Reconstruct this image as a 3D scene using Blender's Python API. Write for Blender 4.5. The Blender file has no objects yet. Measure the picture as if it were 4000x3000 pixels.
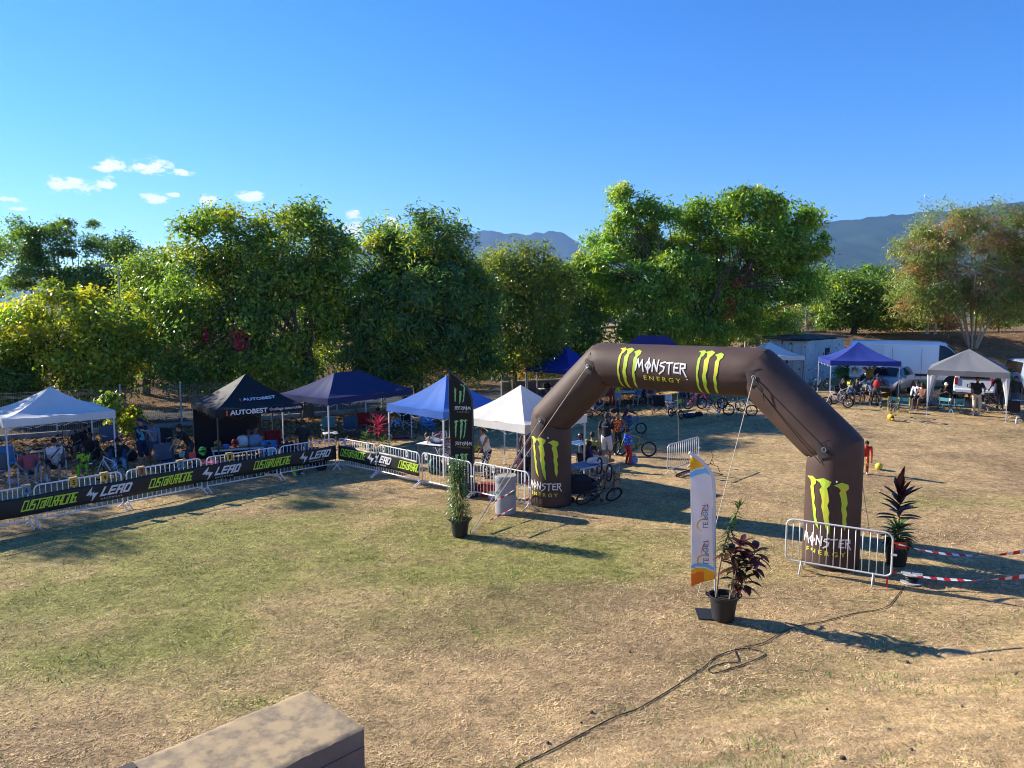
import bpy, bmesh, math, random
import numpy as np
from mathutils import Vector, Matrix

SC = bpy.context.scene
COL = SC.collection
rad = math.radians
# ------------------------------------------------------------------ camera
FPX, EYE, PITCH = 2900.0, 5.6, math.atan(300/2900)      # photo is 4000 x 3000 px
cd = bpy.data.cameras.new('camera'); CAM = bpy.data.objects.new('camera', cd); COL.objects.link(CAM)
cd.sensor_width = 36; cd.lens = 36*FPX/4000; cd.clip_start = .1; cd.clip_end = 40000
CAM.location = (0, 0, EYE); CAM.rotation_euler = (math.pi/2-PITCH, 0, 0)
SC.camera = CAM
# ------------------------------------------------------------------ sky
SUN_EL, SUN_ROT = 27.0, -66.0
w = bpy.data.worlds.new('World'); SC.world = w; w.use_nodes = True
nt = w.node_tree; N = nt.nodes; L = nt.links
sk = N.new('ShaderNodeTexSky'); sk.sky_type = 'NISHITA'; sk.sun_disc = False
sk.sun_elevation = rad(SUN_EL); sk.sun_rotation = rad(SUN_ROT)
sk.altitude = 0; sk.air_density = 1.0; sk.dust_density = 0.0; sk.ozone_density = 8.0
hs = N.new('ShaderNodeHueSaturation'); hs.inputs['Hue'].default_value = .508; hs.inputs['Saturation'].default_value = 1.18
bg = N['Background']; bg.inputs[1].default_value = 0.095
L.new(sk.outputs[0], hs.inputs['Color'])
# small fair-weather clouds, each a patch of directions broken up by noise
tc = N.new('ShaderNodeTexCoord'); prev = None
def wmath(op, a, b=None):
    n = N.new('ShaderNodeMath'); n.operation = op
    for i, v in enumerate((a, b)):
        if v is None: continue
        if isinstance(v, (int, float)): n.inputs[i].default_value = v
        else: L.new(v, n.inputs[i])
    return n.outputs[0]
nz = N.new('ShaderNodeTexNoise'); nz.inputs['Scale'].default_value = 52; nz.inputs['Detail'].default_value = 7; nz.inputs['Roughness'].default_value = .62
mp = N.new('ShaderNodeMapping'); mp.inputs['Scale'].default_value = (1, 1, 2.1)
L.new(tc.outputs['Generated'], mp.inputs[0]); L.new(mp.outputs[0], nz.inputs['Vector'])
def ray(px, py):
    x, y = (px-2000)/FPX, (1500-py)/FPX
    return Vector((x, math.cos(PITCH)+y*math.sin(PITCH), -math.sin(PITCH)+y*math.cos(PITCH)))
for (cx, cy, rx, ry) in ((268,726,115,40),(435,655,75,46),(400,716,68,22),(596,650,82,42),(690,672,75,16),(604,775,66,26),(675,760,32,11),
                         (822,780,48,30),(978,765,62,27),(30,778,50,13),(72,816,32,10),(1390,876,70,62),(1530,880,42,40)):
    d = ray(cx, cy).normalized()
    e1 = Vector((d.y, -d.x, 0)).normalized(); e2 = e1.cross(d)
    def dot(v):
        n = N.new('ShaderNodeVectorMath'); n.operation = 'DOT_PRODUCT'; L.new(tc.outputs['Generated'], n.inputs[0]); n.inputs[1].default_value = v
        return n.outputs['Value']
    a = wmath('MULTIPLY', dot(e1), FPX/rx); b = wmath('MULTIPLY', dot(e2), FPX/ry)
    r2 = wmath('ADD', wmath('MULTIPLY', a, a), wmath('MULTIPLY', b, b))
    front = wmath('GREATER_THAN', dot(d), .5)
    m = wmath('MULTIPLY', wmath('SUBTRACT', 1.0, wmath('SQRT', r2)), front)
    m = wmath('MAXIMUM', m, -1.0)
    prev = m if prev is None else wmath('MAXIMUM', prev, m)
cl = wmath('ADD', wmath('MULTIPLY', prev, .75), wmath('MULTIPLY', wmath('SUBTRACT', nz.outputs['Fac'], .5), 3.0))
rmp = N.new('ShaderNodeMapRange'); rmp.interpolation_type = 'SMOOTHSTEP'
rmp.inputs['From Min'].default_value = .12; rmp.inputs['From Max'].default_value = .62
L.new(cl, rmp.inputs['Value'])
cf = wmath('MULTIPLY', rmp.outputs[0], wmath('GREATER_THAN', prev, 0.0))
edge = N.new('ShaderNodeMapRange'); edge.interpolation_type = 'SMOOTHSTEP'; edge.inputs['From Max'].default_value = .35; L.new(prev, edge.inputs['Value'])
cf = wmath('MULTIPLY', cf, edge.outputs[0])
mx = N.new('ShaderNodeMix'); mx.data_type = 'RGBA'; L.new(cf, mx.inputs['Factor']); L.new(hs.outputs[0], mx.inputs['A']); mx.inputs['B'].default_value = (5.4, 5.5, 5.7, 1)
L.new(mx.outputs['Result'], bg.inputs[0])
# ------------------------------------------------------------------ sun, exposure
SUNV = Vector((math.sin(rad(SUN_ROT))*math.cos(rad(SUN_EL)), math.cos(rad(SUN_ROT))*math.cos(rad(SUN_EL)), math.sin(rad(SUN_EL))))
sd = bpy.data.lights.new('sun', 'SUN'); sd.energy = 5.0; sd.angle = rad(.55); sd.color = (1, .92, .78)
so = bpy.data.objects.new('sun', sd); COL.objects.link(so); so.rotation_euler = SUNV.to_track_quat('Z', 'Y').to_euler(); so.location = (-30, 20, 40)
SC.view_settings.view_transform = 'Standard'; SC.view_settings.look = 'None'; SC.view_settings.gamma = 1; SC.view_settings.exposure = 1.22
SC.cycles.use_denoising = True; SC.cycles.filter_width = 1.05; SC.cycles.max_bounces = 6; SC.cycles.diffuse_bounces = 3; SC.cycles.transmission_bounces = 4
SC.cycles.volume_bounces = 0; SC.cycles.transparent_max_bounces = 8; SC.cycles.caustics_reflective = False; SC.cycles.caustics_refractive = False
SC.cycles.sample_clamp_indirect = 6; SC.cycles.use_adaptive_sampling = True; SC.cycles.adaptive_threshold = .015

# ------------------------------------------------------------------ numbers: noise and terrain
def _hash(ix, iy, seed):
    n = (ix.astype(np.int64)*374761393 + iy.astype(np.int64)*668265263 + seed*982451653) & 0xffffffff
    n = ((n ^ (n >> 13))*1274126177) & 0xffffffff
    return ((n ^ (n >> 16)) & 0xffff)/65535.0
def vnoise(x, y, seed=0):
    x = np.asarray(x, float); y = np.asarray(y, float)
    ix, iy = np.floor(x), np.floor(y); fx, fy = x-ix, y-iy
    fx = fx*fx*(3-2*fx); fy = fy*fy*(3-2*fy)
    a = _hash(ix, iy, seed); b = _hash(ix+1, iy, seed); c = _hash(ix, iy+1, seed); d = _hash(ix+1, iy+1, seed)
    return (a*(1-fx)+b*fx)*(1-fy)+(c*(1-fx)+d*fx)*fy
def fbm(x, y, o=4, seed=0):
    s = 0; amp = .5; t = 0
    for i in range(o):
        s = s+amp*vnoise(x*2**i, y*2**i, seed+i*7); t += amp; amp *= .5
    return s/t
def sst(x, a, b):
    t = np.clip((np.asarray(x, float)-a)/(b-a), 0, 1); return t*t*(3-2*t)
FA, FB = np.array((-16.4, 34.05)), np.array((1.56, 45.0))
FD = (FB-FA)/np.linalg.norm(FB-FA); FN = np.array((-FD[1], FD[0]))     # fence direction, normal pointing away from the field
def fdist(x, y): return (np.asarray(x)-FA[0])*FN[0]+(np.asarray(y)-FA[1])*FN[1]
def hgt(x, y):
    x = np.asarray(x, float); y = np.asarray(y, float)
    h = np.clip(.065*(y-24.5), 0, .95)*sst(x, 5, 13)
    h = h+2.6*sst(y-.0*x, 49, 57)*sst(x, 14, 21)                        # bank behind the van
    h = h+2.4*sst(fdist(x, y), 9, 24)*(1-sst(x, 14, 21))
    # embankment below the terrace on which the camera stands
    s = (x*.40-(y-8.6)*.916)
    e = np.where(s > 0, .46*s-.35*(1-np.exp(-s/.75))*.46, 0)
    h = h+np.minimum(e, 3.95)*sst(s, 0, .6)
    return h
def GH(px, py, dz=0.0):
    d = ray(px, py); z = 0.0
    for i in range(30):
        t = (z+dz-EYE)/d.z; z = .5*z+.5*float(hgt(d.x*t, d.y*t))
    t = (z+dz-EYE)/d.z
    return Vector((d.x*t, d.y*t, z))
def GZ(px, py, z): d = ray(px, py); t = (z-EYE)/d.z; return Vector((d.x*t, d.y*t, z))
def GY(px, py, Y): d = ray(px, py); t = Y/d.y; return Vector((d.x*t, Y, EYE+d.z*t))
def hz(x, y): return float(hgt(x, y))

# ------------------------------------------------------------------ materials
MATS = {}
def mat(name, c, rough=.7, var=.12, scale=8, metal=0, bump=0, bscale=60, trans=0, spec=.4, coat=0, tint=None):
    """procedural surface: base colour broken up by two noises, fine bump, optional light passing through thin cloth"""
    if name in MATS: return MATS[name]
    m = bpy.data.materials.new(name); m.use_nodes = True; MATS[name] = m
    t = m.node_tree; n = t.nodes; l = t.links; p = n['Principled BSDF']
    p.inputs['Roughness'].default_value = rough; p.inputs['Metallic'].default_value = metal
    p.inputs['Specular IOR Level'].default_value = spec; p.inputs['Coat Weight'].default_value = coat
    tc = n.new('ShaderNodeTexCoord')
    nz = n.new('ShaderNodeTexNoise'); nz.inputs['Scale'].default_value = scale; nz.inputs['Detail'].default_value = 5; nz.inputs['Roughness'].default_value = .65
    l.new(tc.outputs['Object'], nz.inputs['Vector'])
    mr = n.new('ShaderNodeMapRange'); mr.inputs['To Min'].default_value = 1-var*1.6; mr.inputs['To Max'].default_value = 1+var*1.6; l.new(nz.outputs['Fac'], mr.inputs['Value'])
    mu = n.new('ShaderNodeMix'); mu.data_type = 'RGBA'; mu.blend_type = 'MULTIPLY'; mu.inputs['Factor'].default_value = 1
    mu.inputs['A'].default_value = (*c, 1); l.new(mr.outputs[0], mu.inputs['B'])
    out = mu.outputs['Result']
    if tint:
        n2 = n.new('ShaderNodeTexNoise'); n2.inputs['Scale'].default_value = tint[1]; n2.inputs['Detail'].default_value = 6; l.new(tc.outputs['Object'], n2.inputs['Vector'])
        r2 = n.new('ShaderNodeMapRange'); r2.inputs['From Min'].default_value = tint[2]; r2.inputs['From Max'].default_value = tint[2]+tint[3]; l.new(n2.outputs['Fac'], r2.inputs['Value'])
        m2 = n.new('ShaderNodeMix'); m2.data_type = 'RGBA'; l.new(r2.outputs[0], m2.inputs['Factor']); l.new(out, m2.inputs['A']); m2.inputs['B'].default_value = (*tint[0], 1)
        out = m2.outputs['Result']
    l.new(out, p.inputs['Base Color'])
    if bump:
        nb = n.new('ShaderNodeTexNoise'); nb.inputs['Scale'].default_value = bscale; nb.inputs['Detail'].default_value = 4; l.new(tc.outputs['Object'], nb.inputs['Vector'])
        bp = n.new('ShaderNodeBump'); bp.inputs['Strength'].default_value = bump; bp.inputs['Distance'].default_value = .01; l.new(nb.outputs['Fac'], bp.inputs['Height']); l.new(bp.outputs[0], p.inputs['Normal'])
    if trans:
        tr = n.new('ShaderNodeBsdfTranslucent'); l.new(out, tr.inputs['Color'])
        ms = n.new('ShaderNodeMixShader'); ms.inputs[0].default_value = trans
        l.new(p.outputs[0], ms.inputs[1]); l.new(tr.outputs[0], ms.inputs[2]); l.new(ms.outputs[0], n['Material Output'].inputs['Surface'])
    return m
def attr_mat(name, attr, rough=.6, trans=0, spec=.3, nscale=0, nvar=.15, tintc=None):
    """surface whose own colour is stored per leaf or blade"""
    m = bpy.data.materials.new(name); m.use_nodes = True; MATS[name] = m
    t = m.node_tree; n = t.nodes; l = t.links; p = n['Principled BSDF']
    p.inputs['Roughness'].default_value = rough; p.inputs['Specular IOR Level'].default_value = spec
    a = n.new('ShaderNodeAttribute'); a.attribute_name = attr
    l.new(a.outputs['Color'], p.inputs['Base Color'])
    if trans:
        tr = n.new('ShaderNodeBsdfTranslucent')
        g = n.new('ShaderNodeMix'); g.data_type = 'RGBA'; g.blend_type = 'MULTIPLY'; g.inputs['Factor'].default_value = 1
        l.new(a.outputs['Color'], g.inputs['A']); g.inputs['B'].default_value = (*(tintc or (1.9, 1.75, .7)), 1); l.new(g.outputs['Result'], tr.inputs['Color'])
        ms = n.new('ShaderNodeMixShader'); ms.inputs[0].default_value = trans
        l.new(p.outputs[0], ms.inputs[1]); l.new(tr.outputs[0], ms.inputs[2]); l.new(ms.outputs[0], n['Material Output'].inputs['Surface'])
    return m
def srgb(r, g, b):
    return tuple(((v/255)/12.92 if v/255 <= .04045 else ((v/255+.055)/1.055)**2.4) for v in (r, g, b))

# ------------------------------------------------------------------ mesh builder
class MB:
    def __init__(s): s.v = []; s.f = []; s.m = []; s.mi = 0
    def add(s, vs, fs):
        o = len(s.v); s.v.extend([tuple(p) for p in vs]); s.f.extend([tuple(i+o for i in f) for f in fs]); s.m.extend([s.mi]*len(fs)); return s
    def box(s, c, size, M=None, taper=1.0):
        x, y, z = (d/2 for d in size); vs = []
        for sz in (-1, 1):
            k = 1 if sz < 0 else taper
            for sx, sy in ((-1,-1),(1,-1),(1,1),(-1,1)):
                p = Vector((sx*x*k, sy*y*k, sz*z)); p = (M @ p if M else p)+Vector(c); vs.append(p)
        return s.add(vs, [(3,2,1,0),(4,5,6,7),(0,1,5,4),(1,2,6,5),(2,3,7,6),(3,0,4,7)])
    def bar(s, a, b, w, h=None, up=(0,0,1)):
        a, b = Vector(a), Vector(b); d = (b-a); ln = d.length; d.normalize(); u = Vector(up)
        if abs(d.dot(u)) > .98: u = Vector((0,1,0))
        x = d.cross(u).normalized(); z = x.cross(d)
        return s.box((a+b)/2, (w, ln, h or w), Matrix((x, d, z)).transposed())
    def tube(s, pts, r, n=8, cap=True, closed=False):
        pts = [Vector(p) for p in pts]; k = len(pts); rs = r if isinstance(r, (list, tuple)) else [r]*k
        vs = []; prev = None
        for i, p in enumerate(pts):
            a = pts[(i-1) % k] if (closed or i) else pts[0]; b = pts[(i+1) % k] if (closed or i < k-1) else pts[-1]
            d = (b-a); d = d.normalized() if d.length > 1e-9 else Vector((0,0,1))
            if prev is None: u = d.orthogonal().normalized()
            else:
                u = prev-d*prev.dot(d); u = u.normalized() if u.length > 1e-6 else d.orthogonal().normalized()
            prev = u; v = d.cross(u)
            for j in range(n):
                t = 2*math.pi*j/n; vs.append(p+(u*math.cos(t)+v*math.sin(t))*rs[i])
        fs = []; seg = k if closed else k-1
        for i in range(seg):
            for j in range(n):
                a = i*n+j; b = i*n+(j+1) % n; c = ((i+1) % k)*n+(j+1) % n; d = ((i+1) % k)*n+j; fs.append((a, b, c, d))
        if cap and not closed: fs.append(tuple(reversed(range(n)))); fs.append(tuple((k-1)*n+j for j in range(n)))
        return s.add(vs, fs)
    def lathe(s, prof, n=20, c=(0,0,0), M=None, cap=True):
        vs = []; c = Vector(c)
        for r, z in prof:
            for j in range(n):
                t = 2*math.pi*j/n; p = Vector((r*math.cos(t), r*math.sin(t), z)); vs.append((M @ p if M else p)+c)
        k = len(prof); fs = [(i*n+j, i*n+(j+1) % n, (i+1)*n+(j+1) % n, (i+1)*n+j) for i in range(k-1) for j in range(n)]
        if cap: fs.append(tuple(reversed(range(n)))); fs.append(tuple((k-1)*n+j for j in range(n)))
        return s.add(vs, fs)
    def ell(s, c, r, n=10, k=7, M=None):
        prof = []; c = Vector(c); vs = []; fs = []
        for i in range(k+1):
            a = -math.pi/2+math.pi*i/k
            for j in range(n):
                t = 2*math.pi*j/n; p = Vector((r[0]*math.cos(a)*math.cos(t), r[1]*math.cos(a)*math.sin(t), r[2]*math.sin(a))); vs.append((M @ p if M else p)+c)
        for i in range(k):
            for j in range(n): fs.append((i*n+j, i*n+(j+1) % n, (i+1)*n+(j+1) % n, (i+1)*n+j))
        return s.add(vs, fs)
    def grid(s, fn, nu, nv):
        vs = [fn(i/nu, j/nv) for j in range(nv+1) for i in range(nu+1)]
        return s.add(vs, [(j*(nu+1)+i, j*(nu+1)+i+1, (j+1)*(nu+1)+i+1, (j+1)*(nu+1)+i) for j in range(nv) for i in range(nu)])
    def slab(s, fn, nu, nv, th):
        """sheet with thickness: fn gives (point, normal)"""
        A = [fn(i/nu, j/nv) for j in range(nv+1) for i in range(nu+1)]; o = (nu+1)*(nv+1)
        vs = [p+n*th/2 for p, n in A]+[p-n*th/2 for p, n in A]; fs = []
        ix = lambda i, j: j*(nu+1)+i
        for j in range(nv):
            for i in range(nu):
                q = (ix(i,j), ix(i+1,j), ix(i+1,j+1), ix(i,j+1)); fs.append(q); fs.append(tuple(o+a for a in reversed(q)))
        for i in range(nu):
            a, b = ix(i,0), ix(i+1,0); fs.append((a, a+o, b+o, b)); a, b = ix(i,nv), ix(i+1,nv); fs.append((b, b+o, a+o, a))
        for j in range(nv):
            a, b = ix(0,j), ix(0,j+1); fs.append((b, b+o, a+o, a)); a, b = ix(nu,j), ix(nu,j+1); fs.append((a, a+o, b+o, b))
        return s.add(vs, fs)
    def mesh(s, name, mats, smooth=False):
        me = bpy.data.meshes.new(name); me.from_pydata(s.v, [], s.f)
        for m in (mats if isinstance(mats, (list, tuple)) else [mats]): me.materials.append(m)
        if any(s.m): me.polygons.foreach_set('material_index', s.m)
        if smooth:
            me.polygons.foreach_set('use_smooth', [True]*len(me.polygons))
            if smooth != 'all': me.set_sharp_from_angle(angle=rad(38))
        me.update(); return me
def link(name, data, parent=None, loc=(0,0,0), rot=(0,0,0)):
    o = bpy.data.objects.new(name, data); COL.objects.link(o); o.location = loc; o.rotation_euler = rot
    if parent is not None: o.parent = parent
    return o
def part(name, mb, mats, parent, smooth=False, label=None):
    o = link(name, mb.mesh(name, mats, smooth), parent)
    if label: o['label'] = label
    return o
def thing(name, label, cat, loc=(0,0,0), rz=0, group=None):
    o = link(name, None, None, loc, (0, 0, rz)); o.empty_display_size = .2
    return tag(o, label, cat, group)
def tag(o, label=None, cat=None, group=None, kind=None):
    if label: o['label'] = label
    if cat: o['category'] = cat
    if group: o['group'] = group
    if kind: o['kind'] = kind
    return o
CACHE = {}
def cached(key, fn):
    if key not in CACHE: CACHE[key] = fn()
    return CACHE[key]
def npmesh(name, V, F, m, col=None, smooth=False):
    """big mesh from arrays; F is (n,3) or (n,4); col is per-vertex rgb"""
    me = bpy.data.meshes.new(name); k = F.shape[1]
    me.vertices.add(len(V)); me.vertices.foreach_set('co', V.astype(np.float32).ravel())
    me.loops.add(F.size); me.loops.foreach_set('vertex_index', F.astype(np.int32).ravel())
    me.polygons.add(len(F)); me.polygons.foreach_set('loop_start', np.arange(0, F.size, k, dtype=np.int32))
    if col is not None:
        a = me.color_attributes.new('col', 'FLOAT_COLOR', 'POINT')
        c = np.ones((len(V), 4), np.float32); c[:, :3] = col; a.data.foreach_set('color', c.ravel())
    me.materials.append(m); me.update(calc_edges=True)
    if smooth: me.polygons.foreach_set('use_smooth', np.ones(len(F), bool))
    return me
# ================================================================== THE SETTING
rng = np.random.default_rng(7)
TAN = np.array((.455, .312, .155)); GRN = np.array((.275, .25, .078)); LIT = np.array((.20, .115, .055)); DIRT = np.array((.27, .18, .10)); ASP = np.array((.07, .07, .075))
def green(x, y):
    g = 1.0*np.exp(-(((x+5.5)/6.5)**2+((y-17.2)/3.3)**2))+.75*np.exp(-(((x+7.5)/5)**2+((y-13)/2.6)**2))
    g = g+.45*np.exp(-(((x-13)/4)**2+((y-21)/1.1)**2))+.35*np.exp(-(((x-1.5)/3)**2+((y-15.8)/2.2)**2))+.4*np.exp(-(((x-21)/5)**2+((y-30)/1.4)**2))+.35*np.exp(-(((x-6)/3)**2+((y-27)/2)**2))
    g = g+.40*np.exp(-(((x+4)/9)**2+((y-15.5)/5)**2))
    n = fbm(x*.55+3, y*.8+9, 5, 3)
    return np.clip(g*(.25+1.3*n)+(n-.56)*.9, 0, 1)
def ground_colour(x, y):
    g = green(x, y)[..., None]; f = fdist(x, y)
    n1 = fbm(x*.9, y*1.3, 4, 11)[..., None]; n2 = fbm(x*3.1, y*3.1, 3, 23)[..., None]
    c = TAN*(.78+.44*n1)*(1-g)+GRN*(.8+.4*n2)*g
    dirt = np.clip((fbm(x*.35+7, y*.5+1, 5, 31)-.52)*5, 0, 1)[..., None]*.7
    c = c*(1-dirt)+DIRT*(.8+.4*n2)*dirt
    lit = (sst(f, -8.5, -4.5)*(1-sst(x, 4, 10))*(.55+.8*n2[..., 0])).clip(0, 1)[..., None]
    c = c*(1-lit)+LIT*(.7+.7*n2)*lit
    bank = (sst(y, 48, 50)*sst(x, 12, 19))[..., None]
    c = c*(1-bank)+np.array((.25, .15, .08))*(.7+.6*n2)*bank
    road = (sst(f, 1.6, 1.9)*(1-sst(f, 6.3, 6.7))*(1-sst(x, 6, 12)))[..., None]
    c = c*(1-road)+ASP*(.85+.3*n2)*road
    far = sst(np.hypot(x, y), 70, 200)[..., None]
    return c*(1-far)+np.array((.10, .11, .055))*far
def axis(a, b, st, lo, hi):
    fine = np.arange(a, b+1e-6, st); up = []; d = st
    v = b
    while v < hi: d *= 1.22; v += d; up.append(v)
    dn = []; v = a; d = st
    while v > lo: d *= 1.22; v -= d; dn.append(v)
    return np.array(dn[::-1]+list(fine)+up)
xs = axis(-22, 26, .24, -14000, 14000); ys = axis(0, 52, .24, -400, 16000)
X, Y = np.meshgrid(xs, ys); Z = hgt(X, Y)
near = 1-sst(Y, 30, 60)
Z = Z+(fbm(X*.8, Y*.8, 3, 5)-.5)*.05*near+(fbm(X*4, Y*4, 2, 8)-.5)*.02*near
sl = (sst(X*.40-(Y-8.6)*.916, .2, 1.5))*near
Z = Z+(fbm(X*2.2, Y*2.2, 4, 15)-.5)*.14*sl
def GZ0(x, y): return hgt(x, y)+(fbm(x*.8, y*.8, 3, 5)-.5)*.05+(fbm(x*4, y*4, 2, 8)-.5)*.02+(fbm(x*2.2, y*2.2, 4, 15)-.5)*.14*sst(x*.40-(y-8.6)*.916, .2, 1.5)
nx, ny = len(xs), len(ys)
ii = (np.arange(ny-1)[:, None]*nx+np.arange(nx-1)[None]).ravel()
Fq = np.stack([ii, ii+1, ii+nx+1, ii+nx], 1)
gm = attr_mat('ground_surface', 'col', .95, spec=.1)
t = gm.node_tree; n = t.nodes; l = t.links; p = n['Principled BSDF']; at = [k for k in n if k.type == 'ATTRIBUTE'][0]
tcg = n.new('ShaderNodeTexCoord')
def gnoise(s, d, r=.6, stretch=None):
    z = n.new('ShaderNodeTexNoise'); z.inputs['Scale'].default_value = s; z.inputs['Detail'].default_value = d; z.inputs['Roughness'].default_value = r; z.inputs['Distortion'].default_value = .6
    l.new(tcg.outputs['Object'], z.inputs['Vector']); return z.outputs['Fac']
def gmr(f, a, b, c, d):
    m_ = n.new('ShaderNodeMapRange'); l.new(f, m_.inputs['Value'])
    for k, v in zip(('From Min','From Max','To Min','To Max'), (a, b, c, d)): m_.inputs[k].default_value = v
    return m_.outputs[0]
def gmul(A, B):
    m_ = n.new('ShaderNodeMix'); m_.data_type = 'RGBA'; m_.blend_type = 'MULTIPLY'; m_.inputs['Factor'].default_value = 1; l.new(A, m_.inputs['A']); l.new(B, m_.inputs['B']); return m_.outputs['Result']
o_ = gmul(at.outputs['Color'], gmr(gnoise(26, 6, .75), .28, .72, .42, 1.45))
o_ = gmul(o_, gmr(gnoise(7, 5, .7), .3, .7, .5, 1.45))
o_ = gmul(o_, gmr(gnoise(1.7, 5, .7), .3, .7, .68, 1.28))
l.new(o_, p.inputs['Base Color'])
bp = n.new('ShaderNodeBump'); bp.inputs['Strength'].default_value = .8; bp.inputs['Distance'].default_value = .03; l.new(gnoise(30, 5, .7), bp.inputs['Height']); l.new(bp.outputs[0], p.inputs['Normal'])
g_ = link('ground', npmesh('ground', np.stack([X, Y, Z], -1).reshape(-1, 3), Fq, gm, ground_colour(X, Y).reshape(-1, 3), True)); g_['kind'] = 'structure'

# ---- short dry grass lying on the field
def blades(name, n_, rmin, rmax, spread, ln, wd, seed, pick=None, lift=(.05, .5), colfn=None, kind='stuff', label=None):
    r = np.random.default_rng(seed)
    u = r.random(n_); rr = rmin*(rmax/rmin)**u; th = (r.random(n_)-.5)*2*spread
    x = rr*np.sin(th); y = rr*np.cos(th)
    if pick is not None: k = pick(x, y, r); x, y, rr = x[k], y[k], rr[k]
    m_ = len(x); a = r.random(m_)*2*np.pi; e = lift[0]+(lift[1]-lift[0])*r.random(m_)**2
    s = (rr/10)**.35; Ls = ln*(.5+r.random(m_))*s; W = wd*(.6+.8*r.random(m_))*s
    z = GZ0(x, y)
    d = np.stack([np.cos(a)*np.cos(e), np.sin(a)*np.cos(e), np.sin(e)], 1); q = np.stack([-np.sin(a), np.cos(a), 0*a], 1)
    P = np.stack([x, y, z+.002], 1)
    V = np.stack([P-q*W[:, None]/2, P+q*W[:, None]/2, P+d*Ls[:, None]], 1).reshape(-1, 3)
    V[:, 2] += np.tile([0, 0, .0], m_)
    c = colfn(x, y, r)
    F = np.arange(3*m_).reshape(-1, 3)
    o = link(name, npmesh(name, V, F, MATS.get('grass_blade') or attr_mat('grass_blade', 'col', .75, .25, .25, tintc=(1.1, 1.1, .8)), np.repeat(c, 3, 0)))
    return tag(o, label, None, None, kind)
def grass_col(x, y, r):
    g = green(x, y); m_ = len(x); c = ground_colour(x, y)
    pale = np.array((.62, .465, .265))*(.75+.5*r.random(m_))[:, None]
    gr = np.array((.29, .305, .075))*(.6+.8*r.random(m_))[:, None]
    isg = (r.random(m_) < (.04+.75*g))[:, None]
    c2 = np.where(isg, gr, pale); dk = r.random(m_) < .10; c2[dk] *= .42; k = (.55+.45*r.random(m_))[:, None]
    cl = (.45+1.1*fbm(x*5.5, y*7.5, 3, 77))*(.62+.76*fbm(x*1.6, y*2.2, 3, 78))
    return (c*(1-k)+c2*k)*np.clip(cl, .3, 1.6)[:, None]*1.12
blades('dry_grass', 235000, 6.0, 25, .72, .062, .013, 1, lambda x, y, r: (fdist(x, y) < -9) & (y > 3), colfn=grass_col, label='short dry lawn blades lying over the field')
def sprig_pick(x, y, r):
    s = x*.40-(y-8.6)*.916; f = fbm(x*1.1, y*1.1, 3, 41)
    return ((s > -.6) & (f > .56) & (r.random(len(x)) < .6)) | ((green(x, y) > .5) & (fbm(x*1.5, y*1.5, 3, 44) > .66))
blades('green_sprigs', 60000, 5.0, 18, .72, .085, .011, 2, sprig_pick, (.3, 1.2), lambda x, y, r: np.array((.13, .23, .035))*(.6+.9*r.random(len(x)))[:, None], label='sparse fresh green grass sprigs on the slope')
def litter_pick(x, y, r): f = fdist(x, y); return (f > -9) & (f < 1.2) & (r.random(len(x)) < np.clip((f+9)/4, .1, 1)) & (x < 9)
blades('leaf_litter', 260000, 24, 52, .78, .11, .075, 3, litter_pick, (0, .6), lambda x, y, r: np.array((.34, .18, .085))*(.35+1.2*r.random(len(x)))[:, None]*np.array((1, .9+.2*r.random(), 1)), label='fallen brown leaves under the trees by the fence')
blades('straw_litter', 60000, 42, 70, .75, .3, .02, 4, lambda x, y, r: (x > 13) & (y > 48), (0, .5), lambda x, y, r: np.array((.38, .25, .12))*(.4+1.0*r.random(len(x)))[:, None], label='dry straw and twigs on the bank behind the van')

# ---- stones and clods on the embankment
stone_m = mat('dark_stone', (.075, .062, .055), .9, .3, 14, bump=.6, bscale=30)
def stone(i, s):
    def f():
        mb = MB(); mb.ell((0, 0, 0), (s, s*.8, s*.6), 8, 5); r = random.Random(i)
        mb.v = [tuple(Vector(v)*(.75+.5*r.random())) for v in mb.v]; return mb.mesh('stone', stone_m, 'all')
    return cached(('stone', i), f)
R = random.Random(5)
for i, (px, py, s) in enumerate(((3545,2590,.06),(3870,2580,.05),(3475,2860,.06),(3840,2580,.04),(2310,2790,.05),(2270,2830,.035),(3230,2780,.03),(3560,2930,.05),(3290,2980,.06),(2460,2550,.04),(3630,2395,.03),(3385,2300,.02),(3970,2640,.05),(2940,2700,.03),(2140,2905,.05),(2720,2620,.03),(3060,2960,.05),(3760,2760,.04))):
    p0 = GH(px, py); tag(link('stone', stone(i % 6, 1), None, (p0.x, p0.y, float(GZ0(p0.x, p0.y))+s*.25), (R.random(), R.random(), R.random()*6)), 'small dark stone lying in dry grass on the embankment', 'stone', 'stones scattered on the embankment').scale = (s*.62,)*3
p0 = GH(3735, 2555)
tag(link('mound', cached('mound', lambda: (lambda mb: (mb.ell((0,0,0), (.32,.26,.08), 14, 9), setattr(mb, 'v', [tuple(Vector(v)*(.85+.3*float(fbm(np.array(v[0]*4+9.), np.array(v[1]*4+v[2]*5), 3, 2)))) for v in mb.v]), mb.mesh('mound', mat('tan_earth', (.34,.24,.13), .9, .3, 6, bump=.5, bscale=25), 'all'))[2])(MB())), None, (p0.x, p0.y, p0.z-.02), (0, 0, .4)), 'tan boulder of earth at the foot of the embankment', 'mound')  # low mound of bare earth in a ground-like tan

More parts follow.
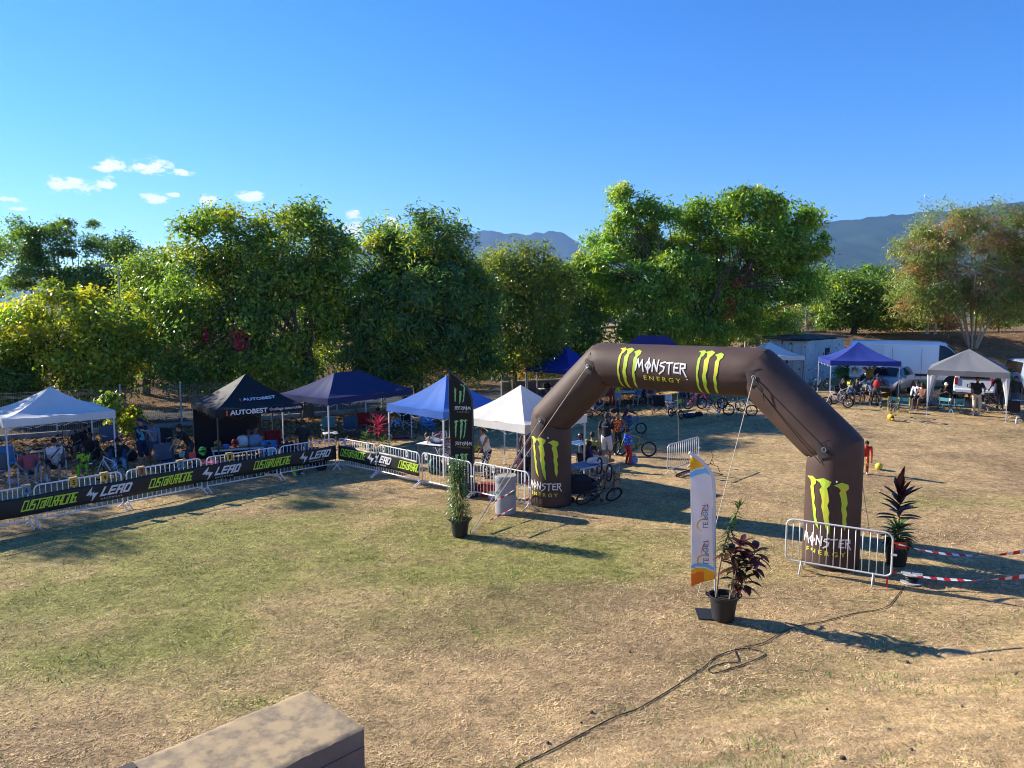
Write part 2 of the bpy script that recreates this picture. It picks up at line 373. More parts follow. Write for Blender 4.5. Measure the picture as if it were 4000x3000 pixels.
# ---- mountains
def ridge(name, pts, Yd, base, depth, seed, rough, colr):
    """pts: skyline as (px, py); the mountain rises from its foot (nearer) to that skyline at distance Yd"""
    px = np.linspace(pts[0][0], pts[-1][0], 260); py = np.interp(px, [q[0] for q in pts], [q[1] for q in pts])
    tx = (px-2000)/FPX; tz = (1200-py)/FPX*1.0
    V = []; C = []; nv = 70
    for j in range(nv+1):
        t_ = j/nv; yy = Yd-depth*(1-t_)
        prof = t_**1.25
        x = tx*Yd*(1+0*t_); zt = tz*Yd*1.02
        gul = fbm(x/900+seed, np.full_like(x, t_*1.2+seed), 5, seed); rg = np.abs(fbm(x/420+seed*3, np.full_like(x, t_*2.2), 4, seed+9)-.5)*2
        z = zt*prof*(1-rough*(1-t_)**.6*(.55*gul+.9*rg))+base
        if j == nv: z = zt+base+(fbm(x/60, x*0+seed, 3, seed)-.5)*zt*.04
        y_ = yy+(gul-.5)*depth*.25*(1-t_)
        V.append(np.stack([x, y_, z], 1))
        pat = fbm(x/260, np.full_like(x, yy/160), 4, seed+4)[:, None]
        C.append(np.array(colr[0])*(1-pat)*1.1+np.array(colr[1])*pat*sst(1-t_, .25, .8))
    V = np.concatenate(V); C = np.concatenate(C); k = 260
    ii = (np.arange(nv)[:, None]*k+np.arange(k-1)[None]).ravel()
    o = link(name, npmesh(name, V, np.stack([ii, ii+1, ii+k+1, ii+k], 1), MATS.get('mountain') or attr_mat('mountain', 'col', .95, spec=.05), C, True)); o['kind'] = 'structure'
ridge('mountain_ridge', [(-900,1120),(300,1060),(900,1010),(1060,985),(1300,1000),(1500,960),(1700,940),(1840,918),(1885,904),(1920,902),(1955,914),(2010,913),(2060,918),(2095,909),(2120,917),(2140,906),(2165,904),(2190,908),(2235,935),(2300,975),(2400,1000),(2700,1010),(3400,1060)], 7600, -20, 3000, 3, .8, ((.025,.055,.03),(.085,.12,.045)))
ridge('mountain_slope', [(2300,1060),(2600,1000),(2900,930),(3200,872),(3300,858),(3420,845),(3560,832),(3660,828),(3760,815),(3900,797),(4000,790),(4300,760),(4900,700)], 5600, -20, 3600, 8, .8, ((.026,.062,.022),(.17,.23,.06)))

# ---- air between here and the mountains
hb = MB(); hb.box((0, 3600, 520), (15000, 9400, 1060)); hm = bpy.data.materials.new('haze_air'); hm.use_nodes = True
for k in list(hm.node_tree.nodes):
    if k.type == 'BSDF_PRINCIPLED': hm.node_tree.nodes.remove(k)
pv = hm.node_tree.nodes.new('ShaderNodeVolumePrincipled'); pv.inputs['Color'].default_value = (.32, .56, 1, 1); pv.inputs['Density'].default_value = .00007; pv.inputs['Anisotropy'].default_value = .25
hm.node_tree.links.new(pv.outputs[0], hm.node_tree.nodes['Material Output'].inputs['Volume'])
ho = link('haze', hb.mesh('haze', hm)); ho['kind'] = 'stuff'; ho['label'] = 'thin blue air in front of the mountains'; ho.display_type = 'WIRE'

# ================================================================== TREES
bark = mat('bark', (.11, .085, .06), .95, .35, 5, bump=.8, bscale=14)
bark_pale = mat('pale_bark', (.36, .30, .23), .9, .3, 4, bump=.5, bscale=12)
leafm = attr_mat('leaf', 'col', .40, .48, .5, tintc=(1.5, 1.4, .55))
LEAFK = 1.3
def tree(name, label, base, crown, n_leaf, pal, seed, leaf=(.20,.085), trunk=.26, fork=.3, stems=1, bk=None, clump=.85, cat='tree', group=None, flowers=None, droop=.25, gaps=.0, up=.35):
    """crown: list of ellipsoids (cx,cy,cz,rx,ry,rz) relative to the base; clumps of leaves hang on limbs that leave the trunk"""
    r = np.random.default_rng(seed); bx, by, bz = base; bk = bk or bark
    t_ = thing(name, label, cat, base, 0, group)
    vol = np.array([c[3]*c[4]*c[5] for c in crown])**.7; vol = vol/vol.sum()
    top = max(c[2]+c[5] for c in crown)
    nc = max(14, int(n_leaf/130)); cen = []
    for c, q in zip(crown, vol):
        k = max(3, int(nc*q)); d = r.normal(size=(k, 3)); d /= np.linalg.norm(d, axis=1)[:, None]
        rad_ = (.35+.65*r.random(k)**.45)[:, None]
        cen.append(np.array(c[:3])+d*np.array(c[3:6])*rad_)
    cen = np.concatenate(cen); cen = cen[cen[:, 2] > .5]
    if gaps: cen = cen[fbm(cen[:, 0]*.5+seed, cen[:, 2]*.5, 2, seed) > gaps]
    nc = len(cen); n_leaf = int(n_leaf*LEAFK); per = int(n_leaf/nc)
    crad = clump*(.55+.8*r.random(nc)); mid = np.array([sum(c[i]*q for c, q in zip(crown, vol)) for i in range(3)])
    off = r.normal(size=(nc, per, 3))*.5
    off *= np.array((1, 1, .62)); off[..., 2] -= droop*(off[..., 0]**2+off[..., 1]**2)
    P = (cen[:, None]+off*crad[:, None, None]).reshape(-1, 3)
    out = P-mid; out /= (np.linalg.norm(out, axis=1)[:, None]+1e-6)
    nrm = r.normal(size=P.shape)*.62+out*.55+np.array((0, 0, up)); nrm /= np.linalg.norm(nrm, axis=1)[:, None]
    ax = r.normal(size=P.shape)+out*.6+np.array((0, 0, -.6)); ax -= nrm*(ax*nrm).sum(1)[:, None]; ax /= np.linalg.norm(ax, axis=1)[:, None]
    sd_ = np.cross(nrm, ax); s = (.6+.8*r.random(len(P)))[:, None]
    Lf, Wf = leaf[0]*s*1.02, leaf[1]*s*1.05
    bend = nrm*Lf*.12
    V = np.stack([P-ax*Lf*.5, P+sd_*Wf*.5+bend, P+ax*Lf*.5, P-sd_*Wf*.5+bend], 1).reshape(-1, 3)
    pal_ = np.array(pal); cm = r.integers(0, len(pal_), nc); tone = .72+.56*r.random(nc)
    c = pal_[cm][:, None]*tone[:, None, None]*np.ones((nc, per, 1)); c = c.reshape(-1, 3)
    sw = r.random(len(c)) < .22; c[sw] = pal_[r.integers(0, len(pal_), sw.sum())]
    c = c*(.7+.6*r.random((len(c), 1)))*1.68
    V = V.reshape(-1, 4, 3); keep = (V[:, :, 2].min(1) > .12+hgt(V[:, 0, 0]+bx, V[:, 0, 1]+by)-bz); V = V[keep]; c = c[keep]
    F = np.arange(len(V)*4).reshape(-1, 4)
    link('crown', npmesh('crown', V.reshape(-1, 3), F, leafm, np.repeat(c, 4, 0)), t_)
    # trunk and limbs
    rr = random.Random(seed)
    for si in range(stems):
        mb = MB(); a0 = 2*math.pi*si/stems+rr.random(); sp = 0 if stems == 1 else .35
        p0 = Vector((math.cos(a0)*sp, math.sin(a0)*sp*.6, -.12)); zt = top*fork*(1 if stems == 1 else 1.1+.5*rr.random())
        lean = Vector((math.cos(a0), math.sin(a0), 0))*(0 if stems == 1 else zt*.35)
        pt = p0+lean+Vector((rr.uniform(-.3,.3), rr.uniform(-.3,.3), zt)); tr_ = trunk*(1 if stems == 1 else .5)
        pm = (p0+pt)/2+Vector((rr.uniform(-.15,.15), rr.uniform(-.15,.15), 0))
        mb.tube([p0, p0*.85+pm*.15+Vector((0,0,.05)), pm, pt], [tr_*1.35, tr_, tr_*.85, tr_*.7], 9)
        part('trunk', mb, bk, t_, True)
        lm = MB(); mine = [i for i in range(nc) if i % stems == si]; groups = {}
        nl = 7 if stems == 1 else 3
        for i in mine:
            v = cen[i]-np.array(pt); groups.setdefault(int((math.atan2(v[1], v[0])+math.pi)/(2*math.pi)*nl+.3*rr.random()) % nl, []).append(i)
        for g, ids in groups.items():
            gc = Vector(np.mean([cen[i] for i in ids], 0)); e = pt.lerp(gc, .8); m1 = pt.lerp(e, .5)+Vector((rr.uniform(-.35,.35), rr.uniform(-.35,.35), rr.uniform(.1,.5)))
            lm.tube([pt-Vector((0,0,.1)), m1, e], [tr_*.55, tr_*.32, tr_*.14], 7)
            for i in ids[::2]:
                q = Vector(cen[i]); s0 = m1.lerp(e, rr.random()); k = s0.lerp(q, .55)+Vector((rr.uniform(-.3,.3), rr.uniform(-.3,.3), rr.uniform(-.1,.35)))
                lm.tube([s0, k, q], [min(.05, tr_*.14), min(.03, tr_*.08), .010], 5, False)
        if lm.v: part('limbs', lm, bk, t_, True)
    if flowers:
        col_, spots, nf, rad2 = flowers; Vf = []
        for s_ in spots:
            q = np.array(s_)+r.normal(size=(nf, 3))*rad2; Vf.append(q)
        q = np.concatenate(Vf); a = r.normal(size=q.shape); a /= np.linalg.norm(a, axis=1)[:, None]; b = np.cross(a, r.normal(size=q.shape)); b /= np.linalg.norm(b, axis=1)[:, None]
        Vq = np.stack([q-a*.06, q+b*.05, q+a*.06, q-b*.05], 1).reshape(-1, 3)
        tag(link('flowers', npmesh('flowers', Vq, np.arange(len(Vq)).reshape(-1, 4), leafm, np.array(col_)*(.7+.6*r.random((len(Vq), 1)))), t_), kind='stuff')
    return t_
def tree_px(name, label, px, Yd, ells, n_leaf, pal, seed, **k):
    """stand a tree at ground distance Yd in the direction of pixel column px; crown ellipsoids given as photo boxes (x0,x1,y0,y1[,dy])"""
    x = (px-2000)/FPX*Yd; b = (x, Yd, hz(x, Yd)-.02); cr = []
    for e in ells:
        x0, x1, y0, y1 = e[:4]; dy = e[4] if len(e) > 4 else 0; Yc = Yd+dy
        a = GY((x0+x1)/2, (y0+y1)/2, Yc); rx = (x1-x0)/2/FPX*Yc; rz = (y1-y0)/2/FPX*Yc
        cr.append((a.x-x, dy, max(a.z-b[2], rz*.55), rx, max(1.2, min(rx, rz*1.2)*.85), rz))
    return tree(name, label, b, cr, n_leaf, pal, seed, **k)
P_MID = [tuple(c*1.2 for c in q) for q in [(.088,.155,.026),(.11,.17,.026),(.075,.13,.026),(.155,.19,.028)]]
P_DARK = [tuple(c*1.2 for c in q) for q in [(.05,.10,.028),(.06,.115,.032),(.075,.125,.03)]]
P_BLUE = [tuple(c*1.2 for c in q) for q in [(.055,.115,.048),(.07,.13,.048),(.065,.12,.038),(.10,.15,.034)]]
P_YEL = [(.25,.27,.028),(.20,.25,.028),(.31,.29,.03),(.11,.17,.026)]
P_LIT = [(.13,.235,.038),(.165,.25,.038),(.11,.20,.04),(.21,.26,.042)]
P_FEA = [(.13,.19,.042),(.15,.19,.05),(.10,.15,.045),(.12,.17,.04),(.22,.13,.07),(.24,.15,.085)]
P_DRY = [(.27,.20,.07),(.20,.18,.06),(.33,.22,.085),(.14,.15,.05)]
GT = 'trees along the field fence'
pink = (.62, .03, .13)
tree_px('broadleaf_tree', 'open crowned dark tree with bare limbs standing beyond the road', 290, 56, [(-40,180,850,1060),(120,420,840,1010),(330,540,900,1120),(20,300,1000,1180),(240,520,1020,1200)], 17000, P_DARK+P_MID[:1], 11, leaf=(.26,.10), clump=.8, fork=.45, gaps=.36)
tree_px('broadleaf_tree', 'yellow green sunlit tree spreading over the white left tent', 330, 37, [(-160,200,1180,1480),(60,420,1100,1420),(330,640,1120,1450),(150,600,1250,1540),(-200,120,1320,1600)], 30000, P_YEL+P_MID[:1], 12, leaf=(.22,.10), group=None, fork=.42, flowers=(pink, [(5.0,.4,4.2),(4.3,.2,3.7),(4.6,-.6,3.0)], 90, .22))
tree_px('broadleaf_tree', 'small mid green tree squeezed between the yellow tree and the tallest dense tree', 560, 45, [(470,720,960,1250),(430,700,1150,1400)], 12000, P_MID, 13, leaf=(.22,.09))
tree_px('broadleaf_tree', 'tall dense green tree with rounded twin tops behind the black tent', 1190, 37.6, [(700,1010,800,1120),(960,1370,800,1150),(610,900,930,1330),(850,1350,1020,1420),(620,900,1200,1560,-1),(1150,1420,900,1250),(880,1300,1290,1500,-1)], 48000, P_MID+P_DARK[:2]+P_YEL[:1], 14, leaf=(.21,.095), trunk=.34, fork=.34, flowers=(pink, [(-2.6,-2.0,4.5),(-2.5,-2.2,3.9),(-4.4,-1.6,4.3)], 120, .2))
tree_px('broadleaf_tree', 'dark bluish green tree with hanging fronds behind the navy ridge tent', 1640, 39.4, [(1330,1600,860,1130,1),(1540,1830,815,1120),(1390,1900,1000,1420,-.5),(1340,1700,1180,1470,-1.5),(1700,1960,1030,1330),(1380,1640,1330,1490,-2),(1640,1950,1260,1460,-1)], 46000, P_BLUE+P_DARK[:1]+P_YEL[:1], 15, leaf=(.30,.075), droop=.5, trunk=.36, fork=.32)
tree_px('broadleaf_tree', 'yellowish fine leaved tree below the mountain peaks', 2010, 44.5, [(1810,2060,950,1250),(1990,2190,930,1220),(1830,2230,1100,1400),(1850,2200,1270,1450,-1),(2080,2260,1000,1200,1)], 38000, [(.10,.15,.03),(.13,.17,.03),(.08,.125,.03),(.16,.175,.03)], 16, leaf=(.19,.075), trunk=.2, fork=.35, gaps=.12)
tree_px('broadleaf_tree', 'low dark evergreen tree between the yellowish tree and the wide light green tree', 2235, 49, [(2110,2300,1040,1270),(2160,2370,1130,1400),(2090,2260,1200,1420)], 20000, P_DARK, 17, leaf=(.2,.09), fork=.25)
tree_px('broadleaf_tree', 'wide light green tree with layered spreading crown behind the arch', 2730, 50, [(2382,2458,729,806),(2392,2648,784,906),(2292,2568,874,996,1),(2242,2488,974,1096,-1),(2592,2888,784,906,1),(2792,3088,739,866),(2992,3198,794,926,1),(3052,3238,894,1016,-1),(2612,2858,894,1006,2),(2472,2768,974,1096,-2),(2692,2908,1024,1136,1),(2942,3198,994,1106),(3012,3208,1074,1176,-1),(2272,2508,1074,1196),(2422,2708,1094,1226,-2),(2392,2628,1204,1346,-2),(2552,2788,1214,1356,-1),(2752,3008,1124,1236),(2872,3108,1194,1316,1),(2672,2888,1234,1356),(2560,2800,1060,1240,1),(2440,2700,920,1050,1),(2830,3080,850,960,-1.5),(2900,3120,930,1030,-1)], 78000, P_LIT+P_MID[:1], 18, leaf=(.28,.10), clump=.8, trunk=.36, fork=.3, droop=.3, flowers=((.6,.04,.06), [(2.0,-1.5,6.2),(1.8,-1.2,5.0),(1.6,-1.4,4.2)], 60, .2))
tree_px('broadleaf_tree', 'rounded dark green tree behind the shipping container', 3330, 58, [(3220,3410,1060,1230),(3180,3330,1130,1300),(3330,3510,1090,1300)], 20000, P_MID+P_DARK[:2], 19, leaf=(.22,.1), fork=.2)
tree_px('feathery_tree', 'feathery tree with brown pods and many pale stems on the bank', 3800, 54, [(3480,3720,880,1090),(3560,3860,790,1000),(3760,4120,770,1020),(3470,3760,1010,1240),(3690,4100,960,1210),(3900,4300,880,1200),(3520,3740,1120,1270,-1),(3740,4080,1100,1240,-1)], 62000, P_FEA, 20, leaf=(.30,.05), stems=11, trunk=.14, fork=.36, bk=bark_pale, clump=.85, droop=.5, gaps=.2, cat='tree')
# neighbours further along the fence; their shade falls across the left of the field
for i, (x, y) in enumerate(((-25.5, 30.5), (-30.5, 26.5), (-35, 22.5), (-40, 19))):
    tree('broadleaf_tree', 'leafy tree further along the fence that shades the barrier row', (x, y, -.02), [(0,0,6.6,3.6,3.4,3.0),(1.8,-.6,8.6,2.6,2.4,2.1),(-1.8,.5,8.2,2.4,2.4,2.0),(-1.6,.5,5,2.6,2.4,2.2)], 16000, P_MID, 60+i, group='fence trees past the white left tent')
# undergrowth along the fence
GU = 'bushes behind the wire fence'
for i, (px, yd, x0, x1, y0, y1, pal, nl, lab, kk) in enumerate((
    (3470, 60, 3390, 3560, 1170, 1320, P_MID+P_DRY, 6000, 'low scrubby bush on the bank above the white van roof', {}),
    (3900, 63, 3810, 4030, 1150, 1300, P_MID+P_DRY[:2], 7000, 'grey green scrub behind the pale stems', dict(gaps=.25)),
    (3620, 63, 3540, 3720, 1130, 1300, P_LIT+P_DRY[:1], 7000, 'feathery light scrub between the rounded tree and the pale stems', dict(leaf=(.2,.05), gaps=.2)),
    (60, 36, -60, 170, 1420, 1640, P_DARK, 5000, 'dark bush behind the white left tent beside the field edge', {}),
    (455, 31.5, 425, 505, 1520, 1690, P_YEL, 1500, 'young leafy shrub with bright leaves beside the white left tent leg', dict(leaf=(.2,.11), clump=.35)),
    (790, 43, 650, 960, 1290, 1500, P_DRY[:2]+P_DARK, 6000, 'twiggy shaded thicket behind the fence left of the black tent', dict(leaf=(.14,.05))),
    (1130, 44, 1000, 1260, 1330, 1520, P_DARK+P_DRY[:1], 5000, 'dark thicket behind the fence right of the black tent peak', {}),
    (1480, 50, 1330, 1640, 1330, 1500, P_DRY, 5000, 'dry yellow thicket behind the navy ridge tent', dict(leaf=(.16,.05))),
    (1790, 50, 1640, 1960, 1340, 1500, P_DRY, 5000, 'dry thicket behind the sky blue tent peak', dict(leaf=(.16,.05))),
    (2110, 50, 1990, 2260, 1330, 1480, P_DRY+P_YEL[:1], 6000, 'golden dry thicket above the graffiti wall', dict(leaf=(.2,.05))),
    (2600, 55, 2440, 2800, 1270, 1400, P_LIT, 7000, 'light green bush above the arch crossbar', {}),
    (2860, 58, 2750, 3010, 1220, 1340, P_DRY+P_MID, 6000, 'mixed dry bush left of the shipping container', {}),
    (3120, 62, 2990, 3230, 1190, 1320, P_YEL+P_DRY, 5000, 'straggly half bare bush behind the shipping container roof', dict(gaps=.4, bk=bark_pale)),
    (3560, 61, 3500, 3640, 1230, 1320, P_DRY+P_MID, 3000, 'dry brown bush on the bank behind the white van', dict(gaps=.3, bk=bark_pale)),
    (3690, 60, 3620, 3740, 1190, 1310, [(.20,.10,.06),(.12,.09,.04)], 2500, 'reddish brown bush left of the pale stemmed tree', dict(bk=bark_pale)),
    (3960, 41, 3930, 4010, 1430, 1540, P_YEL, 1500, 'small bright bush beside the grey gazebo', dict(leaf=(.14,.07), clump=.4)),
    (3290, 44.6, 3265, 3345, 1430, 1550, P_DARK, 2600, 'dark potted looking bush against the shipping container wall', dict(leaf=(.12,.06), clump=.4)))):
    tree_px('bush', lab, px, yd, [(x0, x1, y0, y1)], nl, pal, 80+i, trunk=.05, fork=.25, cat='bush', **({'leaf': (.18, .08), 'clump': .6} | kk))

for i in range(15):
    u_ = -6+i*3.6; x = FA[0]+FD[0]*u_+FN[0]*(9+2.5*(i % 3)); y = FA[1]+FD[1]*u_+FN[1]*(9+2.5*(i % 3))
    if x > 16: continue
    tree('bush', ('dense shaded bush in the hedge beyond the road','twiggy olive bush in the hedge beyond the road','yellowing bush in the hedge beyond the road')[i % 3], (x, y, hz(x, y)), [(0,0,1.3,2.1,1.3,1.4),(.8,0,2.1,1.3,1.1,1.1)], 2600, (P_DARK, P_DRY[1:2]+P_DARK, P_YEL[:2]+P_DARK)[i % 3], 200+i, leaf=(.22,.1), clump=.6, trunk=.06, fork=.2, cat='bush', group=('shaded bushes in the hedge','olive bushes in the hedge','yellowing bushes in the hedge')[i % 3])
# ---- distant belt of trees that closes the view between the trunks
for i, (x, y, wd, ht) in enumerate(((-62,78,13,8),(-44,84,12,9),(-27,80,13,8.5),(-10,86,12,9),(7,90,13,8.5),(24,92,13,7.5),(42,96,13,7))):
    tree('distant_tree', 'hazy dark tree in the far row beyond the road', (x, y, hz(x, y)), [(0,0,ht*.5,wd*.55,3.5,ht*.5),(wd*.3,0,ht*.62,wd*.3,3,ht*.4)], 9000, P_DARK+P_MID[:1], 120+i, leaf=(.5,.24), clump=1.5, group='far row of trees beyond the road')
# ================================================================== LETTERING
def text_poly(s, size=1.0, bold=0.0, shear=0.0, space=1.0):
    c = bpy.data.curves.new('txt', 'FONT'); c.body = s; c.size = size; c.offset = bold; c.shear = shear; c.space_character = space
    c.align_x = 'CENTER'; c.align_y = 'CENTER'; c.resolution_u = 3; c.fill_mode = 'FRONT'
    o = bpy.data.objects.new('txt', c); COL.objects.link(o); dg = bpy.context.evaluated_depsgraph_get(); dg.update()
    me = bpy.data.meshes.new_from_object(o.evaluated_get(dg)); V = [(v.co.x, v.co.y, 0.0) for v in me.vertices]; F = [tuple(p.vertices) for p in me.polygons]
    bpy.data.objects.remove(o); bpy.data.curves.remove(c); bpy.data.meshes.remove(me); return V, F
def fit(poly, w_, h_=None):
    V, F = poly; x0 = min(v[0] for v in V); x1 = max(v[0] for v in V); y0 = min(v[1] for v in V); y1 = max(v[1] for v in V)
    sx = w_/(x1-x0); sy = (h_/(y1-y0)) if h_ else sx
    return [((v[0]-(x0+x1)/2)*sx, (v[1]-(y0+y1)/2)*sy, v[2]) for v in V], F
def xf(poly, dx=0, dy=0, sx=1, sy=1, shear=0, rot=0):
    c, s = math.cos(rot), math.sin(rot); V = []
    for x, y, z in poly[0]:
        x, y = x*sx+shear*y, y*sy; V.append((x*c-y*s+dx, x*s+y*c+dy, z))
    return V, poly[1]
def merge(*ps):
    V, F = [], []
    for a, b in ps: o = len(V); V += a; F += [tuple(i+o for i in f) for f in b]
    return V, F
W_ = .62
GLY = {'C':(W_,[[(W_,1),(0,1),(0,0),(W_,0)]]),'U':(W_,[[(0,1),(0,0),(W_,0),(W_,1)]]),'S':(W_,[[(W_,1),(0,1),(0,.5),(W_,.5),(W_,0),(0,0)]]),
 'T':(W_,[[(0,1),(W_,1)],[(W_/2,1),(W_/2,0)]]),'o':(.55,[[(0,.68),(.55,.68),(.55,0),(0,0),(0,.68)],[(.06,1),(.49,1)]]),'M':(.95,[[(0,0),(0,1),(.95,1),(.95,0)],[(.475,1),(.475,.15)]]),
 '.':(.05,[[(0,0),(.05,0)]]),'A':(W_,[[(0,0),(0,1),(W_,1),(W_,0)],[(0,.45),(W_,.45)]]),'R':(W_,[[(0,0),(0,1),(W_,1),(W_,.5),(0,.5)],[(.3,.5),(W_,0)]]),
 'i':(.0,[[(0,0),(0,.62)],[(0,.94),(0,1)]]),'N':(W_,[[(0,0),(0,1),(W_,1),(W_,0)]]),'G':(W_,[[(W_,1),(0,1),(0,0),(W_,0),(W_,.5),(W_*.5,.5)]]),
 'L':(W_*.9,[[(0,1),(0,0),(W_*.9,0)]]),'E':(W_,[[(W_,1),(0,1),(0,0),(W_,0)],[(0,.5),(W_*.9,.5)]]),'D':(W_,[[(0,0),(0,1),(W_-.14,1),(W_,.78),(W_,0),(0,0)]]),
 'ML':(1.05,[[(0,-.05),(.18,1.05),(.5,.3),(.78,1.0),(1.05,-.12)]]),'OL':(.72,[[(.36,1),(.0,.5),(.36,0),(.72,.5),(.36,1)],[(.36,1.25),(.36,-.25)]]),'NL':(.72,[[(0,-.05),(.06,1.1)],[(.06,1.1),(.62,.0)],[(.62,.0),(.72,1.1)]]),
 'SL':(.62,[[(.62,.98),(.12,.82),(.05,.6),(.6,.45),(.5,.1),(0,-.25)]]),'TL':(.75,[[(0,.9),(.75,.98)],[(.38,.95),(.34,-.15)]]),'EL':(.55,[[(.55,.95),(.04,.9),(0,.02),(.58,.0)],[(0,.5),(.45,.5)]]),'RL':(.62,[[(.03,-.05),(.0,.95),(.55,.9),(.6,.55),(.05,.45)],[(.25,.48),(.75,-.3)]])}
def strokes(names, th=.2, gap=.2, shear=0.0, wx=1.0):
    V, F = [], []; x = 0; k = 0
    for g in names:
        wd, ls = GLY[g]; wd = wd*wx; ls = [[(q[0]*wx, q[1]) for q in ln] for ln in ls]
        for ln in ls:
            for (a, b) in zip(ln[:-1], ln[1:]):
                d = Vector((b[0]-a[0], b[1]-a[1])); d = d.normalized() if d.length > 0 else Vector((1, 0)); q = Vector((-d.y, d.x))*th/2; e = d*th/2
                A = Vector(a)-e; B = Vector(b)+e; o = len(V); k = (k+1) % 7
                for p_ in (A-q, B-q, B+q, A+q): V.append((p_.x+x+shear*p_.y, p_.y, k*.0006))
                F.append((o, o+1, o+2, o+3))
        x += wd+gap+th*.75
    return V, F
def claws(lean=0.0):
    """three ragged scratch marks, width about .62, height 1, centred"""
    e = [([(-.02,.97),(.09,.93),(.115,.86),(.09,.80),(.11,.70),(.125,.60),(.14,.50),(.15,.40),(.165,.28),(.19,.16),(.27,.07)],
          [(.15,1.0),(.24,.95),(.22,.87),(.17,.83),(.185,.72),(.20,.62),(.185,.52),(.225,.42),(.215,.30),(.245,.20),(.272,.07)]),
         ([(.22,.95),(.31,.91),(.345,.84),(.30,.78),(.33,.68),(.345,.58),(.33,.48),(.355,.38),(.37,.26),(.40,.12),(.46,.0)],
          [(.38,1.0),(.52,.95),(.49,.88),(.44,.83),(.46,.72),(.475,.60),(.44,.52),(.475,.40),(.455,.30),(.475,.18),(.463,.0)]),
         ([(.56,.89),(.64,.86),(.68,.81),(.65,.76),(.68,.66),(.69,.56),(.68,.46),(.70,.36),(.695,.26),(.70,.18),(.735,.09)],
          [(.70,.95),(.82,.91),(.83,.84),(.77,.79),(.79,.68),(.80,.57),(.765,.49),(.79,.38),(.765,.30),(.775,.2),(.738,.09)])]
    V, F = [], []
    for Lp, Rp in e:
        o = len(V); n_ = len(Lp)
        for a, b in zip(Lp, Rp): V.append((a[0]*.8-.32+lean*(a[1]-.5), a[1]-.5, 0)); V.append((b[0]*.8-.32+lean*(b[1]-.5), b[1]-.5, 0))
        for i in range(n_-1): F.append((o+2*i+2, o+2*i+3, o+2*i+1, o+2*i))
    return V, F
def letter(name, poly, fn, m_, parent, step=0, lift=.004):
    """lay a flat outline on a surface: fn(x,y) -> (point, normal); cut fine enough to follow curves"""
    bm = bmesh.new(); vs = [bm.verts.new(v) for v in poly[0]]
    for f in poly[1]:
        try: bm.faces.new([vs[i] for i in f])
        except ValueError: pass
    if step:
        for ax in (0, 1):
            lo = min(v.co[ax] for v in bm.verts); hi = max(v.co[ax] for v in bm.verts); q = lo+step
            while q < hi:
                co = [0, 0, 0]; co[ax] = q; no = [0, 0, 0]; no[ax] = 1
                bmesh.ops.bisect_plane(bm, geom=bm.verts[:]+bm.edges[:]+bm.faces[:], plane_co=co, plane_no=no); q += step
    for v in bm.verts:
        P, nn = fn(v.co.x, v.co.y); v.co = P+nn*(lift+v.co.z)
    me = bpy.data.meshes.new(name); bm.to_mesh(me); bm.free(); me.materials.append(m_); return link(name, me, parent)
def plane_fn(o, ex, ey):
    o, ex, ey = Vector(o), Vector(ex).normalized(), Vector(ey).normalized(); nn = ex.cross(ey)
    return lambda x, y: (o+ex*x+ey*y, nn)
print_white = mat('white_print', (.75,.74,.74), .6, .06, 20)
print_green = mat('lime_print', (.58,.82,.05), .6, .12, 6)
print_yel = mat('yellow_print', (.70,.66,.03), .6, .1, 6)
claw_m = mat('claw_print', (.44,.62,.05), .6, .2, 3, tint=((.66,.62,.05), 2.2, .45, .2))
print_blk = mat('black_print', (.012,.012,.014), .6, .1, 20)

# ================================================================== INFLATABLE ARCH
arch_cloth = mat('arch_cloth', (.068,.041,.033), .62, .18, 2.5, bump=.25, bscale=8, spec=.3, tint=((.085,.053,.043), 1.2, .5, .3))
rope_m = mat('rope', (.55,.47,.36), .9, .15, 40); strap_m = mat('black_strap', (.012,.012,.012), .8, .1, 30)
A0 = Vector((1.12, 20.85, 0)); A1 = Vector((7.0, 15.85, 0)); AU = (A1-A0).normalized(); SPAN = (A1-A0).length; ANG = math.atan2(AU.y, AU.x)
arch = thing('inflatable_arch', 'dark brown inflatable finish arch with lime claw marks over the dry field', 'arch', A0, ANG)
AR = .575
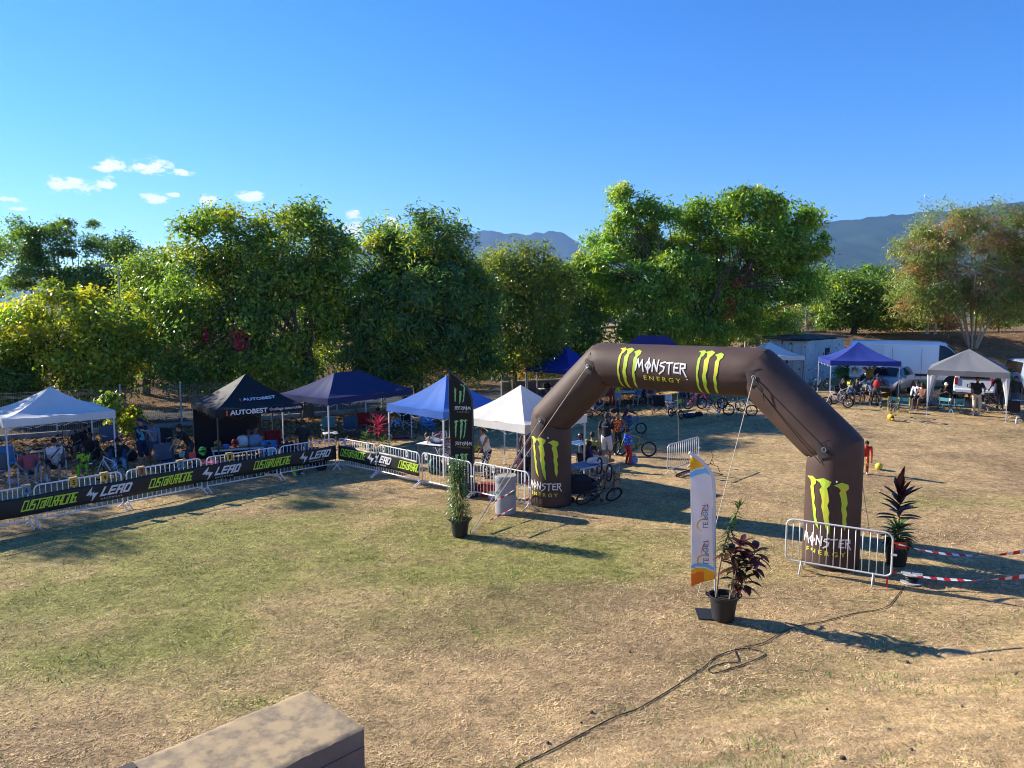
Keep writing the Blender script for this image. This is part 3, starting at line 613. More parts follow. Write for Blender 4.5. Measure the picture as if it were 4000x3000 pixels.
# local frame: x along the arch, z up, -y toward the camera side
APTS = [Vector((0,0,0)), Vector((0,0,2.46)), Vector((.2247*SPAN,0,4.08)), Vector((.7735*SPAN,0,4.1)), Vector((SPAN,0,2.56)), Vector((SPAN,0,0))]
def arch_tube():
    mb = MB(); n_ = 72; rings = []
    for i in range(5):
        a, b = APTS[i], APTS[i+1]; d = (b-a).normalized(); side = Vector((0,1,0)); u = side.cross(d)
        def mit(P, d0, d1, j):
            t_ = 2*math.pi*j/n_; off = side*math.cos(t_)*AR+u*math.sin(t_)*AR
            if d1 is None: return P+off
            nn = (d0+d1).normalized(); k = -off.dot(nn)/d.dot(nn); return P+off+d*k
        dp = (APTS[i]-APTS[i-1]).normalized() if i else None; dn = (APTS[i+2]-APTS[i+1]).normalized() if i < 4 else None
        m_ = 40; vs = []
        for k in range(m_+1):
            f = k/m_
            for j in range(n_):
                p0 = mit(a, dp, d if dp else None, j) if dp else mit(a, d, None, j); p1 = mit(b, d, dn, j) if dn else mit(b, d, None, j)
                q = p0.lerp(p1, f); c = a.lerp(b, f); r_ = q-c; r_ -= d*r_.dot(d)
                s_ = 1.0
                if dp is not None: s_ *= 1-.055*math.exp(-f*(b-a).length/.10)
                if dn is not None: s_ *= 1-.055*math.exp(-(1-f)*(b-a).length/.10)
                zl = q.z
                if i in (0, 4): s_ *= 1+.05*math.exp(-zl/.25)-.10*math.exp(-zl/.05)
                al = f*(b-a).length; be = (1-f)*(b-a).length; tj = 2*math.pi*j/n_; s_ *= 1+.004*math.sin(7*al+tj*3)*math.sin(tj*5+i)
                if dp is not None: s_ *= 1+.016*math.exp(-al/.20)*math.sin(tj*13+math.sin(tj*3)*2+i)
                if dn is not None: s_ *= 1+.016*math.exp(-be/.20)*math.sin(tj*13+math.sin(tj*4)*2+i*2)
                if i in (0, 4): s_ *= 1+.014*math.exp(-zl/.16)*math.sin(tj*15+math.sin(tj*5))
                vs.append(q+r_*(s_-1))
        fs = [(k*n_+j, k*n_+(j+1) % n_, (k+1)*n_+(j+1) % n_, (k+1)*n_+j) for k in range(m_) for j in range(n_)]
        mb.add(vs, fs)
    bm = bmesh.new(); me = mb.mesh('tube', arch_cloth); bm.from_mesh(me); bmesh.ops.remove_doubles(bm, verts=bm.verts, dist=.02); bmesh.ops.recalc_face_normals(bm, faces=bm.faces); bm.to_mesh(me); bm.free()
    me.polygons.foreach_set('use_smooth', [True]*len(me.polygons)); me.set_sharp_from_angle(angle=rad(24)); return me
link('tube', arch_tube(), arch)
for x in (0, SPAN):
    mb = MB(); mb.lathe([(AR*.92,.0),(AR*1.02,.02),(AR*1.0,.06),(AR*.9,.07)], 36, (x,0,0)); part('base_ring', mb, strap_m, arch, True)
def on_leg(cx, zc, shift=0.0):
    def f(x, y):
        a = (x+shift)/AR; nn = Vector((math.sin(a), -math.cos(a), 0)); return Vector((cx, 0, zc+y))+nn*AR, nn
    return f
def on_bar(xc, a0=0.0):
    a, b = APTS[2], APTS[3]
    def f(x, y):
        t_ = y/AR+a0; nn = Vector((0, -math.cos(t_), math.sin(t_))); q = a.lerp(b, (xc+x-a.x)/(b.x-a.x)); return q+nn*AR, nn
    return f
MONST = fit(strokes(['ML','OL','NL','SL','TL','EL','RL'], .17, .12), 1.0, .36)
ENER = fit(text_poly('ENERGY', 1, .012, 0, 1.55), 1.0, .13)
for cx in (0, SPAN):
    letter('claw_logo', xf(claws(-.05), sx=1.4, sy=1.2), on_leg(cx, 1.40, .12 if cx == 0 else .02), claw_m, arch, .08, .008)
    letter('lettering', xf(MONST, sx=1.12, sy=.85), on_leg(cx, .62, .13 if cx == 0 else .04), print_white, arch, .06, .008)
    letter('lettering', xf(ENER, sx=.86, sy=.8), on_leg(cx, .38, .13 if cx == 0 else .04), print_yel, arch, .06, .008)
bc = (APTS[2].x+APTS[3].x)/2
letter('lettering', xf(MONST, sx=1.42, sy=1.15, rot=-.03), on_bar(bc-.1, .12), print_white, arch, .06, .008)
letter('lettering', xf(ENER, sx=1.0, sy=.95, rot=-.03), on_bar(bc-.08, -.42), print_yel, arch, .06, .008)
for dx in (-1.12, 1.05): letter('claw_logo', xf(claws(.14), sx=1.0, sy=1.35), on_bar(bc+dx, -.16), claw_m, arch, .06, .008)
# tether patches and guy ropes
def patch(p, nn, up, s=.34):
    nn = Vector(nn).normalized(); x = nn.cross(Vector(up)).normalized(); y = x.cross(nn)
    mb = MB(); n_ = 5
    mb.slab(lambda u, v: (Vector(p)+x*(u-.5)*s+y*(v-.5)*s-nn*(((u-.5)**2)*s*s*.8), nn), n_, n_, .012)
    o = part('tether_patch', mb, mat('patch_cloth', (.04,.029,.026), .8, .2, 20), arch)
    mb = MB(); q = Vector(p)+nn*.03; mb.tube([q+x*.04*math.cos(a)+y*.05*math.sin(a) for a in [2*math.pi*i/10 for i in range(10)]], .008, 6, closed=True); part('metal_ring', mb, mat('steel', (.5,.5,.5), .35, .1, 30, metal=.9), o)
    return q
f_ = .707
anchors = [patch(APTS[1]+Vector((.05,-AR,.02)), (-.15,-1,.1), (.4,0,1)), patch(APTS[2]+Vector((-.12,-AR*.98,-.02)), (-.1,-1,.15), (.3,0,1)), patch(APTS[3]+Vector((.12,-AR*.98,-.06)), (.1,-1,.1), (-.3,0,1)), patch(APTS[4]+Vector((-.05,-AR,.05)), (.1,-1,.1), (-.4,0,1))]
AI = Matrix.Translation(A0) @ Matrix.Rotation(ANG, 4, 'Z'); AINV = AI.inverted()
def rope(a, wpt, r=.0085, sag=.0, m_=None):
    b = AINV @ Vector(wpt); pts = [Vector(a).lerp(b, i/14)-Vector((0,0,sag*math.sin(math.pi*i/14))) for i in range(15)]
    mb = MB(); mb.tube(pts, r, 6); return part('guy_rope', mb, m_ or rope_m, arch, True)
peg = GH(1838, 2085)
rope(anchors[0], peg); rope(anchors[0]+Vector((.02,0,-.03)), peg+Vector((.03,0,0))); rope(anchors[1], peg+Vector((.05,.02,0)))
rope(anchors[2], GH(2724, 2330)); rope(APTS[3]+Vector((-2.35,AR*.9,-.25)), GH(2652, 1745)+Vector((0,0,0)))
rope(anchors[0]+Vector((.05,0,-.02)), GH(2010,1830)+Vector((0,0,1.06)), .008, 0, strap_m)
rope(APTS[4]+Vector((.4,.3,-.2)), GH(3400,2095), .008, 0, rope_m)
# dark seam cord hanging down the right slanted tube
mb = MB(); a, b = APTS[3]+Vector((.12,-AR*.97,-.15)), APTS[4]+Vector((-.1,-AR*1.0,-.25)); mb.tube([a.lerp(b, i/12)+Vector((0,-.012,-.05*math.sin(math.pi*i/12))) for i in range(13)], .009, 6); part('hanging_cord', mb, strap_m, arch, True)
mb = MB(); q = anchors[2]; mb.tube([q, q+Vector((.12,-.03,-.12)), q+Vector((.22,-.04,-.25)), q+Vector((.27,-.04,-.5))], .011, 6); part('hanging_cord', mb, strap_m, arch, True)
for x, z in ((.27, 2.0), (SPAN+.22, 1.95)):
    mb = MB(); mb.ell((x, -math.sqrt(AR**2-(.27 if x < 1 else .22)**2)-.004, z), (.022,.006,.022), 10, 6); part('valve_cap', mb, print_white, arch, True)
mb = MB(); mb.ell((bc+.6, -AR*.93, APTS[3].z-.20), (.024,.008,.024), 10, 6); part('valve_cap', mb, print_white, arch, True)

# ================================================================== TENTS
alu = mat('white_leg_paint', (.62,.63,.66), .4, .06, 20, spec=.5); dark_leg = mat('dark_leg_paint', (.05,.05,.055), .5, .1, 20)
def canopy_mat(name, c, tr=.22): return mat(name, c, .65, .07, 3, bump=.25, bscale=9, trans=tr, spec=.25)
def tent(label, c, ang, w_, d_, eave, peak, cloth, leg_m=alu, ridge_=0.0, val=.26, pw=1.42, name='pop_up_tent', group=None, legs=(1,1,1,1), cat='tent', truss=True, zb=None, drape=False):
    """local x along the front edge (front is -y); four roof panels, four valances, four legs, folding truss"""
    zb = hz(c[0], c[1]) if zb is None else zb
    t_ = thing(name, label, cat, (c[0], c[1], zb), ang, group)
    cs = [Vector((-w_/2,-d_/2,eave)), Vector((w_/2,-d_/2,eave)), Vector((w_/2,d_/2,eave)), Vector((-w_/2,d_/2,eave))]
    pk = [Vector((-ridge_/2,0,peak)), Vector((ridge_/2,0,peak))]
    tops = [(pk[0],pk[1]),(pk[1],pk[1]),(pk[1],pk[0]),(pk[0],pk[0])]
    rr = random.Random(int(abs(c[0]*97+c[1]*31)))
    for i in range(4):
        a, b = cs[i], cs[(i+1) % 4]; ta, tb = tops[i]; ph = rr.random()*6
        def fn(u, v):
            lo = a.lerp(b, u); hi = ta.lerp(tb, u); q = lo.lerp(hi, v); q.z = lo.z+(hi.z-lo.z)*v**pw
            q.z -= .07*math.sin(math.pi*u)*math.sin(math.pi*min(1, v*1.15))*(1-.3*v)+.02*math.sin(math.pi*u)*(1-v)
            q.z += .012*math.sin(u*19+ph+v*4)*(1-v)*math.sin(math.pi*u); return q
        mb = MB(); mb.grid(fn, 18, 14); part('roof_panel', mb, cloth, t_, 'all')
        mb = MB(); nn = Vector(((b-a).y, -(b-a).x, 0)).normalized()
        mb.grid(lambda u, v: a.lerp(b, u)+nn*(.004+.012*math.sin(u*11+ph)*v)-Vector((0,0,val*v+.02*math.sin(math.pi*u)*(1-v)-.015*math.sin(math.pi*u)*v)), 16, 3); part('valance', mb, cloth, t_, 'all')
    ins = .05
    for i, q in enumerate(cs):
        if not legs[i]: continue
        x, y = q.x*(1-ins/abs(q.x)), q.y*(1-ins/abs(q.y))
        wp = Matrix.Rotation(ang, 3, 'Z') @ Vector((x, y, 0)); z0 = hz(c[0]+wp.x, c[1]+wp.y)-zb
        mb = MB(); mb.box((x, y, (eave-.03+z0+.8)/2), (.042,.042, eave-.03-z0-.8)); mb.box((x, y, z0+.5), (.032,.032,1.0)); mb.box((x, y, z0+.006), (.09,.09,.012)); part('leg', mb, leg_m, t_)
    if truss:
        for i in range(4):
            a, b = cs[i]*1.0, cs[(i+1) % 4]*1.0
            a.z = b.z = eave-.10; mb = MB(); a = a*Vector((1,1,1)).length/1.7320508; k = 4
            ins_ = Vector((-(b-a).y, (b-a).x, 0)).normalized()*.06
            for j in range(k):
                p0 = a.lerp(b, (j+.06)/k)+ins_; p1 = a.lerp(b, (j+.94)/k)+ins_; dz = Vector((0,0,.26))
                mb.bar(p0, p1-dz, .022, .014); mb.bar(p0-dz+ins_*.4, p1+ins_*.4, .022, .014)
            part('truss', mb, leg_m, t_)
        mb = MB(); mb.bar((ridge_/2, 0, eave-.35), (ridge_/2, 0, peak-.02), .03); part('centre_pole', mb, leg_m, t_)
    return t_
def tent_px(label, fl, fr, eave, d_, peak, cloth, zb=0.0, w_=None, back=0.0, **k):
    a = GZ(*fl, eave+zb); b = GZ(*fr, eave+zb); a.z = b.z = 0; d = (b-a); wd = w_ or d.length; d.normalize(); q = Vector((-d.y, d.x, 0))
    c = (a+b)/2+q*(d_/2+back); return tent(label, (c.x, c.y), math.atan2(d.y, d.x), wd, d_, eave, peak, cloth, zb=zb if zb else None, **k), c, d, q
white_cl = canopy_mat('white_canopy', (.80,.80,.80), .3); cream_cl = canopy_mat('cream_canopy', (.82,.79,.74), .28)
black_cl = canopy_mat('black_canopy', (.014,.015,.02), .05); navy_cl = canopy_mat('navy_canopy', (.022,.035,.125), .2)
sky_cl = canopy_mat('sky_blue_canopy', (.06,.165,.52), .25); royal_cl = canopy_mat('royal_blue_canopy', (.02,.045,.33), .25)
viol_cl = canopy_mat('violet_blue_canopy', (.035,.06,.30), .25); green_cl = canopy_mat('green_canopy', (.10,.42,.17), .25); purp_cl = canopy_mat('purple_canopy', (.06,.045,.17), .2)
grey_cl = canopy_mat('grey_canopy', (.20,.20,.21), .15)
tA, cA, dA, qA = tent_px('white pop-up tent over seated spectators by the yellow green tree', (8,1640), (455,1602), 2.2, 3.0, 2.98, white_cl, w_=3.1)
tent('second white pop-up tent cut off beside the white left tent', (cA.x-dA.x*3.25-.1, cA.y-dA.y*3.25), math.atan2(dA.y, dA.x), 3.1, 3, 2.08, 2.85, white_cl)
tB, cB, dB, qB = tent_px('black pop-up tent with white lettering and dark back wall', (849,1602), (1178,1575), 2.2, 3.0, 3.22, black_cl, w_=3.0, leg_m=dark_leg, pw=1.25)
tC, cC, dC, qC = tent_px('long navy pop-up tent with a ridge beside the black tent', (1257,1560), (1630,1515), 2.15, 3.0, 2.95, navy_cl, w_=4.5, ridge_=1.4, pw=1.3)
tD, cD, dD, qD = tent_px('sky blue pop-up tent behind the dark feather flag', (1503,1576), (1740,1610), 2.2, 3.0, 3.2, sky_cl, w_=3.0)
_a = GZ(2051,1666,2.2); _b = GZ(2314,1619,2.2); dE = (_b-_a); dE.z = 0; dE.normalize(); qE = Vector((-dE.y, dE.x, 0)); cE = _a+dE*1.5+qE*1.5; cE += Vector((0,.25,0)); tE = tent('cream white pop-up tent right behind the left arch leg', (cE.x, cE.y), math.atan2(dE.y, dE.x), 3.0, 3.0, 2.2, 3.15, cream_cl)
pF = GY(2212, 1500, 43.0); tent('royal blue pop-up tent in front of the graffiti wall', (pF.x, pF.y), rad(45), 3.3, 3.3, 2.15, 3.35, royal_cl)
pG = GY(2338, 1500, 50.0); tent('pale green pop-up tent peak showing over the arch shoulder', (pG.x, pG.y), rad(20), 3, 3, 2.1, 3.3, green_cl)
pH = GY(2545, 1500, 43.0); tent('purple ridge tent top showing over the arch crossbar', (pH.x, pH.y), rad(-8), 6.0, 3, 2.3, 3.65, purp_cl, ridge_=1.6)
tent('small white pop-up tent in front of the container doors', (15.35, 44.3), rad(4), 3.0, 3.0, 1.85, 2.6, white_cl, leg_m=dark_leg)
a_, b_ = GH(3237,1562), GH(3512,1572); d_ = (b_-a_); d_.z = 0; wJ = d_.length; d_.normalize(); q_ = Vector((-d_.y, d_.x, 0)); cJ = (a_+b_)/2+q_*1.6
tent('violet blue pop-up tent in front of the white van', (cJ.x, cJ.y), math.atan2(d_.y, d_.x), wJ, 3.2, 1.95, 2.85, viol_cl)
a_, b_ = GH(3617,1622), GH(3930,1652); d_ = (b_-a_); d_.z = 0; wK = d_.length; d_.normalize(); q_ = Vector((-d_.y, d_.x, 0)); cK = (a_+b_)/2+q_*1.7; angK = math.atan2(d_.y, d_.x)
tK = tent('grey fabric gazebo with white tied curtains at its corners', (cK.x, cK.y), angK, wK*1.02, 3.4, 2.08, 3.0, grey_cl, pw=1.0, name='gazebo', cat='gazebo', truss=False)
curt = canopy_mat('curtain_white', (.74,.74,.75), .3)
for sx, sy in ((-1,-1),(1,-1),(-.96,.9)):
    mb = MB(); x0, y0 = sx*wK*.49, sy*1.62
    def cf(u, v):
        a = u*2*math.pi; r0 = .13*(1-v)**1.4+.03; return Vector((x0-sx*(1-v)**1.6*.10+r0*math.cos(a)*(1+.25*math.sin(3*a)), y0+r0*.5*math.sin(a)*(1+.3*math.sin(4*a)), 1.84-v*1.25))
    mb.grid(cf, 18, 12); part('curtain', mb, curt, tK, 'all')
# black tent: back wall, hanging strip and printing
mb = MB(); mb.slab(lambda u, v: (Vector((-1.45+2.3*u, 1.42+.015*math.sin(u*14)*(1-v), .03+2.1*v)), Vector((0,1,0))), 16, 6, .006); part('back_wall', mb, black_cl, tB)
red_m = mat('orange_print', (.62,.10,.03), .6, .1, 20)
vf = plane_fn((0,-1.514,2.07), (1,0,0), (0,0,1))
letter('lettering', xf(fit(text_poly('AUTOBEST', 1, .03), 1.28, .17), -.42, 0), vf, print_white, tB, 0, .02)
letter('lettering', xf(fit(text_poly('Outillage automobile', 1, .012), 1.15, .13), .86, .0), vf, print_white, tB, 0, .02)
letter('logo_mark', ([(-.03,-.09,0),(.03,-.09,0),(.03,.09,0),(-.03,.09,0)], [(0,1,2,3)]), plane_fn((-1.16,-1.514,2.07), (1,0,0), (0,0,1)), red_m, tB, 0, .02)
def roofB(x, y):      # on the front roof panel, y measured up the slope
    v = y/1.82; zz = 2.2+(3.22-2.2)*v**1.25; u = (x/(3.0*(1-v))+.5); zz -= .07*math.sin(math.pi*min(1,max(0,u)))*math.sin(math.pi*min(1, v*1.15))*(1-.3*v)
    return Vector((x, -1.5*(1-v), zz+.005)), Vector((0,-.55,.83))
letter('lettering', xf(fit(text_poly('AUTOBEST', 1, .03), 1.15, .16), .12, .62), roofB, print_white, tB, .1, .012)
letter('logo_mark', xf(([(-.03,-.08,0),(.03,-.08,0),(.03,.08,0),(-.03,.08,0)], [(0,1,2,3)]), -.54, .58), roofB, red_m, tB, .06, .012)

# ================================================================== BARRIERS
galv = mat('galvanised_tube', (.62,.62,.62), .42, .1, 12, metal=.25, spec=.5); galv_w = mat('white_barrier_paint', (.78,.78,.80), .4, .05, 12)
def barrier_meshes(ln, ht, nb, m_, bridge):
    r = .019; b0 = .20 if bridge else .24; c = .14
    mb = MB(); pts = []
    for (cx, cz, a0) in ((ln/2-c, ht-c, 0), (-ln/2+c, ht-c, 90), (-ln/2+c, b0+c*.7, 180), (ln/2-c, b0+c*.7, 270)):
        k = .7 if a0 >= 180 else 1
        for i in range(6): a = rad(a0+i*18); pts.append((cx+c*math.cos(a), 0, cz+c*k*math.sin(a)))
    if bridge:
        pts = [(-ln/2,0,.0+b0-.12)]+[(-ln/2+c-c*math.cos(rad(i*18)), 0, ht-c+c*math.sin(rad(i*18))) for i in range(6)]+[(ln/2-c+c*math.sin(rad(i*18)), 0, ht-c+c*math.cos(rad(i*18))) for i in range(6)]+[(ln/2,0,b0-.12)]
        mb.tube(pts, r, 8); mb.tube([(-ln/2,0,b0),(ln/2,0,b0)], r, 8)
    else: mb.tube(pts, r, 8, closed=True)
    fr = mb.mesh('frame', m_, 'all')
    mb = MB(); mb.tube([(0,0,b0),(0,0,ht)], .0085, 6); br = mb.mesh('bar', m_, 'all')
    mb = MB()
    if bridge: mb.tube([(0,-.30,.012),(0,-.05,b0-.04),(0,0,b0+.02)], .017, 7); mb.tube([(0,.30,.012),(0,.05,b0-.04),(0,0,b0)], .017, 7)
    else: mb.tube([(0,-.24,.012),(0,-.02,b0),(0,0,b0+.01)], .017, 7); mb.tube([(0,.24,.012),(0,.02,b0),(0,0,b0+.01)], .017, 7)
    ft = mb.mesh('foot', m_, 'all')
    mb = MB(); mb.box((0,0,0), (.11,.05,.035)); mb.tube([(-.04,0,-.02),(-.04,0,-.07)], .012, 6); hk = mb.mesh('hook', m_)
    return fr, br, ft, hk
def barrier(label, p0, p1, ht=1.08, nb=18, m_=galv_w, bridge=True, group=None, over=0.0, name='crowd_barrier'):
    p0, p1 = Vector(p0), Vector(p1); d = p1-p0; ln = d.length+over; c = (p0+p1)/2
    fr, br, ft, hk = cached(('bar', round(ln,2), ht, nb, m_.name, bridge), lambda: barrier_meshes(ln, ht, nb, m_, bridge))
    t_ = thing(name, label, 'barrier', (c.x, c.y, hz(c.x, c.y)), math.atan2(d.y, d.x), group)
    link('frame', fr, t_)
    for i in range(nb): link('bar', br, t_, (-ln/2+ln*(i+1)/(nb+1), 0, 0))
    for s in (-1, 1): link('foot', ft, t_, (s*(ln/2 if bridge else ln/2-.32), 0, 0))
    link('hook', hk, t_, (ln/2+.03, 0, ht*.62)); return t_
LB = [((-215,2130),(118,2062)), ((142,2058),(481,1990)), ((501,1987),(790,1926)), ((812,1924),(1083,1874)), ((1097,1871),(1312,1832))]
lab_l = ['crowd barrier carrying the blue number six plate before the second white tent', 'crowd barrier carrying the number five and four plates', 'crowd barrier carrying the number three and two plates', 'crowd barrier carrying the number one plate before the black tent', 'crowd barrier meeting the corner before the navy ridge tent']
BR = []
for (a, b), lb in zip(LB, lab_l): a, b = GH(*a), GH(*b); BR.append((a, b)); barrier(lb, a, b, 1.08, 15, group='white barriers in a row before the tents')
RB = [((1326,1831),(1472,1862)), ((1481,1862),(1640,1902)), ((1650,1900),(1842,1947)), ((1852,1945),(2066,1996))]
lab_r = ['crowd barrier at the corner before the red leaved plant', 'crowd barrier where the printed banner ends', 'bare crowd barrier behind the bamboo like potted plant', 'bare crowd barrier behind the grey barrel']
RR = []
for (a, b), lb in zip(RB, lab_r): a, b = GH(*a), GH(*b); RR.append((a, b)); barrier(lb, a, b, 1.08, 15, galv_w, group='white barriers leading to the arch leg')
a, b = GH(3100, 2232), GH(3440, 2292); barrier('galvanised crowd barrier standing in front of the right arch leg', a, b, 1.13, 14, galv, False, over=.35)
a, b = GH(2612, 1862), GH(2722, 1824); barrier('lone galvanised crowd barrier under the arch on shaded grass', a, b, 1.08, 14, galv, False, over=.2)

# ---- printed banners
ban = mat('banner_vinyl', (.020,.019,.019), .5, .25, 3, bump=.2, bscale=6, spec=.4)
def banner(label, path, z0, z1, items, group):
    P = [Vector((q.x, q.y, 0)) for q in path]; S = [0]
    for a, b in zip(P[:-1], P[1:]): S.append(S[-1]+(b-a).length)
    tot = S[-1]; t_ = thing('banner', label, 'banner', P[0], 0, group); o0 = P[0]
    def at(s):
        s = min(max(s, 0), tot-1e-6); i = max(k for k in range(len(S)-1) if S[k] <= s+1e-9); f = (s-S[i])/(S[i+1]-S[i]); d = (P[i+1]-P[i]).normalized()
        nn = Vector((d.y, -d.x, 0)); return P[i].lerp(P[i+1], f)-o0+nn*(.032+.010*math.sin(s*5.2)+.006*math.sin(s*13)), nn
    mb = MB(); n_ = int(tot/.09)
    def fn(u, v):
        p_, nn = at(u*tot); z = z0+(z1-z0)*v+.015*math.sin(u*tot*2.9)*(1 if v > .5 else .6); return p_+Vector((0,0,z))+nn*.008*math.sin(v*5+u*tot*4), nn
    mb.slab(fn, n_, 5, .004); part('vinyl_sheet', mb, ban, t_, 'all')
    for kind, px, hh in items:
        # arc length of the item: where the column of the photo crosses the banner line
        best = min(range(int(tot*50)), key=lambda i: abs((at(i/50)[0]+o0).x/(at(i/50)[0]+o0).y-(px-2000)/FPX)); sc = best/50
        zc = (z0+z1)/2
        def lf(x, y, sc=sc, hh=hh): p_, nn = at(sc+x); return p_+Vector((0,0,zc+hh+y)), nn
        if kind == 'C': letter('lettering', xf(CUST, sx=1.30, sy=.27, shear=.08), lf, print_green, t_, .12, .014)
        else:
            letter('lettering', xf(LEADP, .16, .03, sx=.82, sy=.26, shear=.08), lf, print_white, t_, .12, .014)
            letter('lettering', xf(RWEAR, .02, -.17, sx=.55, sy=.045), lf, print_white, t_, .12, .014)
            letter('bolt_logo', xf(BOLT, -.47, .0, sx=.32, sy=.40), lf, print_white, t_, .1, .014)
    return t_
CUST = fit(strokes(['C','U','S','T','o','M','.','R','A','C','i','N','G','.'], .145, .055, .12, .56), 1, 1)
LEADP = fit(strokes(['L','E','A','D'], .27, .16, .25), 1, 1); RWEAR = fit(text_poly('RACEWEAR', 1, 0, 0, 1.5), 1, 1)
BOLT = ([(-.5,-.05,0),(.08,.5,0),(-.06,.1,0),(.12,.1,0),(-.20,-.18,0),(-.12,-.04,0),(-.30,-.04,0), (.5,.05,0),(-.08,-.5,0),(.06,-.1,0),(-.06,-.1,0),(.22,.2,0),(.13,.05,0),(.3,.05,0),(.12,.4,0)],
        [(0,6,5),(0,5,2),(0,2,1),(5,4,2),(2,4,3),(7,13,12),(7,12,9),(7,9,8),(12,11,9),(9,11,10)])
banner('long black vinyl banner along the barriers before the left tents', [q for ab in BR for q in ab], .35, .84, [('C',155,0),('L',400,0),('C',645,0),('L',850,0),('C',1050,0),('L',1222,0)], 'printed banners on the barriers')
banner('short black vinyl banner on the two barriers past the corner', [RR[0][0], RR[0][1], RR[1][0], RR[1][1]], .35, .84, [('C',1372,.02),('L',1480,0),('C',1602,0)], 'printed banners on the barriers')

# ---- number plates hung over the rails
plate_y = mat('yellow_plate', (.52,.36,.05), .5, .1, 15); plate_b = mat('blue_plate', (.10,.24,.38), .5, .1, 15); plate_r = mat('brown_plate', (.30,.13,.07), .5, .1, 15); plate_w = mat('white_plate', (.66,.64,.6), .5, .1, 15); wood_edge = mat('plate_wood', (.50,.36,.18), .7, .2, 20)
def on_rail(px, segs):
    for a, b in segs:
        for i in range(101):
            q = a.lerp(b, i/100)
            if abs(2000+FPX*q.x/q.y-px) < 6: return q, (b-a).normalized()
    q = segs[0][0]; return q, (segs[0][1]-segs[0][0]).normalized()
for px, num, m_, cn in ((66,'6',plate_b,'blue'),(258,'5',plate_y,'yellow'),(380,'4',plate_y,'yellow'),(528,'3',plate_r,'brown'),(686,'2',plate_b,'blue'),(882,'1',plate_y,'yellow')):
    q, d = on_rail(px, BR); t_ = thing('number_plate', '%s plate with the number %s hung on the barrier rail' % (cn, {'6':'six','5':'five','4':'four','3':'three','2':'two','1':'one'}[num]), 'number plate', (q.x, q.y, 1.0), math.atan2(d.y, d.x), 'number plates on the barriers')
    mb = MB(); mb.add([(-.085,-.03,-.10),(0,-.03,-.13),(.085,-.03,-.10),(.085,-.03,.11),(-.085,-.03,.11),(-.085,-.05,-.10),(0,-.05,-.13),(.085,-.05,-.10),(.085,-.05,.11),(-.085,-.05,.11)], [(0,1,2,3,4),(9,8,7,6,5),(0,5,6,1),(1,6,7,2),(2,7,8,3),(3,8,9,4),(4,9,5,0)]); part('plate', mb, m_, t_)
    mb = MB(); mb.box((0,-.005,.115), (.19,.10,.035)); mb.box((0,.042,.08), (.15,.014,.08)); part('rail_clip', mb, wood_edge, t_)
    letter('numeral', fit(text_poly(num, 1, .02), .07, .13), plane_fn((0,-.0505,.0), (1,0,0), (0,0,1)), print_blk, t_, 0, .003)
for px, num in ((1348,'2'),(1437,'3'),(1500,'1'),(1590,'3'),(1668,'1'),(1755,'2'),(1934,'1')):
    q, d = on_rail(px, RR); t_ = thing('number_plate', 'narrow white numbered clip hung on the pale barrier rail', 'number plate', (q.x, q.y, 1.0), math.atan2(d.y, d.x), 'white number clips on the barriers leading to the arch')
    mb = MB(); mb.box((0,-.035,-.02), (.10,.012,.20)); mb.box((0,-.0,.088), (.10,.09,.02)); part('plate', mb, plate_w, t_)
    letter('numeral', fit(text_poly(num, 1, .02), .035, .08), plane_fn((0,-.0415,-.02), (1,0,0), (0,0,1)), print_blk, t_, 0, .003)

# ================================================================== FEATHER FLAGS
def feather(label, base, yaw, ht, wd, z0, cloth, edge_m, items, lean=0.0, split=None, plate_m=None):
    """pole on local +x edge, bends over to -x at the top; front is -y"""
    t_ = thing('feather_flag', label, 'flag', base, yaw)
    hb_ = ht-wd*1.35
    def pole(s):       # s 0..1 along height, x of pole
        if s*ht <= hb_: return Vector((wd/2+lean*s*ht, 0, s*ht))
        f = (s*ht-hb_)/(ht-hb_); return Vector((wd/2-wd*1.02*f**2.1+lean*s*ht, 0, s*ht))
    mb = MB(); pts = [pole(i/40) for i in range(41)]; mb.tube(pts, [.017]*26+[.013]*15, 8); part('pole', mb, edge_m, t_, True)
    def sheet(u, v):   # u 0 left edge .. 1 pole; v 0 bottom .. 1 top
        z = z0+(ht-z0)*v; q = pole(z/ht); xl = -wd/2+lean*z+wd*.22*(1-v)*0
        xr = q.x; xl = min(xl, xr-.004); bot = (z0-.17)+0 if False else 0
        x = xl+(xr-xl)*u; zz = z-(1-u)*.17*max(0, 1-v*8)
        y = .018*math.sin(u*5+v*9)+.012*math.sin(v*23+u*3)
        return Vector((x, y, zz))
    mb = MB(); mb.slab(lambda u, v: (sheet(u, v), Vector((0,-1,0))), 22, 130, .004)
    bm_me = mb.mesh('cloth', cloth if isinstance(cloth, list) else [cloth], 'all')
    if split:
        for p_ in bm_me.polygons: p_.material_index = split(p_.center, z0, ht, wd)
    link('cloth', bm_me, t_)
    mb = MB(); mb.tube([pole(i/40)+Vector((-.005,0,0)) for i in range(int(z0/ht*40)+1, 41)], .032, 8); part('pole_sleeve', mb, edge_m if plate_m is None else plate_m, t_, True)
    for poly, m_, cx, cz, sx, sy, rot, mirror in items:
        f = lambda x, y, cx=cx, cz=cz: (Vector((cx+x+lean*(cz+y), .018*math.sin(((cx+x)/wd+.5)*5+((cz+y-z0)/(ht-z0))*9)+.012*math.sin(((cz+y-z0)/(ht-z0))*23+((cx+x)/wd+.5)*3), cz+y)), Vector((0,-1,0)))
        pl = xf(poly, sx=sx, sy=sy, rot=rot)
        if mirror: pl = ([(-v[0], v[1], v[2]) for v in pl[0]], [tuple(reversed(q)) for q in pl[1]])
        letter('print', pl, f, m_, t_, .08, .008)
    return t_
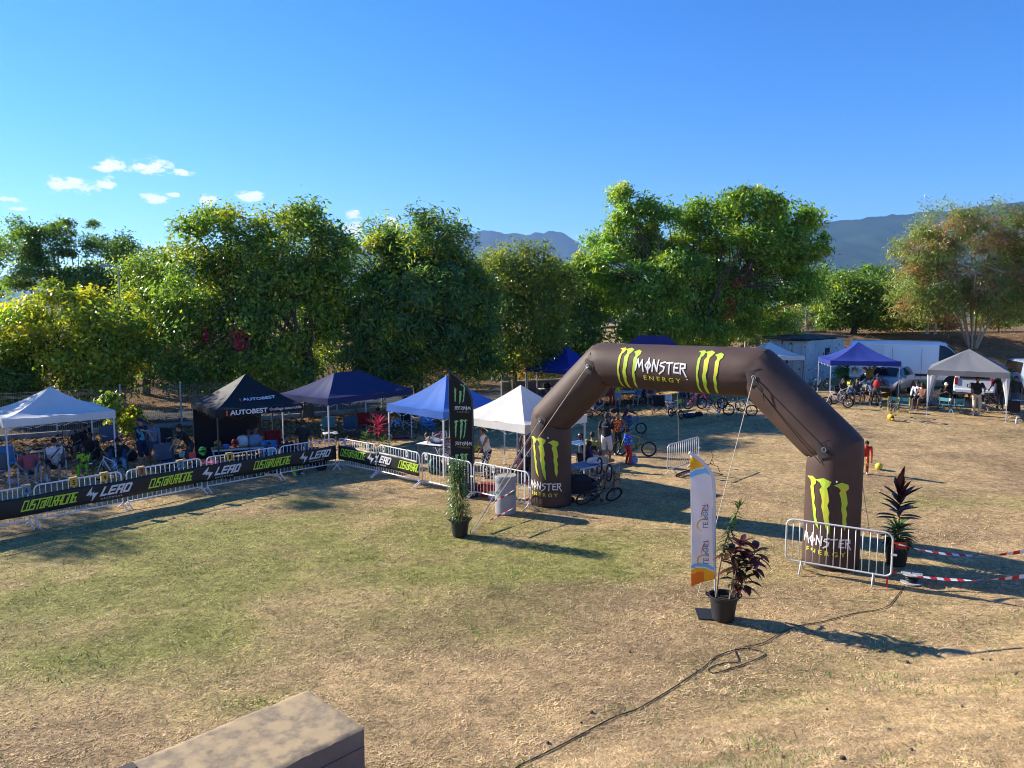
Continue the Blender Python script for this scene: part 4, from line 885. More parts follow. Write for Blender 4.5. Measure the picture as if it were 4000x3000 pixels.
flag_blk = canopy_mat('black_flag_cloth', (.018,.017,.019), .12); flag_wht = canopy_mat('white_flag_cloth', (.78,.77,.80), .3)
fclaw = mat('flag_claw_print', (.25,.55,.18), .6, .15, 6)
it = []
for zc in (3.02, 1.95, .92):
    it.append((claws(-.02), fclaw, .0, zc, .62, .62, 0, True))
    if zc > 1: it += [(MONST, print_white, .06, zc-.42, .52, .42, 0, True), (ENER, mat('dull_yellow_print', (.30,.26,.05), .6), .06, zc-.54, .38, .4, 0, True)]
fb = GH(1846, 1930); fl1 = feather('tall black feather flag with three lime claw marks by the sky blue tent', (fb.x-.3, fb.y+.1, 0), rad(-14), 3.72, .74, .42, flag_blk, dark_leg, it, lean=-.018)
mb = MB(); mb.box((.36,0,.012), (.5,.5,.022)); part('base_plate', mb, dark_leg, fl1)
o_m = mat('flag_orange', (.75,.24,.02), .6, .1, 3, trans=.3); y_m = mat('flag_yellow', (.82,.50,.03), .6, .1, 3, trans=.3); c_m = mat('flag_cyan', (.22,.55,.85), .6, .1, 3, trans=.3); gr_m = mat('grey_print', (.20,.19,.22), .6)
def lsplit(c, z0, ht, wd):
    z = c.z-.05*math.sin((c.x/wd+.5)*4); b = z0+.0
    if z < b+.06: return 2 if c.x < .0 else 1
    if z < b+.15: return 1
    if z < b+.17: return 0
    if z < b+.24: return 3
    tz = ht-.16
    if z > tz: return 0 if z > ht-.05 else 1
    if z > tz-.14: return 2 if c.x > 0 else 1
    if z > tz-.165: return 0
    if z > tz-.27: return 3
    return 0
PORT = fit(text_poly('LE PORT', 1, .006), 1, .2)
ring_v = []; ring_f = []
for i in range(20):
    a = rad(200+i*11); w2 = .045*math.sin(math.pi*(i+.5)/20)+.012
    ring_v += [(math.cos(a)*(.5-w2), math.sin(a)*(.5-w2)*.9, 0), (math.cos(a)*(.5+w2), math.sin(a)*(.5+w2)*.9, 0)]
    if i: o = 2*i-2; ring_f.append((o, o+1, o+3, o+2))
RING = (ring_v, ring_f)
def swoosh(k): 
    V, F = [], []
    for i in range(12):
        t__ = i/11; x = -.1+.5*t__; y = .12+.28*t__**1.6+k*.06; w2 = .03*math.sin(math.pi*(t__*.9+.05)); V += [(x, y-w2, 0), (x, y+w2, 0)]
        if i: o = 2*i-2; F.append((o, o+2, o+3, o+1))
    return V, F
itl = []
for zc in (1.18, 1.84):
    itl += [(PORT, gr_m, .05, zc, .44, .5, rad(90), True), (RING, y_m, .02, zc-.17, .22, .26, rad(90), True), (swoosh(0), mat('red_print', (.6,.08,.06), .6), -.07, zc+.02, .5, .35, rad(90), True), (swoosh(1.4), c_m, -.04, zc-.02, .5, .35, rad(90), True)]
lp = GH(2782, 2398); fl2 = feather('white feather flag with orange and blue ends beside the front potted plant', (lp.x-.16, lp.y, 0), rad(-6), 3.0, .42, .68, [flag_wht, y_m, o_m, c_m], alu, itl, lean=-.035, split=lsplit, plate_m=flag_wht)
mb = MB(); mb.box((.15,-.02,.010), (.55,.48,.018)); part('base_plate', mb, mat('black_steel', (.02,.02,.022), .5, .15, 20), fl2)
# ================================================================== FENCE, WALL, POLES, BUILDINGS
conc = mat('concrete', (.30,.275,.24), .9, .25, 3, bump=.5, bscale=20, tint=((.17,.155,.14), 1.6, .5, .25))
conc_dark = mat('grey_concrete_wall', (.12,.12,.125), .9, .25, 2, bump=.4, bscale=18)
wire_m = mat('fence_wire', (.30,.31,.31), .5, .1, 20, metal=.4); post_m = mat('fence_post', (.42,.43,.43), .5, .12, 12, metal=.2)
fs0 = -14.0; npan = 25; fz = thing('wire_fence', 'tall welded wire fence on a low kerb behind the tents', 'fence', (FA[0]+FD[0]*fs0, FA[1]+FD[1]*fs0, 0), math.atan2(FD[1], FD[0]))
def panel_mesh():
    mb = MB(); ln = 2.5; n_ = 31
    prof = [(0,.22),(0,.5),(.035,.55),(0,.6),(0,1.15),(.035,1.2),(0,1.25),(0,1.75),(.035,1.8),(0,1.85),(0,2.0)]
    for i in range(n_):
        x = ln*(i+.5)/n_; mb.tube([(x, y, z) for y, z in prof], .0055, 3, False)
    for z in (.24,.5,.55,.6,1.15,1.2,1.25,1.75,1.8,1.85,1.98): mb.tube([(0,.035 if z in (.55,1.2,1.8) else 0,z),(ln,.035 if z in (.55,1.2,1.8) else 0,z)], .0055, 3, False)
    return mb.mesh('wire_panel', wire_m)
mb = MB(); mb.box((0,0,1.05), (.06,.06,2.14)); mb.box((0,0,2.13), (.075,.075,.03)); postme = mb.mesh('post', post_m)
for i in range(npan+1):
    xw, yw = FA[0]+FD[0]*(fs0+2.5*i), FA[1]+FD[1]*(fs0+2.5*i); z = hz(xw, yw)
    link('post', postme, fz, (2.5*i, 0, z))
    if i < npan:
        o = link('wire_panel', cached('fpanel', panel_mesh), fz, (2.5*i, 0, z)); o['kind'] = 'stuff'
        mb = MB(); mb.box((1.25,0,.1), (2.5,.14,.24)); o = link('kerb', cached('fkerb', lambda: mb.mesh('kerb', conc)), fz, (2.5*i, 0, z))
a, b = GH(1960, 1566), GH(2420, 1530); wl = thing('graffiti_wall', 'low grey concrete wall with white graffiti behind the royal blue tent', 'wall', (a.x, a.y+.4, 0), math.atan2(b.y-a.y, b.x-a.x)); LW = (b-a).length
for i in range(3):
    mb = MB(); mb.box((LW*(i+.5)/3, .1, .5), (LW/3-.02, .2, 1.1)); part('wall_panel', mb, conc_dark, wl)
mb = MB(); mb.box((LW/2, .1, 1.09), (LW, .26, .08)); part('coping', mb, conc, wl)
for k, (x0, pts) in enumerate(((2.6, [(0,0),(.1,.55),(.22,.6),(.34,.5),(.4,0)]), (2.75, [(0,.3),(.2,.3)]), (3.1, [(0,0),(.0,.58),(.2,.6),(.28,.45),(.15,.32),(.32,0)]), (3.55, [(.3,.55),(.12,.6),(0,.4),(.05,.1),(.25,.05)]), (4.0, [(0,.5),(.12,.62),(.22,.5)]))):
    mb = MB(); mb.tube([(x0+x, -.006, .3+y) for x, y in pts], .028, 5); o = part('graffiti', mb, mat('spray_paint', (.38,.38,.38), .8), wl, True); o.scale = (1, .25, 1)
def pole(label, px, yd, ht, r, m_, lean=0, arm=0, name='lamp_post'):
    x = (px-2000)/FPX*yd; t_ = thing(name, label, 'post', (x, yd, hz(x, yd)))
    mb = MB(); mb.tube([(0,0,-.2),(lean*ht*.5,0,ht*.5),(lean*ht,0,ht)], [r,r*.85,r*.65], 10); part('shaft', mb, m_, t_, True)
    mb = MB(); mb.lathe([(r*2,0),(r*2,.05),(r*1.2,.08)], 12); part('base_flange', mb, m_, t_)
    if arm:
        mb = MB(); mb.tube([(lean*ht,0,ht-.3),(.15,0,ht+.15),(arm*.6,0,ht+.35),(arm,0,ht+.3)], r*.5, 8); part('arm', mb, m_, t_, True)
        mb = MB(); mb.box((arm+.2,0,ht+.28), (.5,.2,.09)); part('lamp_head', mb, m_, t_)
grey_p = mat('grey_pole', (.40,.41,.42), .5, .1, 8, metal=.3); pale_p = mat('pale_pole', (.62,.60,.55), .7, .12, 6)
pole('slim grey street lamp rising through the yellow green tree', 478, 42, 7.6, .055, grey_p, arm=-.9)
pole('slender grey post beside the royal blue tent', 2056, 44.5, 4.2, .05, grey_p, name='metal_post')
pole('leaning pale wooden pole on the bank below the feathery tree', 3617, 57, 4.6, .10, pale_p, .09, name='wooden_pole')
pole('short pale post on the bank beside the leaning pole', 3650, 57, 3.4, .08, pale_p, name='wooden_pole')
pole('white marker post left of the shipping container', 2911, 52, 2.9, .06, pale_p, name='metal_post')
# houses of the town behind
bw = mat('white_render', (.68,.67,.63), .9, .1, 1.5, bump=.2); glass = mat('window_glass', (.03,.04,.05), .08, .1, 5, spec=.8); rail_w = mat('white_rail', (.75,.75,.75), .5)
def block(label, x0, x1, Yd, ytop, dep, storeys, rail=False, name='apartment_building', group=None):
    a, b = GY(x0, ytop, Yd), GY(x1, ytop, Yd); z0 = hz((a.x+b.x)/2, Yd)-.3; H_ = a.z-z0; wd = b.x-a.x
    t_ = thing(name, label, 'building', ((a.x+b.x)/2, Yd, z0), 0, group)
    sh = H_/storeys; nb = max(2, int(wd/3.0))
    mb = MB(); mb.box((0, dep/2+.12, H_/2), (wd, dep, H_)); part('wall', mb, bw, t_)
    for s in range(storeys):
        mb = MB(); mb.box((0, .06, s*sh+sh*.96), (wd, .16, sh*.08)); part('cornice', mb, bw, t_)
        for i in range(nb):
            xw = -wd/2+wd*(i+.5)/nb; mb = MB(); mb.box((xw, .10, s*sh+sh*.55), (wd/nb*.5, .1, sh*.42)); q = part('window', mb, glass, t_)
            mb = MB(); mb.box((xw, .03, s*sh+sh*.31), (wd/nb*.6, .18, .07)); part('sill', mb, bw, q)
    mb = MB(); mb.box((0, dep/2+.12, H_+.1), (wd+.3, dep+.3, .22)); rf = part('roof', mb, bw, t_)
    if rail:
        for i in range(int(wd/.9)+1): mb = MB(); mb.box((-wd/2+.2+.9*i, .2, H_+.75), (.09,.09,1.1)); part('railing_post', mb, rail_w, rf)
        mb = MB(); mb.box((0, .2, H_+1.28), (wd,.06,.06)); part('handrail', mb, rail_w, rf)
block('white apartment block with a railed flat roof behind the rounded tree', 3150, 3345, 130, 1086, 12, 4, True)
block('lower white building beside the railed apartment block', 3395, 3520, 165, 1078, 12, 4, False)
block('white house glimpsed through the gap right of the dark evergreen', 2305, 2400, 105, 1205, 9, 2)
block('long pale building glimpsed behind the dry bushes', 3130, 3240, 110, 1180, 9, 2)
block('pale house hidden behind the wide light green tree', 2760, 2960, 118, 1150, 9, 3)
# ---- foreground concrete plinth
pb = [GZ(1200,2690,1.2), GZ(1425,2840,1.2), GZ(560,3000,1.2)]; ex = (pb[1]-pb[0]); wp = ex.length; ex.normalize(); ey = Vector((ex.y,-ex.x,0)); ey = ey if ey.dot(pb[2]-pb[0]) > 0 else -ey
mb = MB(); LNG = 3.6; n1, n2 = 20, 44
plm = mat('plinth_top', (.27,.205,.13), .95, .42, 14, bump=.35, bscale=130, tint=((.41,.30,.165), 4.2, .45, .12))
def plz(x, y): return .012*float(fbm(np.array(x*5.), np.array(y*5.), 3, 3)-.5)
org = Vector((pb[0].x, pb[0].y, 0)); ang_p = math.atan2(ex.y, ex.x); sgn = 1 if (Matrix.Rotation(ang_p, 3, 'Z') @ Vector((0,1,0))).dot(ey) > 0 else -1
pl = thing('concrete_plinth', 'worn concrete stair plinth with sandy stains at the foot of the terrace', 'plinth', org, ang_p)
def chip(x, y):
    e = min(x, wp-x, y); return -.02*max(0, 1-e/.05)*float(fbm(np.array(x*11.+y*7), np.array(y*9.-x*3), 3, 9))*1.6
mb.grid(lambda u, v: Vector((u*wp, sgn*v*LNG, 1.2+plz(u*wp, v*LNG)+chip(u*wp, v*LNG))), n1*2, n2*2); part('top_slab', mb, plm, pl, 'all')
mb = MB(); mb.box((wp/2, sgn*LNG/2, .585), (wp-.012, LNG-.012, 1.19)); part('body', mb, mat('plinth_side', (.21,.185,.17), .9, .2, 2.5, bump=.4, bscale=25, tint=((.10,.09,.085), 1.2, .5, .2)), pl)
for k in range(3):
    mb = MB(); mb.box((wp+.0, sgn*(.0+LNG*.5), .35+.32*k), (.012, LNG-.02, .006)); part('joint', mb, conc_dark, pl)
mb = MB(); mb.box((.09, sgn*2.02, 1.205), (.12,.20,.012)); part('steel_plate', mb, mat('rusty_steel', (.05,.04,.035), .7, .3, 20), pl)

# ---- container
cm_w = mat('container_paint', (.56,.66,.71), .6, .1, 3, bump=.1, tint=((.16,.10,.06), 3.2, .60, .06)); cm_d = mat('container_door_paint', (.55,.58,.58), .6, .1, 3, tint=((.14,.09,.05), 3.5, .585, .06)); roof_d = mat('dark_roof_sheet', (.035,.035,.04), .7, .2, 4)
cb = 43.5; ld = Vector((math.sin(rad(cb)), math.cos(rad(cb)), 0)); CX, CY = 18.15, 45.5; zc = hz(CX, CY); ct = thing('shipping_container', 'weathered pale blue shipping container hut with a dark flat roof', 'container', (CX, CY, zc), math.atan2(ld.y, ld.x))
CL, CW, CH = 6.06, 2.44, 2.59       # local x along the long side, +y to the door end side
mb = MB(); pts = []; x = .12
while x < CL-.12: pts += [(x,.0),(x+.07,.0),(x+.11,.035),(x+.18,.035)]; x += .22
for (xa, ya), (xb, yb) in zip(pts[:-1], pts[1:]): mb.add([(xa,ya+.01,.12),(xb,yb+.01,.12),(xb,yb+.01,CH-.12),(xa,ya+.01,CH-.12)], [(0,1,2,3)])
part('corrugated_side', mb, cm_w, ct)
for (x, y) in ((0,0),(CL,0),(0,CW),(CL,CW)): mb = MB(); mb.box((x+(.06 if x == 0 else -.06), y+(.06 if y == 0 else -.06), CH/2), (.13,.13,CH)); part('corner_post', mb, cm_w, ct)
mb = MB()
mb.box((CL/2,.05,.06), (CL-.26,.10,.13)); mb.box((CL/2,.05,CH-.06), (CL-.26,.10,.13)); part('side_rails', mb, cm_w, ct)
mb = MB(); mb.box((CL/2, CW/2+.06, CH/2), (CL-.1, CW-.2, CH-.05)); part('inner_shell', mb, cm_d, ct)
for i in range(2):
    mb = MB(); y0 = .13+i*1.09; mb.box((.02, y0+.545, CH/2), (.05, 1.07, CH-.2)); dr = part('door', mb, cm_d, ct)
    for yy in (.25, .8): mb = MB(); mb.tube([(-.03, y0+yy, .15),(-.03, y0+yy, CH-.15)], .02, 8); part('lock_rod', mb, post_m, dr)
mb = MB(); mb.box((3.1,-.02,1.55), (.62,.06,1.0)); wf = part('window', mb, mat('dark_opening', (.012,.014,.016), .6), ct)
mb = MB(); mb.box((3.1,-.06,1.72), (.5,.02,.04)); mb.box((3.3,-.2,1.6), (.03,.3,.30)); part('shutter', mb, cm_d, wf)
for k in range(4): mb = MB(); mb.box((3.1,-.06,1.2+.2*k), (.56,.02,.02)); part('window_bar', mb, roof_d, wf)
mb = MB()
def rf_(u, v): return Vector((-.55+(CL+1.3)*u, -.35+(CW+.7)*v, CH+.12+.10*v+.018*math.sin(v*60))), Vector((0,0,1))
mb.slab(rf_, 2, 44, .02); part('roof_sheet', mb, roof_d, ct)
for k in range(4): mb = MB(); mb.bar((-.4+2.1*k,-.3,CH+.06), (-.4+2.1*k,CW+.3,CH+.13), .07); part('roof_batten', mb, roof_d, ct)

# ================================================================== VEHICLES
def vehicle(label, name, cat, loc, yaw, st, paint, wheels, wr, parts, glassp):
    """st: stations (x, zb, belt, zr, hw, hwr); surface(x,t) with t 0 sill .. 6 roof centre"""
    xs_ = [s[0] for s in st]
    def ring(x):
        v = [float(np.interp(x, xs_, [s[k] for s in st])) for k in range(1, 6)]; zb, belt, zr, hw, hwr = v; belt = min(belt, zr-.06)
        return [(hw*.86, zb), (hw*.985, zb+.10), (hw, zb+(belt-zb)*.55), (hw*.975, belt), (hwr, belt+(zr-belt)*.86), (hwr*.84, zr-(zr-belt)*.02), (0, zr+.02)]
    def surf(x, t, s=1):
        r_ = ring(x); i = min(int(t), 5); f = t-i; y, z = (r_[i][k]*(1-f)+r_[i+1][k]*f for k in (0, 1)); return Vector((x, s*y, z))
    o = thing(name, label, cat, loc, yaw)
    fx = sorted(set(list(np.linspace(xs_[0], xs_[-1], 34))+xs_)); mb = MB(); NR = 13; V = []
    for x in fx:
        r_ = ring(x); full = [(y, z) for y, z in r_]+[(-y, z) for y, z in reversed(r_[:-1])]; V += [(x, -y, z) for y, z in full]
    n_ = len(fx); F = [(i*NR+j, (i+1)*NR+j, (i+1)*NR+j+1, i*NR+j+1) for i in range(n_-1) for j in range(NR-1)]+[(i*NR+NR-1, (i+1)*NR+NR-1, (i+1)*NR, i*NR) for i in range(n_-1)]
    F += [tuple(range(NR)), tuple(reversed([(n_-1)*NR+j for j in range(NR)]))]; mb.add(V, F); part('body', mb, paint, o, True)
    for nm, xa, xb, ta, tb, side, mm in glassp:
        for s in ((1, -1) if side == 2 else (side,)):
            mb = MB()
            if side == 0:
                def g(u, v):
                    tt = ta+(6-ta)*2*min(v, 1-v); q = surf(xa+(xb-xa)*u, tt, -1 if v < .5 else 1); return q+Vector((.012,0,.014))
                mb.grid(g, 8, 16)
            else: mb.grid(lambda u, v: surf(xa+(xb-xa)*u, ta+(tb-ta)*v, s)+Vector((0, s*.012, .004)), 8, 5)
            part(nm, mb, mm, o, 'all')
    for x in wheels:
        for s in (-1, 1):
            y = s*(np.interp(x, xs_, [q[4] for q in st])-.10); M = Matrix.Rotation(rad(90), 3, 'X')
            mb = MB(); mb.lathe([(wr*.62,-.11),(wr*.95,-.11),(wr,-.06),(wr,.06),(wr*.95,.11),(wr*.62,.11)], 24, (x, y, wr), M); wh = part('wheel', mb, mat('tyre', (.016,.016,.017), .85, .15, 30), o, True)
            mb = MB(); mb.lathe([(.03,-.10),(wr*.6,-.09),(wr*.64,-.115),(wr*.64,.115),(wr*.6,.09),(.03,.10)], 20, (x, y, wr), M); part('rim', mb, mat('alloy', (.42,.42,.43), .35, .1, 10, metal=.7), wh, True)
            mb = MB(); M2 = Matrix.Rotation(rad(90), 3, 'X'); mb.lathe([(wr*1.22,-.02),(wr*1.22,.02)], 24, (x, s*(float(np.interp(x, xs_, [q[4] for q in st]))*.985+.0), wr+.02), M2); part('wheel_arch', mb, mat('arch_trim', (.02,.02,.02), .8), o)
    for nm, c, sz, mm in parts:
        mb = MB(); mb.box(c, sz); q = part(nm, mb, mm, o)
        md = q.modifiers.new('bevel', 'BEVEL'); md.width = min(sz)*.3; md.segments = 2
    return o, surf
carg = mat('car_glass', (.012,.014,.016), .12, .2, 2, spec=.45); plastic = mat('black_plastic', (.02,.02,.022), .6, .15, 20); lampg = mat('headlamp', (.7,.72,.75), .1, .1, 20, spec=.8); redl = mat('tail_lamp', (.35,.012,.012), .2, .15, 20, spec=.6); platem = mat('number_plate_white', (.7,.7,.7), .5)
vw = mat('van_white', (.70,.71,.73), .3, .05, 2, coat=.5); silver = mat('car_silver', (.34,.35,.37), .28, .06, 3, metal=.5, coat=.5); cw = mat('car_white', (.62,.65,.70), .3, .05, 2, coat=.4)
VST = [(0,.45,1.35,2.46,.98,.86),(.06,.42,1.35,2.52,1.02,.90),(4.25,.42,1.35,2.52,1.02,.90),(4.6,.42,1.32,2.45,1.02,.88),(4.85,.42,1.28,2.24,1.01,.85),(5.25,.42,1.2,1.74,1.0,.82),(5.55,.42,1.1,1.36,.99,.82),(5.85,.42,.95,1.12,.95,.78),(6.0,.45,.8,.93,.84,.7)]
vY = 43.6; vx = (3490-2000)/FPX*vY
van, vs = vehicle('tall white panel van parked behind the violet blue tent', 'panel_van', 'van', (vx-1.9, vY+1.3, hz(vx, vY)), rad(-27), VST, vw, (1.0, 5.0), .35,
  [('bumper', (5.93,0,.48), (.22,1.9,.3), plastic), ('mirror', (4.95,-1.16,1.4), (.14,.22,.36), plastic), ('mirror', (4.95,1.16,1.4), (.14,.22,.36), plastic), ('headlight', (5.84,-.78,.92), (.22,.3,.26), lampg), ('headlight', (5.84,.78,.92), (.22,.3,.26), lampg), ('grille', (5.97,0,.75), (.1,1.0,.16), plastic), ('rubbing_strip', (2.6,-1.03,.75), (3.0,.03,.12), plastic), ('tail_light', (.01,-.9,1.3), (.06,.12,.5), redl)],
  [('side_window', 4.3, 5.35, 3.15, 4.0, 2, carg), ('windscreen', 4.66, 5.5, 4.35, 6, 0, carg)])
van.scale = (1.07,)*3
mb = MB(); mb.bar((2.1,-1.03,.6), (2.1,-1.0,2.2), .012); part('door_seam', mb, plastic, van); mb = MB(); mb.bar((3.5,-1.03,.6), (3.5,-1.0,2.2), .012); part('door_seam', mb, plastic, van)
mb = MB(); mb.grid(lambda u, v: vs(.35+1.35*u, 3.2+.75*v, -1)+Vector((0,-.008,0)), 6, 4); part('side_panel', mb, mat('van_panel', (.62,.63,.65), .35, .05, 3), van)
mb = MB(); mb.box((4.62,-.86,2.1), (.10,.03,.06)); part('roof_marker', mb, plastic, van)
SST = [(0,.38,.78,.95,.70,.62),(.1,.32,.9,1.06,.80,.64),(.42,.30,.95,1.36,.84,.60),(.9,.28,.95,1.48,.865,.61),(1.9,.28,.94,1.5,.865,.63),(2.3,.28,.93,1.43,.865,.62),(2.72,.28,.92,1.18,.865,.65),(3.0,.28,.86,.99,.865,.70),(3.55,.28,.78,.91,.85,.68),(3.9,.30,.68,.80,.80,.6),(4.06,.34,.55,.64,.68,.5)]
sY = 40.0; sx_ = (3478-2000)/FPX*sY; hd = rad(-134)
car, cs_ = vehicle('silver hatchback parked nose out behind the violet blue tent', 'parked_car', 'car', (sx_-math.cos(hd)*2.05, sY-math.sin(hd)*2.05, hz(sx_, sY)), hd, SST, silver, (.75, 3.25), .31,
  [('bumper', (4.0,0,.38), (.2,1.4,.22), plastic), ('grille', (3.99,0,.60), (.14,.9,.11), plastic), ('headlight', (3.86,-.6,.66), (.24,.28,.13), lampg), ('headlight', (3.86,.6,.66), (.24,.28,.13), lampg), ('mirror', (2.55,.97,1.0), (.13,.2,.14), silver), ('mirror', (2.55,-.97,1.0), (.13,.2,.14), silver), ('front_plate', (4.09,0,.44), (.02,.5,.11), platem)],
  [('side_window', .55, 2.6, 3.12, 4.0, 2, carg), ('windscreen', 2.33, 2.95, 4.2, 6, 0, carg)])
BST = [(0,.40,1.02,1.72,.86,.74),(.08,.36,1.05,1.80,.91,.78),(2.6,.34,1.02,1.82,.92,.78),(3.0,.34,1.0,1.6,.92,.78),(3.4,.34,.98,1.15,.90,.78),(4.0,.34,.85,1.0,.88,.72),(4.35,.38,.65,.75,.75,.6)]
def hatch(label, px, Yd, hdg, paint, plate=None):
    x = (px-2000)/FPX*Yd; o, s = vehicle(label, 'parked_car', 'car', (x, Yd, hz(x, Yd)), hdg, BST, paint, (.85, 3.5), .32,
      [('bumper', (-.02,0,.50), (.16,1.72,.26), paint), ('tail_light', (-.005,.79,1.02), (.07,.14,.36), redl), ('tail_light', (-.005,-.79,1.02), (.07,.14,.36), redl), ('rear_window', (-.012,0,1.36), (.04,1.3,.42), carg), ('number_plate_panel', (-.02,0,.80), (.05,.62,.16), plastic), ('door_handle', (-.03,0,.93), (.05,.4,.05), plastic)],
      [('side_window', .5, 2.9, 3.15, 4.0, 2, carg), ('windscreen', 2.75, 3.38, 4.3, 6, 0, carg)])
    if plate:
        mb = MB(); mb.box((-.05,0,.80), (.02,.52,.11)); q = part('rear_plate', mb, platem, o)
        letter('lettering', fit(text_poly(plate, 1, .01), .40, .075), plane_fn((-.0605,0,.80), (0,-1,0), (0,0,1)), print_blk, q, 0, .002)
    return o
hatch('white small van seen from behind through the grey gazebo', 3815, 37.4, rad(56), cw, 'EP 277')
hatch('pale blue grey car standing past the grey gazebo corner', 4085, 39, rad(75), mat('car_bluegrey', (.30,.36,.43), .3, .05, 2, coat=.4))

# ================================================================== PLANTS IN POTS, BARREL, CABLE, TAPE
potm = mat('black_pot', (.022,.022,.024), .55, .15, 12, spec=.4); soil = mat('potting_soil', (.05,.032,.02), .95, .4, 20, bump=.8, bscale=30)
def pot(parent, rt, rb, h, label=None, handles=True):
    mb = MB(); mb.lathe([(rb*.9,0),(rb,.01),(rt*.96,h-.05),(rt*1.06,h-.05),(rt*1.07,h),(rt*.97,h),(rt*.93,h-.12)], 28, cap=False); q = part('pot', mb, potm, parent, True)
    mb = MB(); mb.lathe([(.001,h-.07),(rt*.5,h-.075),(rt*.95,h-.09)], 22, cap=False); part('soil', mb, soil, parent, True)
    if handles:
        for s in (-1, 1): mb = MB(); mb.tube([(s*rt*1.0,-.07,h-.03),(s*rt*1.22,-.05,h+.01),(s*rt*1.22,.05,h+.01),(s*rt*1.0,.07,h-.03)], .014, 6); part('handle', mb, potm, q, True)
def leafblade(P, d, nn, ln, wd, fold=.15, curl=.25):
    """pointed leaf: two rows of faces folded on its rib"""
    d = Vector(d).normalized(); nn = Vector(nn); s = d.cross(nn).normalized(); nn = s.cross(d); V = []; n_ = 5
    for i in range(n_+1):
        t_ = i/n_; w2 = wd/2*math.sin(math.pi*min(1, t_*.92+.06))**.8 if i < n_ else 0
        c = Vector(P)+d*ln*t_-nn*curl*ln*t_*t_; V += [c+s*w2+nn*fold*w2*2, c, c-s*w2+nn*fold*w2*2]
    F = []
    for i in range(n_): a = 3*i; F += [(a, a+1, a+4, a+3), (a+1, a+2, a+5, a+4)]
    return V, F
def leaves(parent, specs, m_, name='leaf', joined=False):
    if joined:
        mb = MB()
        for P, d, nn, ln, wd, fo, cu in specs: mb.add(*leafblade(P, d, nn, ln, wd, fo, cu))
        o = part(name, mb, m_, parent, 'all'); o['kind'] = 'stuff'; return o
    for P, d, nn, ln, wd, fo, cu in specs:
        mb = MB(); mb.add(*leafblade(P, d, nn, ln, wd, fo, cu)); part(name, mb, m_, parent, 'all')
lg = mat('leaf_green', (.11,.21,.04), .35, .3, 9, trans=.3, spec=.5); lgy = mat('leaf_lime', (.20,.28,.04), .35, .3, 9, trans=.35, spec=.5); ldk = mat('leaf_deep_green', (.028,.07,.02), .3, .3, 9, trans=.2, spec=.5)
lred = mat('leaf_maroon', (.085,.02,.022), .35, .4, 7, trans=.2, spec=.5, tint=((.05,.075,.022), 3, .5, .12)); lblk = mat('leaf_black_red', (.055,.014,.016), .35, .3, 8, trans=.15, spec=.5); lpink = mat('leaf_crimson', (.40,.025,.06), .4, .35, 7, trans=.3)
stemm = mat('plant_stem', (.30,.22,.13), .8, .2, 12)
R = random.Random(21)
def ring_specs(r_, z0, z1, n_, ln, wd, tilt, rad0=.02, curl=.25, fold=.15, cx=0, cy=0):
    out = []
    for i in range(n_):
        a = i*2.39996+r_.uniform(-.3,.3); f = i/max(1, n_-1); z = z0+(z1-z0)*f; el = tilt[0]+(tilt[1]-tilt[0])*f+r_.uniform(-.2,.2)
        d = Vector((math.cos(a)*math.cos(el), math.sin(a)*math.cos(el), math.sin(el))); nn = Vector((-math.cos(a)*math.sin(el), -math.sin(a)*math.sin(el), math.cos(el)))
        out.append((Vector((cx+math.cos(a)*rad0, cy+math.sin(a)*rad0, z)), d, nn, ln*r_.uniform(.7,1.2), wd*r_.uniform(.8,1.15), fold, curl))
    return out
# bamboo-like plant
q = GH(1797, 2092); t_ = thing('potted_plant', 'slender column of narrow bright leaves in a black pot before the barriers', 'plant', (q.x, q.y, q.z), .3, 'potted plants around the arch'); pot(t_, .235, .18, .42)
for i in range(5):
    a = i*1.3; mb = MB(); mb.tube([(.05*math.cos(a),.05*math.sin(a),.3),(.09*math.cos(a),.09*math.sin(a),1.1),(.07*math.cos(a+.4)-.02,.07*math.sin(a),1.75-.12*i)], [.012,.010,.004], 6); part('stem', mb, stemm, t_, True)
for k, m_ in enumerate((lg, lgy, ldk)):
    sp = []
    for i in range(430):
        z = .42+1.5*R.random()**.85; a = R.random()*6.283; r0 = (.06+.20*R.random())*(1.05-.45*(z-.42)/1.6); el = R.uniform(-.7,.75)
        d = Vector((math.cos(a)*math.cos(el), math.sin(a)*math.cos(el), math.sin(el))); sp.append((Vector((r0*math.cos(a)-.03*z, r0*math.sin(a), z)), d, Vector((0,0,1)), R.uniform(.13,.21), R.uniform(.016,.026), .1, .35))
    leaves(t_, sp, m_, 'leaves', True)
# front pot with tall green shoot and red-green croton
q = GH(2824, 2418); t_ = thing('potted_plant', 'leaning green shoot and maroon leaved bush in a black pot beside the white feather flag', 'plant', (q.x, q.y, q.z), -.2, 'potted plants around the arch'); pot(t_, .255, .19, .46)
sh = [Vector((-.13,0,.36)), Vector((-.10,-.02,.9)), Vector((-.02,-.02,1.35)), Vector((.10,0,1.75)), Vector((.235,0,2.12))]
mb = MB(); mb.tube(sh, [.02,.018,.015,.012,.008], 7); part('stem', mb, stemm, t_, True)
sp = []
for i in range(92):
    f = i/91; z = f**.9; a_ = 1.15+.97*z; k = (z*.62+.38)*4; j = min(3, int(k)); P = sh[j].lerp(sh[j+1], k-j) if j < 4 else sh[4]
    a = i*2.4; el = R.uniform(-.5,.2) if f < .86 else R.uniform(.5,1.2); d = Vector((math.cos(a)*math.cos(el), math.sin(a)*math.cos(el), math.sin(el))); sp.append((P, d, Vector((0,0,1)), R.uniform(.15,.21), .032, .12, .25))
leaves(t_, sp[:72], ldk); leaves(t_, sp[72:], lgy)
